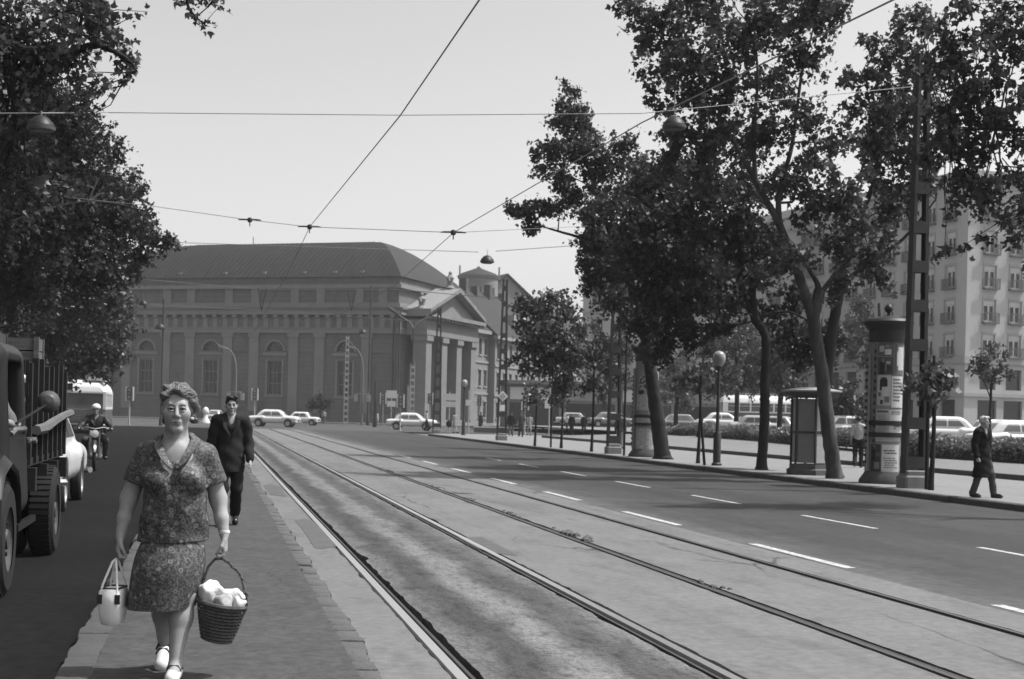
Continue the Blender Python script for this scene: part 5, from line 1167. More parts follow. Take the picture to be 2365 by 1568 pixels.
def carp(x, y, d, z=0.):
    b = at(x, y, d); b.z = z; return b
G1 = 'cars on the crossing'; G2 = 'cars parked in the square'
car('saloon', 'big white rounded saloon crossing in front of the church, behind the walking man', carp(633, 985, 131), -YAW - .05, m_cwhite, G1)
car('small', 'small white car just ahead of the big saloon', carp(697, 975, 150), -YAW - .1, m_cwhite, G1)
car('saloon', 'white saloon waiting left of the slim corner mast', carp(950, 986, 132), -YAW - .06, m_cwhite, G1)
car('small', 'round backed pale car beyond the walking man, seen head on', carp(497, 972, 150), -math.pi / 2 - .2, m_cpale, G1)
for kind, lab, x, d, rz, p in (
    ('boxy', 'pale estate parked behind the young trees', 1325, 150, -.05, m_cpale), ('saloon', 'pale saloon parked behind the second lattice mast', 1408, 148, .05, m_cmid),
    ('boxy', 'grey car roof showing over the hedge near the poster column', 1572, 122, .1, m_cmid), ('saloon', 'big pale rounded saloon parked behind the hedge by the globe lamp', 1668, 126, -.04, m_cwhite),
    ('small', 'low pale car half hidden by the knobbed trunk', 1745, 98, -.1, m_cpale), ('small', 'small pale car showing low right of the knobbed trunk', 1796, 104, 2.6, m_cpale),
    ('boxy', 'white car seen left of the man in the pale shirt', 1952, 84, .1, m_cwhite), ('small', 'bright small car behind the poster column', 2050, 80, .1, m_cwhite),
    ('saloon', 'white saloon in the front parked row right of the near mast', 2175, 76, 3.05, m_cwhite), ('boxy', 'pale car in the second row behind the white saloon', 2190, 100, .08, m_cpale),
    ('saloon', 'pale round car at the right edge behind the hedge', 2350, 66, .12, m_cwhite), ('boxy', 'light car behind the man in the dark coat', 2300, 84, .1, m_cwhite), ('boxy', 'far pale car roof at the right edge', 2345, 104, .05, m_cwhite), ('boxy', 'far pale car above the white saloon near the mast', 2090, 104, .1, m_cpale)):
    b = carp(x, 985, d); b.z = zs(b.x, b.y); car(kind, lab, b, -YAW + rz, p, G2)

# bus in the square
def bus(label, loc, rz, L, H, front_detail=False, name='bus'):
    t = thing(name, label, name.replace('_', ' '), loc, rz); W = 2.5; hw = W / 2
    m_up = mat('bus_white', .6, .35, .05, 2, spec=.4); m_lo = mat('bus_lower_dark', .09, .35, .06, 2, spec=.4)
    sect = lambda z0, z1, i: [(-L / 2 + i, -hw, z0), (L / 2 - i, -hw, z0), (L / 2, -hw + i, z0), (L / 2, hw - i, z0), (L / 2 - i, hw, z0), (-L / 2 + i, hw, z0), (-L / 2, hw - i, z0), (-L / 2, -hw + i, z0)]
    MB().loft([sect(.42, 0, .16), sect(.95, 0, .16)]).build('skirt', m_up if not front_detail else m_lo, t); MB().loft([sect(.951, 0, .155), sect(1.35, 0, .155)]).build('waist_band', m_lo, t)
    zw0, zw1 = 1.36, 2.35; ops = []; n = int((L - 1) / 1.15)
    for k in range(n): x = .5 + k * 1.15; ops.append((x, .12, x + 1.0, zw1 - zw0 - .1))
    for sgn in (-1, 1):
        M = Matrix.Translation((-L / 2, -hw, zw0)) if sgn < 0 else Matrix.Translation((L / 2, hw, zw0)) @ Matrix.Rotation(math.pi, 4, 'Z')
        w = MB(M); facade(w, L, zw1 - zw0, ops, .08); w.build('side_frame', m_up, t)
        for k, o in enumerate(ops):
            wn = MB(M).box((o[0], .06, o[1]), (o[2], .075, o[3])).build('window', m_cglass, t); MB(M).box((o[0], .03, o[3] - .27), (o[2], .055, o[3] - .23)).build('window_bar', m_up, wn)
    fo = [(.14, .05, 1.18, .95), (1.32, .05, 2.36, .95)] if not front_detail else [(.16, .0, 2.34, .9)]
    for sgn in (-1, 1):
        M = Matrix.Translation((-L / 2, hw, zw0)) @ Matrix.Rotation(-math.pi / 2, 4, 'Z') if sgn < 0 else Matrix.Translation((L / 2, -hw, zw0)) @ Matrix.Rotation(math.pi / 2, 4, 'Z')
        w = MB(M); facade(w, W, zw1 - zw0, fo, .08); w.build('end_frame', m_up, t)
        for o in fo: MB(M).box((o[0], .06, o[1]), (o[2], .075, o[3])).build('windscreen', m_cglass, t)
    rings = [sect(zw1, 0, .12)]
    for f in (.35, .7, .9, 1.0):
        k = .55 * (1 - math.sqrt(max(0, 1 - f * f))) + .02; zz = zw1 + (H - zw1) * f
        rings.append([(x * (1 - k * 2 / L) if True else x, yv * (1 - k * .9), zz) for x, yv, _ in sect(0, 0, .25)])
    MB().loft(rings).build('roof', m_up, t, True)
    for x in (L * .27, -L * .27):
        for q in (-1, 1): add_wheel(t, x, q * (hw - .14), .48, .26, q, m_cpale)
    for q in (-1, 1): MB().lathe([(.02, .05), (.1, .04), (.13, 0), (.13, -.05)], 12, (L / 2 + .02, q * .85, .75), 'x').build('headlight', m_lampg, t)
    MB().tube([(L / 2 - .1, -hw, .5), (L / 2 + .06, -hw + .2, .5), (L / 2 + .06, hw - .2, .5), (L / 2 - .1, hw, .5)], .06, 6).build('bumper', m_chrome, t)
    if front_detail:
        for k in range(8): MB().box((L / 2, -1.08, .72 + k * .085), (L / 2 + .03, .2, .72 + k * .085 + .035)).build('grille_slat', m_chrome, t)
        MB().box((L / 2 - .2, .1, H - .02), (L / 2 - 3.5, 1.3, H + .18)).build('roof_gear', m_up, t); MB().box((L / 2 - .02, -1.15, 2.42), (L / 2 + .03, -.55, 2.78)).build('line_board', m_cdark, t)
        for q in (-.3, .3): MB().tube([(1, q, H + .1), (-2, q, H + .5), (-L / 2 - 1, q * 2, 5.2)], .03, 6).build('trolley_pole', m_mast, t)
        MB().tube([(L / 2 + .09, -.2, 1.5), (L / 2 + .08, .25, 2.1)], .012, 4).build('wiper', m_mast, t)
    return t
bus('white and dark single deck bus standing in the square behind the pale saloon', carp(1785, 985, 140, 1.06), -YAW + .05 + math.pi, 10.5, 3.05)
bus('trolleybus with slatted front coming down the left road', Vector((-7.2, 88, 0)), -math.pi / 2 + .03, 10.5, 3.0, True, 'trolleybus')

# motor lorry with stake sides, facing us
m_trk = mat('lorry_paint_dark', .008, .4, .35, 3, spec=.3, fine=.3); m_wood = mat('lorry_planks', .014, .85, .35, 5, stretch=(1, 1, 6)); m_rubt = mat('lorry_tyre', .011, .9, .3, 8); m_void = mat('cab_inside', .008, .9)
TX = -1.62      # outer face of the kerb side wheels
tk = thing('lorry', 'dark lorry with staked load bed standing at the left edge', 'lorry', (TX - 1.0, 15., 0))
# local axes: x to the right (towards the island), y along the street, front at -y
def bigwheel(x, y, dual=False, side=1):
    o = MB().lathe([(.27, -.13), (.42, -.13), (.465, -.09), (.47, .09), (.42, .13), (.27, .13)], 32, axis='x', cap=False).build('wheel', m_rubt, tk, True, (x, y, .47), 30)
    for k in range(44):
        a = 2 * math.pi * k / 44; MB(Matrix.Rotation(a, 4, 'X')).box((-.1, -.022, .462), (.1, .022, .478)).build('tread_block', m_rubt, o)
    MB().lathe([(.02, .12), (.08, .12), (.1, .06), (.2, .03), (.26, .1), (.285, .12), (.285, -.1), (.02, -.1)], 24, axis='x').build('rim', mat('lorry_rim', .05, .6, .3), o, True)
    for k in range(6): a = math.pi * k / 3; MB().lathe([(.022, 0), (.022, .05), (.005, .055)], 6, (.05, .15 * math.cos(a), .15 * math.sin(a)), 'x').build('wheel_nut', m_trk, o)
    if dual: MB().lathe([(.27, -.13), (.42, -.13), (.465, -.09), (.47, .09), (.42, .13), (.27, .13)], 28, axis='x', cap=False).build('inner_tyre', m_rubt, o, True, (-.32, 0, 0), 30)
    return o
for x in (.88, -.88): bigwheel(x, -2.6); bigwheel(x + (.02 if x > 0 else .3), .9, True)
MB().box((-.45, -3.3, .55), (-.3, 3.0, .72)).build('chassis_beam', m_trk, tk); MB().box((.3, -3.3, .55), (.45, 3.0, .72)).build('chassis_beam', m_trk, tk)
# cab: bonnet, wings, door, roof
c = Sdf((-1.3, -4.2, .3), (1.3, -.4, 2.4), .03)
c.rbox((0, -1.55, 1.35), (.92, .72, .8), .16, .03, taper=(.04, .05)); c.rbox((0, -2.7, 1.05), (.48, .75, .38), .16, .06)
c.rbox((0, -1.5, 1.62), (.78, .98, .33), .05, .01, 'sub') if False else None
c.cyl((.88, -2.6, .47), .58, .3, .02, 'sub', 0); c.cyl((-.88, -2.6, .47), .58, .3, .02, 'sub', 0)
# side window openings and windscreen
for q in (-1, 1): c.rbox((q * .9, -1.62, 1.68), (.3, .45, .3), .06, .01, 'sub')
c.rbox((0, -2.3, 1.72), (.68, .3, .26), .06, .01, 'sub'); c.rbox((0, -1.5, 1.68), (.74, .55, .36), .05, .01, 'sub')
c.build('cab', m_trk, tk)
MB().box((-.72, -.98, 1.2), (.72, -.94, 2.05)).build('cab_lining', m_void, tk); MB().box((-.72, -2.0, 1.28), (.72, -.95, 1.32)).build('bench_seat', m_void, tk)
for q in (-1, 1):
    pts = [(-3.25, .62), (-3.2, .85), (-3.0, 1.04), (-2.6, 1.12), (-2.2, 1.04), (-2.02, .85), (-1.95, .6)]
    w = MB(); rings = []
    for yv, z in pts: rings.append([(q * .56, yv, z - .02), (q * .62, yv, z + .06), (q * .95, yv, z + .05), (q * 1.02, yv, z - .02), (q * 1.0, yv, z - .05), (q * .6, yv, z - .05)])
    w.loft(rings).build('wing', m_trk, tk, True, angle=35)
    MB().box((q * .95 if q > 0 else -1.0, -2.0, .48), (1.0 if q > 0 else q * .6, -.75, .54)).build('running_board', m_trk, tk)
MB().box((-.98, -3.55, .55), (.98, -3.42, .72)).build('bumper', m_trk, tk)
MB().box((.58, -3.34, .74), (.98, -3.31, .92)).build('number_plate', mat('plate_white', .5, .7, .03), tk)
for q in (-1, 1): MB().lathe([(.02, -.08), (.11, -.06), (.12, 0), (.08, .12)], 14, (q * .62, -3.3, 1.1), 'y').build('headlight', m_lampg, tk, True)
for z in (1.0, 1.34): MB().box((.925, -2.02, z), (.945, -1.15, z + .03)).build('door_trim', m_trk, tk)
MB().tube([(.93, -2.05, 1.33), (.95, -1.95, 1.37), (.95, -1.3, 1.37), (.93, -1.15, 1.33)], .022, 6).build('window_ledge', mat('worn_trim', .14, .4), tk)
MB().lathe([(.03, 0), (.03, .09), (.005, .1)], 8, (.95, -1.18, 1.26), 'x').tube([(.99, -1.18, 1.26), (1.0, -1.32, 1.25)], .014, 6).build('door_handle', m_chrome, tk, True)
MB().tube([(.93, -1.75, 1.42), (1.02, -1.5, 1.5), (1.14, -1.25, 1.6)], .012, 6).build('mirror_arm', m_trk, tk); MB().lathe([(.005, -.06), (.06, -.05), (.1, 0), (.105, .03), (.005, .035)], 18, (1.14, -1.22, 1.62), 'y').build('mirror', mat('mirror_back', .06, .25, .1, spec=.6), tk, True)
# load bed
MB().box((-.88, -.55, .98), (.88, 2.95, 1.06)).build('bed_floor', m_wood, tk)
for k in range(4): MB().box((-.95, -.4 + k * 1.0, .74), (.95, -.28 + k * 1.0, .97)).build('cross_beam', m_wood, tk)
for q in (-1, 1):
    for k in range(8): y0 = -.5 + k * .48; MB().box((q * .88 - .03, y0, 1.0), (q * .88 + .03, y0 + .09, 2.02 + random.uniform(-.03, .05))).build('stake', m_wood, tk)
    for z, th in ((1.06, .15), (1.24, .15), (1.42, .15), (1.66, .13), (1.9, .12)): MB().box((q * .88 - .06, -.55, z), (q * .88 - .032, 2.95, z + th)).build('side_plank', m_wood, tk)
for k in range(5): MB().box((-.9 + k * .4, -.56, 1.06), (-.9 + k * .4 + .09, -.5, 2.0)).build('stake', m_wood, tk)
MB().box((-.88, -.52, 1.66), (.88, -.5, 1.8)).box((-.88, -.519, 1.9), (.88, -.501, 2.02)).build('head_board', m_wood, tk)
MB().tube([(.94, -.35, 1.34), (.95, .3, 1.35), (.95, 1.0, 1.4), (.96, 1.9, 1.46), (.96, 2.95, 1.5)], [.05, .055, .05, .045, .045], 6).build('rub_pole', mat('pale_pole', .1, .8, .3, 4), tk, True)
# load: crates, sacks, tarpaulin - each lies loose on the bed
m_crate = mat('crate_wood', .09, .85, .4, 6, stretch=(1, 1, 5)); m_sack = mat('pale_sack', .42, .9, .2, 5, bump=.4, bscale=12); m_tarp = mat('tarpaulin', .018, .6, .3, 4)
def crate(label, lo, hi, m):
    t = thing('crate', label, 'crate', ((lo[0] + hi[0]) / 2 + TX - 1, (lo[1] + hi[1]) / 2 + 15, lo[2]), 0, 'load on the lorry'); x, yv, z = (hi[0] - lo[0]) / 2, (hi[1] - lo[1]) / 2, hi[2] - lo[2]
    n = max(3, int(z / .13))
    for k in range(n): MB().box((-x, -yv, k * z / n + .006), (x, yv, (k + 1) * z / n - .006)).build('slat', m, t)
    for q in (-1, 1):
        for p in (-1, 1): MB().box((q * x - .02 * (1 + q), p * yv - .03, 0), (q * x + .02 * (1 - q) + .012 * q, p * yv + .03, z + .01)).build('corner_batten', m, t)
crate('dark wooden crate on top of the load behind the cab roof', (-.3, -.2, 1.85), (.5, .7, 2.32), mat('crate_dark', .04, .8, .4, 6)); crate('pale splintered crate at the rear corner of the load', (.42, .85, 1.75), (.8, 1.3, 2.3), m_crate); crate('crate low down inside the stakes', (.0, 1.45, 1.07), (.8, 2.3, 1.62), m_crate)
def sack(label, c, r):
    s = Sdf([c[i] * 0 - r[i] * 1.4 for i in range(3)], [r[i] * 1.4 for i in range(3)], .03); s.ell((0, 0, 0), r, .02); s.ell((r[0] * .5, 0, r[2] * .4), (r[0] * .5, r[1] * .6, r[2] * .6), .08); s.fold(.012, (18, 11, 25)); s.fold(.008, (-12, 31, 14), 1)
    o = link('sack', s.mesh('sack', m_sack)); o.location = (c[0] + TX - 1, c[1] + 15, c[2]); tag(o, label, 'sack', 'load on the lorry')
sack('pale bundle showing between the front stakes', (.45, -.15, 1.78), (.3, .22, .16)); sack('pale sack lying in the middle of the staked bed', (.48, .25, 1.4), (.3, .4, .2)); sack('pale folded sheet near the rear stakes', (.48, .5, 1.8), (.28, .28, .1))
mb = MB(); K = 14; rg = []
for k in range(K + 1):
    f = k / K; yv = -1.5 + 1.5 * f; rg.append([(x, yv + .06 * math.sin(9 * x + 3), 2.19 + .03 * math.sin(f * 9) + .03 * math.sin(7 * x + 5 * f) - (.8 * max(0, x - .45) ** 1.3) - .1 * max(0, f - .6) + dz) for x, dz in [(-.7 + .11 * i, .03) for i in range(14)] + [(.73 - .11 * i, 0.) for i in range(14)]])
tp = mb.loft(rg).build('tarpaulin', m_tarp, None, True); tp.location = (TX - 1, 15, 0); tag(tp, 'crumpled dark tarpaulin thrown over the cab roof and load', 'tarpaulin', 'load on the lorry')
# white car behind the lorry
car('saloon', 'white car hidden behind the lorry, only its front wing showing', Vector((-2.95, 23.6, 0)), -math.pi / 2, m_cwhite, 'cars on the left road')
# rounded stone bollard and kiosk things before the church
for x, d, lab in ((475, 148, 'pale bell shaped bollard left of the walking man'),):
    b = at(x, 960, d); t = tag(MB().lathe([(.5, 0), (.48, .2), (.22, .6), (.16, 1.0), (.3, 1.1), (.34, 1.35), (.2, 1.6), (.02, 1.7)], 16).build('bollard', m_white, None, True), lab, 'bollard'); t.location = (b.x, b.y, 0)
# ================================================================== PEOPLE
m_skin = mat('skin', .29, .6, .16, 18, bump=.05, bscale=150, spec=.3); m_skint = mat('skin_tanned', .22, .55, .08, 12, spec=.35)
m_hairl = mat('hair_greying', .12, .6, .5, 14, bump=.8, bscale=40, stretch=(1, 1, 2.5)); m_haird = mat('hair_dark', .012, .4, .3, 30); m_hairw = mat('hair_white', .45, .6, .2, 30)
m_lip = mat('lips', .09, .5); m_eye = mat('eye_dark', .015, .3, spec=.6); m_brow = mat('eyebrow', .07, .8); m_eyew = mat('eye_white', .34, .3)
def floral():
    m = bpy.data.materials.new('flowered_cotton'); m.use_nodes = True; nt = m.node_tree; b = nt.nodes['Principled BSDF']; b.inputs['Roughness'].default_value = .6; b.inputs['Specular IOR Level'].default_value = .3; L = nt.links.new
    tc = nt.nodes.new('ShaderNodeTexCoord'); v = nt.nodes.new('ShaderNodeTexVoronoi'); v.inputs['Scale'].default_value = 27; v.inputs['Randomness'].default_value = .8; L(tc.outputs['Object'], v.inputs['Vector'])
    n = nt.nodes.new('ShaderNodeTexNoise'); n.inputs['Scale'].default_value = 75; n.inputs['Detail'].default_value = 3; L(tc.outputs['Object'], n.inputs['Vector'])
    r = nt.nodes.new('ShaderNodeMapRange'); r.inputs[1].default_value = .42; r.inputs[2].default_value = .62; r.inputs[3].default_value = .036; r.inputs[4].default_value = .115; L(n.outputs[0], r.inputs[0])
    ring = nt.nodes.new('ShaderNodeValToRGB'); e = ring.color_ramp.elements; e[0].position = .0; e[0].color = (.0, .0, .0, 1); e[1].position = .5; e[1].color = (0, 0, 0, 1)
    for p, c in ((.10, .25), (.17, 0), (.22, 1), (.31, 1), (.38, 0)): x = e.new(p); x.color = (c, c, c, 1)
    L(v.outputs['Distance'], ring.inputs[0])
    pk = nt.nodes.new('ShaderNodeMapRange'); pk.inputs[1].default_value = .35; pk.inputs[2].default_value = .75; L(v.outputs['Color'], pk.inputs[0])
    mu = nt.nodes.new('ShaderNodeMath'); mu.operation = 'MULTIPLY'; L(ring.outputs[0], mu.inputs[0]); L(pk.outputs[0], mu.inputs[1])
    mx = nt.nodes.new('ShaderNodeMixRGB'); L(mu.outputs[0], mx.inputs[0]); L(r.outputs[0], mx.inputs[1]); mx.inputs[2].default_value = (.22, .22, .22, 1); L(mx.outputs[0], b.inputs['Base Color'])
    return m
m_floral = floral()
V3 = lambda *a: np.array(a, float)
def hand(s, w, down, palm, fwd, sc=1., curl=1.):
    """palm and five bent fingers hanging from wrist w; `palm` is the way the palm faces, fwd the thumb side"""
    down, palm, fwd = [np.array(v, float) / np.linalg.norm(v) for v in (down, palm, fwd)]
    k0 = w + down * .085 * sc
    for f in (-.026, -.008, .01, .026): s.cap(w + fwd * f * .55 * sc, k0 + fwd * f * sc, .0155 * sc, .0125 * sc, .012)
    for f, l in ((.029, .9), (.0095, 1.), (-.0095, .95), (-.028, .78)):
        a = k0 + fwd * f * sc; b = a + (down * .03 + palm * .012) * l * sc; c = b + (down * .004 + palm * .027) * l * sc * curl; d = c + (-down * .02 + palm * .008) * l * sc * curl
        s.cap(a, b, .0095 * sc, .0088 * sc, .004); s.cap(b, c, .0088 * sc, .0083 * sc, .003); s.cap(c, d, .0083 * sc, .0072 * sc, .003)
    t0 = w + down * .025 * sc + fwd * .022 * sc; t1 = t0 + (down * .035 + fwd * .018 + palm * .014) * sc; t2 = t1 + (down * .03 + palm * .02 - fwd * .006) * sc
    s.cap(t0, t1, .014 * sc, .0105 * sc, .01); s.cap(t1, t2, .0105 * sc, .0085 * sc, .004)
def head(s, c, sc=1., female=False, turn=0.):
    """skull, jaw, nose, lips, sockets, ears around head centre c (face towards -y)"""
    ct, st = math.cos(turn), math.sin(turn)
    def q(x, y, z): return (c[0] + sc * (x * ct - y * st), c[1] + sc * (x * st + y * ct), c[2] + sc * z)
    s.ell(q(0, .012, .035), [sc * v for v in (.074, .093, .088)], .02); s.ell(q(0, -.028, -.045), [sc * v for v in ((.066, .066, .07) if female else (.058, .062, .066))], .03)
    for e in (-1, 1): s.ell(q(e * .034, -.056, -.022), [sc * v for v in ((.04, .036, .04) if female else (.034, .034, .036))], .02)
    s.cap(q(-.012, -.076, -.104), q(.012, -.076, -.104), .020 * sc, None, .02); s.cap(q(-.03, -.074, .028), q(.03, -.074, .028), .017 * sc, None, .02)
    for e in (-1, 1): s.ell(q(e * .031, -.103, .005), [sc * v for v in (.021, .019, .0135)], .010, 'sub')
    s.cap(q(0, -.090, .012), q(0, -.113, -.030), .0085 * sc, .0125 * sc, .010)
    for e in (-1, 1): s.ell(q(e * .0125, -.102, -.036), [sc * v for v in (.009, .011, .008)], .006); s.ell(q(e * .076, .012, -.005), [sc * v for v in (.010, .019, .031)], .008)
    s.cap(q(-.02, -.089, -.0625), q(.02, -.089, -.0625), .0085 * sc, None, .006); s.cap(q(-.016, -.088, -.076), q(.016, -.088, -.076), .0085 * sc, None, .006)
    for e in (-1, 1): s.cap(q(e * .024, -.096, -.034), q(e * .034, -.082, -.07), .0028 * sc, None, .006, 'sub')
    return q
def face_parts(t, q, sc, browm, lipm=None, skin=None, lids=True):
    skin = skin or m_skin
    for e in (-1, 1):
        ball = MB().lathe([(.001, -.0125 * sc), (.007 * sc, -.0105 * sc), (.0115 * sc, -.005 * sc), (.0125 * sc, 0), (.0115 * sc, .005 * sc), (.001, .0125 * sc)], 14, q(e * .031, -.081, .0045), 'y').build('eye', m_eyew if lids else m_brow, t, True)
        MB().lathe([(.001, -.0018 * sc), (.0062 * sc, -.0008 * sc), (.0066 * sc, .002 * sc)], 12, q(e * .0305, -.0925, .0045), 'y').build('iris', m_eye, ball, True)
        if lids: MB().tube([q(e * x, y, z) for x, y, z in ((.013, -.086, .0045), (.02, -.0925, .0115), (.031, -.0955, .0135), (.042, -.0905, .0105), (.049, -.078, .003))], [.003 * sc, .0045 * sc, .005 * sc, .0045 * sc, .003 * sc], 7).build('upper_lid', skin, t, True)
        MB().tube([q(e * x, y, z) for x, y, z in ((.014, -.0885, .003), (.021, -.0945, .008), (.031, -.0975, .0098), (.041, -.0925, .0072), (.048, -.082, .001))], .0013 * sc, 5).build('eyelash', m_eye, t, True)
        if lids: MB().tube([q(e * x, y, z) for x, y, z in ((.014, -.087, .0), (.022, -.092, -.005), (.031, -.094, -.0066), (.041, -.089, -.0055), (.048, -.079, -.001))], [.002 * sc, .0036 * sc, .004 * sc, .0036 * sc, .002 * sc], 7).build('lower_lid', skin, t, True)
        MB().tube([q(e * x, y, z) for x, y, z in ((.011, -.095, .0225), (.022, -.0968, .0262), (.034, -.0925, .028), (.048, -.080, .0245))], [.0022 * sc, .003 * sc, .0026 * sc, .0012 * sc], 6).build('eyebrow', browm, t, True)
    MB().tube([q(-.025, -.0875, -.0765), q(-.012, -.0965, -.0675), q(0, -.098, -.068), q(.012, -.0965, -.0675), q(.025, -.0875, -.0765)], [.0014 * sc, .0034 * sc, .0038 * sc, .0034 * sc, .0014 * sc], 6).build('lips', lipm or m_lip, t, True)
    MB().tube([q(-.019, -.089, -.0775), q(-.009, -.0965, -.0772), q(.009, -.0965, -.0772), q(.019, -.089, -.0775)], [.0016 * sc, .0038 * sc, .0038 * sc, .0016 * sc], 6).build('lower_lip', mat('lower_lip', .16, .5), t, True)

# ---- the woman in the flowered costume (local x to the right of the picture, front towards -y)
wl = gr(394, 1556, .10)
W = thing('person', 'woman in a flowered blouse and skirt walking towards us with two bags', 'person', wl, -.02)
h = .0062
s = Sdf((-.42, -.42, 0), (.42, .36, 1.66), h)
hq = head(s, (.0, -.02, 1.485), 1.03, True, .04)
s.cap((0, .02, 1.27), (0, .0, 1.41), .068, .062, .03); s.cap((0, -.055, 1.34), (0, -.04, 1.385), .03, .04, .04)      # neck with a soft chin
s.cap((-.13, .02, 1.245), (.13, .02, 1.245), .062, None, .06); s.ell((0, .0, 1.15), (.155, .105, .15), .05); s.ell((0, -.075, 1.2), (.09, .04, .1), .05); s.ell((0, .02, .93), (.15, .11, .25), .05)
aR = [V3(-.172, .02, 1.225), V3(-.25, .035, .985), V3(-.290, -.03, .775)]; aL = [V3(.172, .02, 1.225), V3(.238, .035, .985), V3(.278, -.03, .785)]
for A in (aR, aL):
    s.cap(A[0], A[1], .056, .047, .03); s.cap(A[1], A[2] * .55 + A[1] * .45, .046, .038, .03); s.cap(A[2] * .55 + A[1] * .45, A[2], .038, .0265, .02)
hand(s, aR[2], (-.1, -.12, -1), (1, 0, -.1), (.15, -1, 0), 1.0); hand(s, aL[2], (.06, -.1, -1), (-1, 0, -.1), (-.1, -1, 0), 1.0)
# legs: her left leg in front, her right leg trailing on the toes
s.cap((.085, .0, .80), (.062, -.075, .46), .095, .068, .03); s.cap((.062, -.075, .46), (.05, -.09, .33), .066, .062, .03); s.cap((.05, -.09, .33), (.03, -.155, .09), .062, .035, .03); s.ell((.055, -.07, .34), (.056, .06, .1), .03)
s.cap((-.085, .02, .80), (-.058, .06, .45), .095, .066, .03); s.cap((-.058, .06, .45), (-.054, .13, .32), .064, .058, .03); s.cap((-.054, .13, .32), (-.05, .235, .12), .056, .034, .03); s.ell((-.056, .14, .33), (.052, .056, .09), .03)
s.cap((.03, -.16, .06), (.022, -.29, .035), .036, .03, .03); s.cap((-.05, .235, .09), (-.055, .13, .03), .033, .03, .02)
body = s.build('body', m_skin, W); face_parts(W, hq, 1.03, m_brow)
# hair: swept back waves, fuller on her left
g = Sdf((-.2, -.22, 1.28), (.24, .22, 1.72), .0062)
g.ell((.006, .022, 1.53), (.09, .105, .083), .02); g.ell((.0, .06, 1.48), (.088, .075, .09), .03)
for a, b, r in (((-.075, -.05, 1.56), (.03, -.088, 1.592), .03), ((.02, -.085, 1.595), (.085, -.04, 1.57), .034), ((-.06, -.02, 1.60), (.05, -.03, 1.615), .034), ((.088, -.03, 1.55), (.108, .01, 1.50), .034), ((.098, .01, 1.50), (.092, .04, 1.455), .03), ((.085, .0, 1.46), (.1, .05, 1.42), .026), ((-.08, -.02, 1.545), (-.082, .01, 1.49), .02), ((-.078, .03, 1.47), (-.07, .05, 1.42), .022), ((.108, .03, 1.53), (.1, .05, 1.46), .022)): g.cap(a, b, r, r * .85, .012)
g.ell((.0, -.115, 1.47), (.074, .075, .098), .015, 'sub'); g.ell((-.02, -.13, 1.555), (.045, .05, .018), .012, 'sub')
g.fold(.0045, (55, 20, 95)); g.fold(.003, (-90, 60, 40), 1.3)
hr_ = g.build('hair', m_hairl, W)
hr_.scale = (.9, .96, .97); hr_.location = (.0, .0008, .045)
hs = MB(); rh = np.random.default_rng(5)
def grad(p, e=.004): v = V3(g.val(p + V3(e, 0, 0)) - g.val(p - V3(e, 0, 0)), g.val(p + V3(0, e, 0)) - g.val(p - V3(0, e, 0)), g.val(p + V3(0, 0, e)) - g.val(p - V3(0, 0, e))); return v / (np.linalg.norm(v) + 1e-9)
for k in range(760):
    u = rh.normal(0, 1, 3); u[2] = abs(u[2]) * .95 - .45; u /= np.linalg.norm(u)
    if u[1] < -.5 and u[2] < .1: continue
    p = g.hit(V3(.006, .02, 1.515) + u * .2, -u, .25)
    if p is None or p[2] < 1.40: continue
    pts = []; ph = rh.uniform(0, 6.3)
    for j in range(8):
        n = grad(p); fl = V3(p[0] * 7 + .12, .75, .55 - 14 * abs(p[0]) * .35 - (p[1] + .05) * 7); sd_ = np.cross(n, fl); fl = fl / np.linalg.norm(fl) + sd_ / (np.linalg.norm(sd_) + 1e-9) * .45 * math.sin(j * .9 + ph + p[2] * 60)
        fl -= n * fl.dot(n); fl /= np.linalg.norm(fl) + 1e-9; p = p + fl * .0075; p = p - n * (g.val(p) - .0012 - .0012 * math.sin(j + ph)); pts.append(p.copy())
    hs.tube(pts, [.0008, .0014, .0017, .0018, .0017, .0015, .0012, .0006], 4, False)
o = hs.build('hair_strands', mat('hair_pale_strands', .22, .45, .6, 25), hr_, True); o['kind'] = 'stuff'
MB().lathe([(.001, -.008), (.0095, -.005), (.0105, 0), (.0095, .005), (.001, .008)], 12, hq(.082, -.012, -.045)).build('earring', m_white, W, True)
# blouse
b = Sdf((-.42, -.3, .70), (.42, .26, 1.36), .0068)
b.cap((-.125, .02, 1.222), (.125, .02, 1.222), .078, None, .05, sy=1.1); b.ell((0, .0, 1.12), (.172, .135, .18), .05); b.ell((0, -.005, .93), (.182, .15, .2), .06); b.cap((0, .0, .95), (-.005, .0, .72), .188, .196, .05, sy=.8)
for e in (-1, 1): b.ell((e * .078, -.105, 1.095), (.088, .078, .078), .035); b.cap((e * .155, .02, 1.215), (e * .22, .03, 1.06), .077, .077, .035); b.cap((e * .15, .02, 1.245), (e * .07, .025, 1.315), .045, .04, .03)
for e in (-1, 1):
    b.ell((e * .205, .0, .95), (.03, .2, .07), .03, 'sub')
b.cap((e * 0, -.175, 1.155), (0, -.095, 1.345), .004, .072, .012, 'sub'); b.cap((0, -.02, 1.3), (0, 0, 1.42), .064, .075, .012, 'sub')
b.fold(.004, (22, 0, 30), .4); b.fold(.0035, (-30, 10, 22), 1.1); b.fold(.0025, (60, 0, 8), .2)
b.cut((0, 0, .752), (.03, .05, -1))
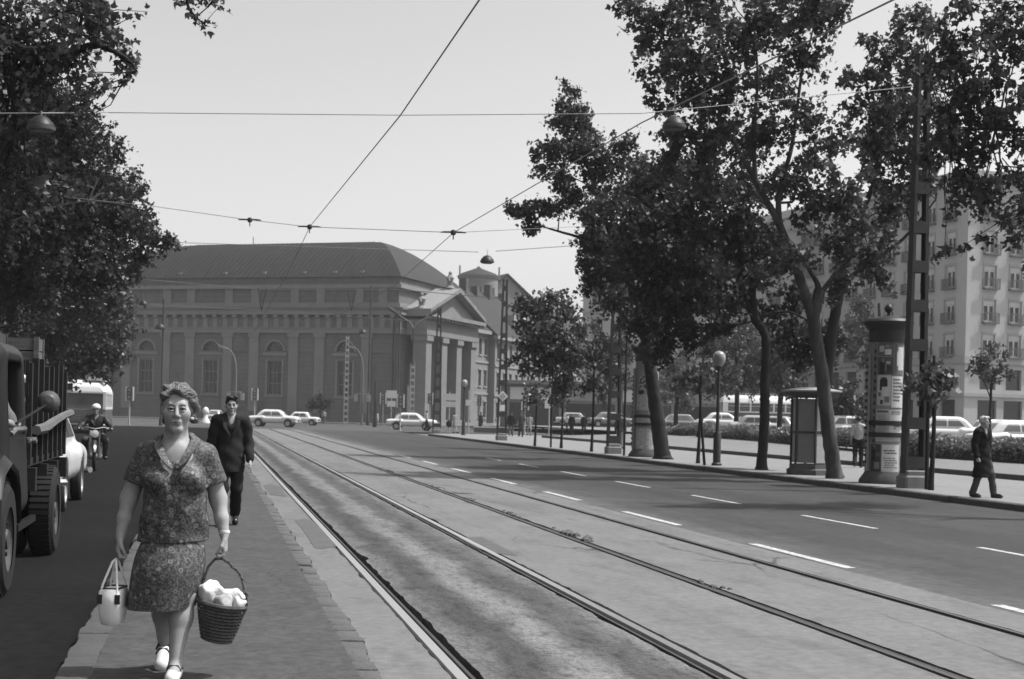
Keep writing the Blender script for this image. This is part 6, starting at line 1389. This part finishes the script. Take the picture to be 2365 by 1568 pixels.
for e in (-1, 1):     # sleeve hems
    n = np.array((e * .34, 0, -.94)); p = V3(e * .24, .02, 1.075)
    X, Y, Zz = b.ax[0][:, None, None], b.ax[1][None, :, None], b.ax[2][None, None, :]
    d = (X - p[0]) * n[0] + (Y - p[1]) * n[1] + (Zz - p[2]) * n[2] + 0 * Y
    reg = (X * e > .165) & (Zz > .98) & (Zz < 1.2) & (X * e + (Zz - 1.06) * .2 > .165) & (Y > -9)
    b.F = np.where(reg, np.maximum(b.F, d.astype(np.float32)), b.F)

b.build('blouse', m_floral, W)
for e in (-1, 1):     # turned down collar
    pts = [(.006 * e, -.158, 1.165), (.04 * e, -.14, 1.22), (.07 * e, -.095, 1.285), (.085 * e, -.03, 1.325), (.06 * e, .06, 1.335)]; r = MB(); rings = []
    for i, p in enumerate(pts): w_ = (.012, .034, .044, .042, .035)[i]; o = Vector((e * .8, -.35, -.35)).normalized(); P0 = Vector(p); rings.append([P0 + Vector((0, -.006, .004)), P0 + o * w_ + Vector((0, -.012, 0)), P0 + o * w_ + Vector((0, 0, -.006)), P0 + Vector((0, .006, 0))])
    r.loft(rings).build('collar', m_floral, W, True)
for z in (1.075, .965, .85):
    p = b.hit((-.008, -.32, z), (0, 1, 0)); p = V3(-.008, -.16, z) if p is None else p
    MB().lathe([(.001, -.004), (.0085, -.003), (.0085, .004)], 10, p, 'y').build('button', m_eye, W, True)
# skirt
rings = []
for k in range(13):
    f = k / 12; z = .80 - (.80 - .383) * f; cx = -.004 - .056 * f ** 1.3; rx = .178 + .022 * math.sin(f * 2.2) + .0 * f - .012 * f; ry = .128 + .05 * min(1, 2.2 * f) + .01 * f; n = 56
    rx = (.160, .163, .174, .186, .193, .197, .199, .199, .198, .196, .194, .191, .188)[k]
    rings.append([(cx + rx * (1 + .016 * f * math.sin(5 * a + 1) + .01 * f * math.sin(11 * a)) * math.cos(a), -.03 * min(1, 2 * f) + ry * (1 + .03 * f * math.sin(4 * a + .5)) * math.sin(a), z + .008 * f * math.sin(a + 1)) for a in [2 * math.pi * i / n for i in range(n)]])
inner = [[(p[0] * .985 - .0, p[1] * .97, p[2]) for p in r] for r in (rings[12], rings[9])]
MB().loft(rings + inner, True).build('skirt', m_floral, W, True, angle=70)
# shoes: white with dark straps
for nm, a, c_h, tip in (('shoe', (.03, -.135, .045), .0, (.018, -.305, .03)), ('shoe', (-.05, .225, .10), .0, (-.058, .115, .03))):
    q = Sdf((-.16, -.42, -.005), (.14, .34, .22), .006); A, T = V3(*a), V3(*tip)
    q.cap(A, T, .043, .034, .03, sx=.95); q.cap(A + V3(0, .03, -.02), T + V3(0, 0, -.005), .036, .034, .02); q.cap(A + V3(0, .02, .05), A + V3(0, -.02, .06), .036, .034, .012, 'sub')
    if tip[1] < 0: q.cap((A[0], A[1] + .03, .02), (A[0], A[1] + .03, .0), .028, None, .01); q.cut((0, 0, 0.001), (0, 0, -1))
    q.build(nm, m_white, W)
    u = T - A; m_ = A + u * .45; MB().tube([m_ + V3(-.036, .0, .012), m_ + V3(-.02, 0, .04), m_ + V3(.02, 0, .04), m_ + V3(.036, 0, .012)], .009, 6).build('shoe_strap', m_eye, W, True); m_ = A + u * .12
    MB().tube([m_ + V3(-.04, .0, .012), m_ + V3(-.03, -.01, .04), m_ + V3(.03, -.01, .04), m_ + V3(.04, 0, .012)], .008, 6).build('shoe_strap', m_eye, W, True)
MB().lathe([(.0285, -.009), (.031, 0), (.0285, .009)], 16, tuple(aL[2] + V3(.0, .0, .018))).build('bracelet', m_white, W, True)

# things she carries
R0 = Matrix.Translation(wl) @ Matrix.Rotation(-.02, 4, 'Z')
hr = R0 @ Vector((-.292, -.05, .648)); hl = R0 @ Vector((.268, -.048, .655))
m_bagw = mat('white_leather', .75, .4, .08, 9, bump=.15, bscale=30)
bagt = thing('handbag', 'white handbag hanging from the woman\'s hand on the left', 'handbag', (hr.x - .025, hr.y, .37 + .10 - .08), -.25)
zt = hr.z - (bagt.location.z)
rings = []
for z, wx, wy in ((0, .042, .062), (.006, .047, .068), (.05, .055, .082), (.12, .061, .09), (.185, .06, .085), (.2, .053, .08)):
    e = .014; rings.append([(-wx + e, -wy, z), (wx - e, -wy, z), (wx, -wy + e, z), (wx, wy - e, z), (wx - e, wy, z), (-wx + e, wy, z), (-wx, wy - e, z), (-wx, -wy + e, z)])
MB().loft(rings).build('bag_body', m_bagw, bagt, True, angle=50)
MB().tube([(-.05, -.075, .202), (.05, -.075, .202), (.05, .075, .202), (-.05, .075, .202), (-.05, -.075, .202)], .007, 6).build('frame', m_mast, bagt)
for e in (-1, 1):
    MB().tube([(-.048, e * .085, .165), (-.038, e * .07, .225), (-.002, e * .022, zt - .012), (.012, e * .008, zt + .004), (.018, e * .022, zt - .012), (.042, e * .07, .225), (.05, e * .085, .165)], .0065, 7).build('handle', m_bagw, bagt, True)
    for x0 in (-.048, .05): MB().box((x0 - .014, e * .088 - .005, .12), (x0 + .014, e * .088 + .005, .172)).build('buckle', m_mast, bagt)
m_wick = mat('wicker', .075, .7, .45, 12, bump=.3, bscale=30); m_wickd = mat('wicker_inside', .02, .9)
bz = .20 + .10; bk = thing('wicker_basket', 'dark wicker basket full of white parcels in the woman\'s other hand', 'basket', (hl.x - .02, hl.y - .02, bz), -.45)
bk.rotation_euler = (.06, .17, -.45)
def bring(z): f = z / .215; return .082 + .056 * f ** .8, .062 + .046 * f ** .8
rings = []
for z in (0, .05, .1, .15, .2): a_, b_ = bring(z); rings.append([(a_ * .96 * math.cos(t), b_ * .96 * math.sin(t), z) for t in [2 * math.pi * k / 28 for k in range(28)]])
MB().loft(rings).build('lining', m_wickd, bk, True)
for k in range(11):
    z = .006 + k * .0195; a_, b_ = bring(z); n = 48; MB().tube([(a_ * (1 + .022 * (-1) ** (i + k)) * math.cos(2 * math.pi * i / n), b_ * (1 + .022 * (-1) ** (i + k)) * math.sin(2 * math.pi * i / n), z) for i in range(n + 1)], .0085, 5).build('weave_strand', m_wick, bk, True)
for i in range(24):
    t = 2 * math.pi * i / 24; MB().tube([(bring(z)[0] * 1.0 * math.cos(t), bring(z)[1] * 1.0 * math.sin(t), z) for z in (0, .07, .14, .215)], .006, 5).build('rib', m_wick, bk, True)
a_, b_ = bring(.218); MB().tube([(a_ * 1.02 * math.cos(2 * math.pi * i / 32), b_ * 1.02 * math.sin(2 * math.pi * i / 32), .22) for i in range(33)], .013, 6).build('rim', m_wick, bk, True)
dxy = bk.matrix_basis.inverted() @ hl; zh = dxy.z
hp = [(-.148, 0, .2), (-.14, 0, .28), (-.1 + dxy.x * .4, dxy.y * .4, zh - .055), (dxy.x - .04, dxy.y, zh - .012), (dxy.x, dxy.y, zh), (dxy.x + .04, dxy.y, zh - .012), (.1 + dxy.x * .4, dxy.y * .4, zh - .055), (.14, 0, .28), (.148, 0, .2)]
MB().tube(hp, .008, 8).build('handle', m_wick, bk, True)
tw = []
for i in range(90):
    f = i / 89 * 8; j = min(7, int(f)); g = f - j; p = Vector(hp[j]).lerp(Vector(hp[j + 1]), g); tw.append(p + Vector((.006 * math.cos(i * .9), .011 * math.sin(i * .9), .006 * math.cos(i * .9))))
MB().tube(tw, .0042, 5).build('handle_wrap', m_wick, bk, True)
def parcel(label, off, r, m, rot=0.):
    q = Sdf([-v * 1.5 for v in r], [v * 1.5 for v in r], .007); q.rbox((0, 0, 0), r, min(r) * .75, .02); q.fold(.006, (60, 20, 45)); q.fold(.004, (-35, 70, 30), 1.); q.fold(.003, (110, -60, 20), .4)
    o = link('parcel', q.mesh('parcel', m)); o.location = bk.matrix_basis @ Vector(off); o.rotation_euler = (rot, rot * .6, rot); tag(o, label, 'parcel', 'shopping in the basket')
m_paper = mat('wrapping_paper', .62, .8, .06, 20, bump=.3, bscale=60); m_print = mat('printed_paper', .35, .8, .7, 18)
parcel('largest white paper parcel, on the skirt side of the basket', (-.075, -.01, .235), (.06, .065, .085), m_paper, .2); parcel('printed paper bag in the middle of the basket', (.03, -.03, .22), (.045, .05, .06), m_print, -.3); parcel('small white twist of paper at the outer rim of the basket', (.098, .0, .225), (.032, .04, .055), m_paper, .4); parcel('white packet at the back of the basket', (.02, .06, .225), (.06, .035, .06), m_paper, .1)

# ---- everybody else
def figure(label, loc, rz, Hh=1.7, vox=.014, skin=None, hair=None, top=None, topkind='jacket', bottom=None, shoes=None, J=None, legs='trousers', group='people on foot', shirt=None, turn=0., face=True, feet=True, sit=False, helmet=None, hem=None, hands=True, hairlen=0.):
    """one clothed person; J overrides joints of a 1.70 m standing figure"""
    k = Hh / 1.70; t = thing('person', label, 'person', loc, rz, group); skin = skin or m_skint; hair = hair or m_haird
    D = dict(hd=(0, -.01, 1.575), nk=(0, .015, 1.42), sl=(-.175, .015, 1.38), sr=(.175, .015, 1.38), el=(-.225, .04, 1.10), er=(.225, .04, 1.10), wl=(-.235, -.03, .86), wr=(.235, -.03, .86), pl=(0, .01, .95), hl=(-.09, .01, .90), hr=(.09, .01, .90), kl=(-.095, -.02, .49), kr=(.095, -.02, .49), al=(-.095, .03, .085), ar=(.095, .03, .085), fl=(0, -.17, -.045), fr=(0, -.17, -.045))
    D.update(J or {}); D = {a: V3(*v) * k for a, v in D.items()}
    allp = np.array(list({a: v for a, v in D.items() if a not in ('fl', 'fr')}.values())); lo = allp.min(0) - .28 * k; hi = allp.max(0) + .22 * k; lo[2] = max(lo[2], -.02 if not sit else lo[2]); fine = vox
    s = Sdf(lo, hi, fine); q = head(s, D['hd'], k * .98, False, turn); s.cap(D['nk'], D['hd'] + V3(0, .02, -.06) * k, .058 * k, .054 * k, .03)
    s.cap(D['sl'] * .7 + D['sr'] * .3, D['sr'] * .7 + D['sl'] * .3, .07 * k, None, .05); s.cap(D['nk'] + V3(0, 0, -.12) * k, D['pl'], .12 * k, .115 * k, .05, sy=.8)
    for a in 'lr':
        s.cap(D['s' + a], D['e' + a], .05 * k, .042 * k, .03); s.cap(D['e' + a], D['w' + a], .042 * k, .028 * k, .02); s.cap(D['h' + a], D['k' + a], .078 * k, .056 * k, .03); s.cap(D['k' + a], D['a' + a], .056 * k, .036 * k, .03)
        if feet: s.cap(D['a' + a] + V3(0, .03, -.03) * k, D['a' + a] + D['f' + a], .032 * k, .03 * k, .02)
        e = -1 if a == 'l' else 1; dn = D['w' + a] - D['e' + a]
        if hands: hand(s, D['w' + a], dn, (-e, 0, -.1), (0, -1, .1), 1.0 * k, .7)
    s.build('body', skin, t)
    if face: face_parts(t, q, k, m_brow if hair is not m_haird else m_eye, mat('lips_dim', .13, .6), None, False)
    g = Sdf(D['hd'] - .16 * k, D['hd'] + .19 * k, max(.007, vox * .7)); hc = D['hd']
    if helmet:
        g.ell(hc + V3(0, .01, .055) * k, [v * k for v in (.108, .125, .098)], .02); g.cut(hc + V3(0, 0, .02) * k, (0, -.1, -1)); g.build('helmet', helmet, t)
    else:
        g.ell(hc + V3(0, .022, .045) * k, [v * k for v in (.084, .098, .088)], .02); g.cap(hc + V3(-.05, -.06, .098) * k, hc + V3(.05, -.06, .1) * k, .028 * k, None, .02)
        if hairlen: g.ell(hc + V3(0, .05, -.03) * k, [v * k for v in (.088, .07, .09 + hairlen)], .03)
        g.ell(hc + V3(0, -.105, -.015) * k, [v * k for v in (.068, .075, .085)], .012, 'sub'); g.cut(hc + V3(0, 0, -.07 - hairlen) * k, (0, .3, -1)); g.fold(.003 * k, (70, 40, 90)); g.build('hair', hair, t)
    if top:
        b = Sdf(lo, hi, vox); inf = .03 if topkind in ('jacket', 'coat') else .014; hem = hem or {'jacket': .80, 'coat': .58, 'shirt': .93, 'dress': .55}[topkind]
        b.cap(D['sl'] * .82 + D['sr'] * .18 + V3(0, 0, -.01), D['sr'] * .82 + D['sl'] * .18 + V3(0, 0, -.01), (.075 + inf * .6) * k, None, .05); b.cap(D['nk'] + V3(0, .0, -.16) * k, D['pl'], (.15 + inf * .6) * k, (.135 + inf) * k, .06, sy=.72)
        if hem < .9: b.cap(D['pl'], D['pl'] * V3(1, 1, 0) + V3(0, .0, hem * k), (.145 + inf) * k, (.155 + inf + (.045 if topkind == 'coat' else 0)) * k, .05, sy=.8)
        b.cap(D['sl'] * .6 + D['nk'] * .4, D['nk'] + V3(0, .03, .03) * k, .06 * k, .062 * k, .03); b.cap(D['sr'] * .6 + D['nk'] * .4, D['nk'] + V3(0, .03, .03) * k, .06 * k, .062 * k, .03)
        for a in 'lr':
            b.cap(D['s' + a], D['e' + a], (.06 + inf * .7) * k, (.05 + inf * .7) * k, .03)
            if topkind in ('jacket', 'coat'): b.cap(D['e' + a], D['w' + a] + (D['e' + a] - D['w' + a]) * .04, (.05 + inf * .7) * k, (.042 + inf * .5) * k, .02)
        fwdn = D['nk'] + V3(0, -.2, -.26) * k
        if topkind in ('jacket', 'coat'): b.cap(fwdn, D['nk'] + V3(0, -.09, .06) * k, .006 * k, .07 * k, .012, 'sub')
        b.cap(D['nk'] + V3(0, -.02, .04) * k, D['nk'] + V3(0, -.03, .16) * k, .056 * k, .08 * k, .012, 'sub')
        b.fold(.005, (20, 8, 34), .3); b.fold(.004, (-34, 12, 20), 1.4)
        if not sit: b.cut((0, 0, hem * k), (.0, 0, -1))
        b.build({'jacket': 'jacket', 'coat': 'coat', 'shirt': 'shirt', 'dress': 'dress'}[topkind], top, t)
        if shirt:
            c = Sdf(lo, hi, vox); c.cap(D['nk'] + V3(0, -.0, -.16) * k, D['nk'] + V3(0, .0, -.3) * k, .145 * k, .15 * k, .05, sy=.72); c.cap(D['sl'] * .7 + D['sr'] * .3, D['sr'] * .7 + D['sl'] * .3, .082 * k, None, .05); c.cap(D['nk'] + V3(0, -.16, -.17) * k, D['nk'] + V3(0, -.07, .05) * k, .004, .045 * k, .012, 'sub'); c.cap(D['nk'], D['nk'] + V3(0, -.02, .2) * k, .06 * k, .08 * k, .01, 'sub'); c.build('shirt', shirt, t)
        if topkind in ('jacket', 'coat'):
            for e in (-1, 1):
                pts = [D['nk'] + V3(e * x, y, z) * k for x, y, z in ((.012, -.148, -.235), (.05, -.135, -.13), (.072, -.085, -.03), (.07, -.0, .035))]; r = MB(); rg = []
                for i, p in enumerate(pts): w_ = (.012, .05, .045, .03)[i] * k; p = Vector(p); o = Vector((e, -.15, -.05)).normalized(); rg.append([p + Vector((0, -.008, 0)), p + o * w_ + Vector((0, -.014, 0)), p + o * w_, p + Vector((0, .012, 0))])
                r.loft(rg).build('lapel', top, t, True)
    if bottom:
        b = Sdf(lo, hi, vox)
        if legs == 'trousers':
            b.cap(D['hl'], D['hr'], .1 * k, None, .05)
            for a in 'lr': b.cap(D['h' + a], D['k' + a], .098 * k, .078 * k, .03); b.cap(D['k' + a], D['a' + a] + V3(0, 0, .0), .078 * k, .066 * k, .03)
            b.fold(.005, (12, 20, 26), .6); b.fold(.003, (30, 10, -40)); b.build('trousers', bottom, t)
        else:
            b.cap(D['pl'] + V3(0, 0, .02) * k, D['pl'] * V3(1, 1, 0) + V3(0, 0, .52) * k, .14 * k, .185 * k, .05, sy=.85); b.fold(.006, (50, 30, 0)); b.cut((0, 0, .54 * k), (0, 0, -1)); b.build('skirt', bottom, t)
    if feet:
        for a in 'lr':
            A = D['a' + a]; c = Sdf(np.minimum(A, A + D['f' + a]) - .1, np.maximum(A, A + D['f' + a]) + .1, max(.009, vox * .7)); c.cap(A + V3(0, .02, -.03) * k, A + D['f' + a] + V3(0, -.01, 0), .047 * k, .042 * k, .03); c.cap(A + V3(0, .03, -.055) * k, A + D['f' + a] + V3(0, 0, -.012), .036 * k, .036 * k, .02); c.build('shoe', shoes or m_eye, t)
    return t
m_suit = mat('dark_suit_cloth', .022, .9, .25, 6, spec=.1); m_suit2 = mat('grey_suit_cloth', .06, .9, .2, 6, spec=.1); m_gshirt = mat('grey_shirt', .1, .9, .1, 8); m_wshirt = mat('white_shirt', .55, .9, .06, 8); m_trou = mat('dark_trousers', .02, .9, .25, 6, spec=.1); m_coat = mat('dark_overcoat', .012, .9, .2, 5, spec=.1); m_leath = mat('leather_jacket', .018, .5, .3, 8); m_pshirt = mat('pale_shirt', .33, .9, .1, 8); m_drs = mat('printed_dress', .22, .9, .5, 25)
p = gr(528, 1214, .10)
figure('man in a dark unbuttoned jacket walking behind the woman', p, .03, 1.66, .0095, m_skin, m_haird, m_suit, 'jacket', m_trou, J=dict(kl=(-.1, -.10, .50), al=(-.11, -.10, .085), kr=(.09, -.03, .50), ar=(.085, .22, .15), fr=(0, -.12, -.10), el=(-.235, .06, 1.1), wl=(-.235, .05, .85), er=(.23, .03, 1.1), wr=(.25, -.1, .87)), shirt=m_gshirt, hem=.70, group='people on the tram island')
p = gr(2268, 1149, .12)
figure('white haired man in an open dark overcoat walking along the right kerb', p, .4, 1.70, .012, m_skin, m_hairw, m_coat, 'coat', m_suit2, J=dict(kl=(-.11, .0, .49), al=(-.16, .12, .10), fl=(0, -.16, -.06), kr=(.12, -.12, .5), ar=(.17, -.16, .09), wl=(-.25, -.04, .86), wr=(.25, .04, .86), el=(-.24, .04, 1.1), er=(.24, .06, 1.1)), shirt=m_gshirt, hem=.42, turn=.25)
p = gr(1981, 1080, .12)
figure('man in a pale shirt seen from behind near the telephone box', p, math.pi - .4, 1.72, .016, m_skint, m_haird, m_pshirt, 'shirt', m_trou, J=dict(kl=(-.1, -.12, .5), al=(-.11, -.1, .09), kr=(.1, -.04, .48), ar=(.11, .2, .13), el=(-.26, -.02, 1.12), wl=(-.3, -.18, 1.0)), face=False)
far = [(475 + 405, 978, 1.7, 'tiny person in white at the pole before the portico', m_wshirt, 'shirt', m_gshirt, .4), (872, 981, 1.6, 'tiny child sized person in pale clothes beside the portico pole', m_pshirt, 'dress', None, 1.2), (985, 996, 1.68, 'person in pale top waiting left of the globe lamp', m_pshirt, 'shirt', m_trou, 1.5), (1310, 1000, 1.7, 'walker in a pale blouse beyond the dense young tree', m_wshirt, 'shirt', m_suit2, 2.), (690 + 630, 1004, 1.72, 'dark jacketed walker beside the young tree trunks', m_suit, 'jacket', m_trou, 2.6), (1050, 1000, 1.62, 'person in a pale dress with a big dark bag by the globe lamp', m_drs, 'dress', None, .6), (1110, 998, 1.68, 'person in a dark coat beside the white barrier', m_suit2, 'coat', m_trou, 2.), (1180, 1007, 1.7, 'dark clad walker on the left of the group under the young trees', m_suit, 'jacket', m_gshirt, 2.9),
       (1203, 1009, 1.74, 'bare armed walker in the middle of the group under the young trees', m_suit2, 'shirt', m_suit2, 3.1), (1222, 1006, 1.6, 'woman in a printed dress on the right of the walking group', m_drs, 'dress', None, 3.2), (1254, 992, 1.72, 'man in a bright white shirt beyond the young trees', m_wshirt, 'shirt', m_trou, 2.5),
       (918, 991, 1.62, 'woman in a light dress standing in front of the second saloon', m_pshirt, 'dress', None, .3), (862, 979, 1.7, 'tiny pale shirted person near the church corner', m_wshirt, 'shirt', m_trou, 1.), (1348, 1004, 1.72, 'dark backed person near the estate car', m_suit, 'jacket', m_trou, 3.), (1432, 1036, 1.7, 'pale trousered person behind the second lattice mast', m_suit2, 'jacket', m_pshirt, 2.8), (748, 979, 1.66, 'tiny person waiting by the small tree at the church', m_pshirt, 'shirt', m_gshirt, 0.)]
for x, y, Hh, lab, tp, tk_, bt, rz in far:
    p = gr(x, y, .12 if x > 960 else 0.); sgn = random.choice((-1, 1))
    figure(lab, p, rz, Hh, .024, m_skin, random.choice((m_haird, m_brow, m_haird)), tp, tk_, bt, J=dict(kl=(-.1, -.1 * sgn, .5), al=(-.1, -.06 * sgn, .09), kr=(.1, .0, .49), ar=(.1, .16 * sgn, .11)), face=False, hands=False, group='far pedestrians', hairlen=.05 if tk_ == 'dress' else 0.)
pb = gr(1037, 997, .12); o = tag(Sdf((-.35, -.2, 0), (.35, .2, .8), .03).ell((0, 0, .35), (.26, .12, .3), .02).cap((-.1, 0, .6), (.12, 0, .66), .03, None, .05).build('shoulder_bag', m_suit, None), 'big dark bag held out by the person at the globe lamp', 'bag'); o.location = (pb.x, pb.y, .42)
br = gr(1140, 1000, .12); o = thing('barrier', 'low white edged barrier on the far pavement', 'barrier', (br.x, br.y, .12), -YAW)
MB().box((-1.6, -.1, 0), (1.6, .1, .42)).build('panel', m_gshirt, o); MB().box((-1.62, -.12, .421), (1.62, .12, .5)).build('top_rail', m_white, o)

# lorry driver: only arm and face in the dark cab
figure('lorry driver sitting in the dark cab, elbow on the window ledge', Vector((TX - .45, 15 - 1.35, .42)), 0., 1.7, .016, m_skint, m_haird, m_gshirt, 'shirt', m_trou, J=dict(hd=(0, -.01, 1.40), nk=(0, .02, 1.25), sl=(-.175, .02, 1.2), sr=(.175, .02, 1.2), er=(.30, -.1, .985), wr=(.26, -.33, 1.02), el=(-.25, -.1, .98), wl=(-.1, -.3, 1.0), pl=(0, .05, .8), hl=(-.1, .05, .74), hr=(.1, .05, .74), kl=(-.12, -.32, .72), kr=(.12, -.32, .72), al=(-.12, -.42, .4), ar=(.12, -.42, .4)), group='people on the left road', sit=True)

# motorcycle and rider
mp_ = gr(218, 1085, 0.)
mo = thing('motorcycle', 'dark motorcycle with bright headlamp coming down the left road', 'motorcycle', mp_, .06)
def ring_wheel(y, r=.31):
    o = MB(); n = 32; rr = []
    o.tube([(0, y + r * math.cos(2 * math.pi * k / n), r + .04 + r * math.sin(2 * math.pi * k / n)) for k in range(n + 1)], .045, 8); w_ = o.build('wheel', m_tyre, mo, True)
    MB().lathe([(.06, -.07), (.07, -.06), (.07, .06), (.06, .07)], 12, (0, y, r + .04), 'x').build('hub', m_frame, w_, True)
    for k in range(12): a = math.pi * k / 6; MB().tube([(0, y, r + .04), (0, y + .28 * math.cos(a), r + .04 + .28 * math.sin(a))], .004, 4).build('spoke', m_chrome, w_)
ring_wheel(-.62); ring_wheel(.66)
for e in (-1, 1): MB().tube([(e * .09, -.6, .36), (e * .1, -.5, .72), (e * .1, -.42, .98)], [.028, .032, .03], 8).build('fork_leg', m_mastl if e < 0 else m_mast, mo, True)
MB().tube([(-.36, -.3, 1.02), (-.2, -.42, 1.06), (0, -.45, 1.02), (.2, -.42, 1.06), (.36, -.3, 1.02)], .015, 7).build('handlebar', m_chrome, mo, True)
for e in (-1, 1): MB().tube([(e * .3, -.33, 1.03), (e * .42, -.25, 1.01)], .022, 7).build('grip', m_white, mo, True)
MB().lathe([(.005, .1), (.07, .07), (.095, 0), (.09, -.03), (.005, -.045)], 16, (0, -.56, .9), 'y').build('headlamp', m_lampg, mo, True)
q = Sdf((-.3, -.7, .2), (.3, 1., 1.), .02); q.ell((0, -.1, .8), (.14, .3, .12), .03); q.ell((0, .45, .8), (.13, .38, .06), .04); q.cap((0, -.45, .85), (0, .3, .45), .04, .05, .04); q.build('tank_and_seat', m_cdark, mo)
q = Sdf((-.3, -.5, .1), (.3, .5, .8), .02); q.rbox((0, .0, .42), (.16, .2, .16), .05); q.cap((0, -.05, .5), (0, -.12, .7), .08, .07, .02); q.cap((.15, -.1, .35), (.17, .45, .3), .035, .045, .02); q.build('engine', m_frame, mo)
MB().tube([(0, -.62 + .37 * math.cos(a), .35 + .37 * math.sin(a)) for a in [R_(v) for v in (20, 50, 80, 110, 140, 165)]], .055, 6).build('front_mudguard', m_cdark, mo, True)
MB().tube([(-.2, .05, .3), (.2, .05, .3)], .02, 6).tube([(-.3, .05, .3), (.3, .05, .3)], .014, 6).build('footrest', m_mast, mo)
figure('motorcyclist in dark leather with a pale crash helmet', Vector((mp_.x, mp_.y + .12, 0)), .06, 1.72, .015, m_skint, m_haird, m_leath, 'jacket', m_suit2, J=dict(hd=(0, -.12, 1.47), nk=(0, -.06, 1.31), sl=(-.19, -.04, 1.26), sr=(.19, -.04, 1.26), el=(-.34, -.18, 1.08), er=(.34, -.18, 1.08), wl=(-.38, -.42, 1.03), wr=(.38, -.42, 1.03), pl=(0, .15, .88), hl=(-.1, .15, .84), hr=(.1, .15, .84), kl=(-.24, -.2, .74), kr=(.24, -.2, .74), al=(-.25, .02, .34), ar=(.25, .02, .34)), helmet=m_white, sit=True, group='people on the left road')
# ================================================================== HAZE
hz_m = bpy.data.materials.new('haze_air'); hz_m.use_nodes = True; nt = hz_m.node_tree; nt.nodes.clear()
pv_ = nt.nodes.new('ShaderNodeVolumePrincipled'); ou = nt.nodes.new('ShaderNodeOutputMaterial'); pv_.inputs['Color'].default_value = (.9, .9, .9, 1); pv_.inputs['Density'].default_value = .0003; pv_.inputs['Anisotropy'].default_value = .0
nt.links.new(pv_.outputs[0], ou.inputs['Volume'])
hz_o = MB().box((-260, -60, -.9), (260, 420, 45)).build('haze', hz_m); hz_o['kind'] = 'stuff'; tag(hz_o, 'thin pale summer haze over the street and square', 'haze')
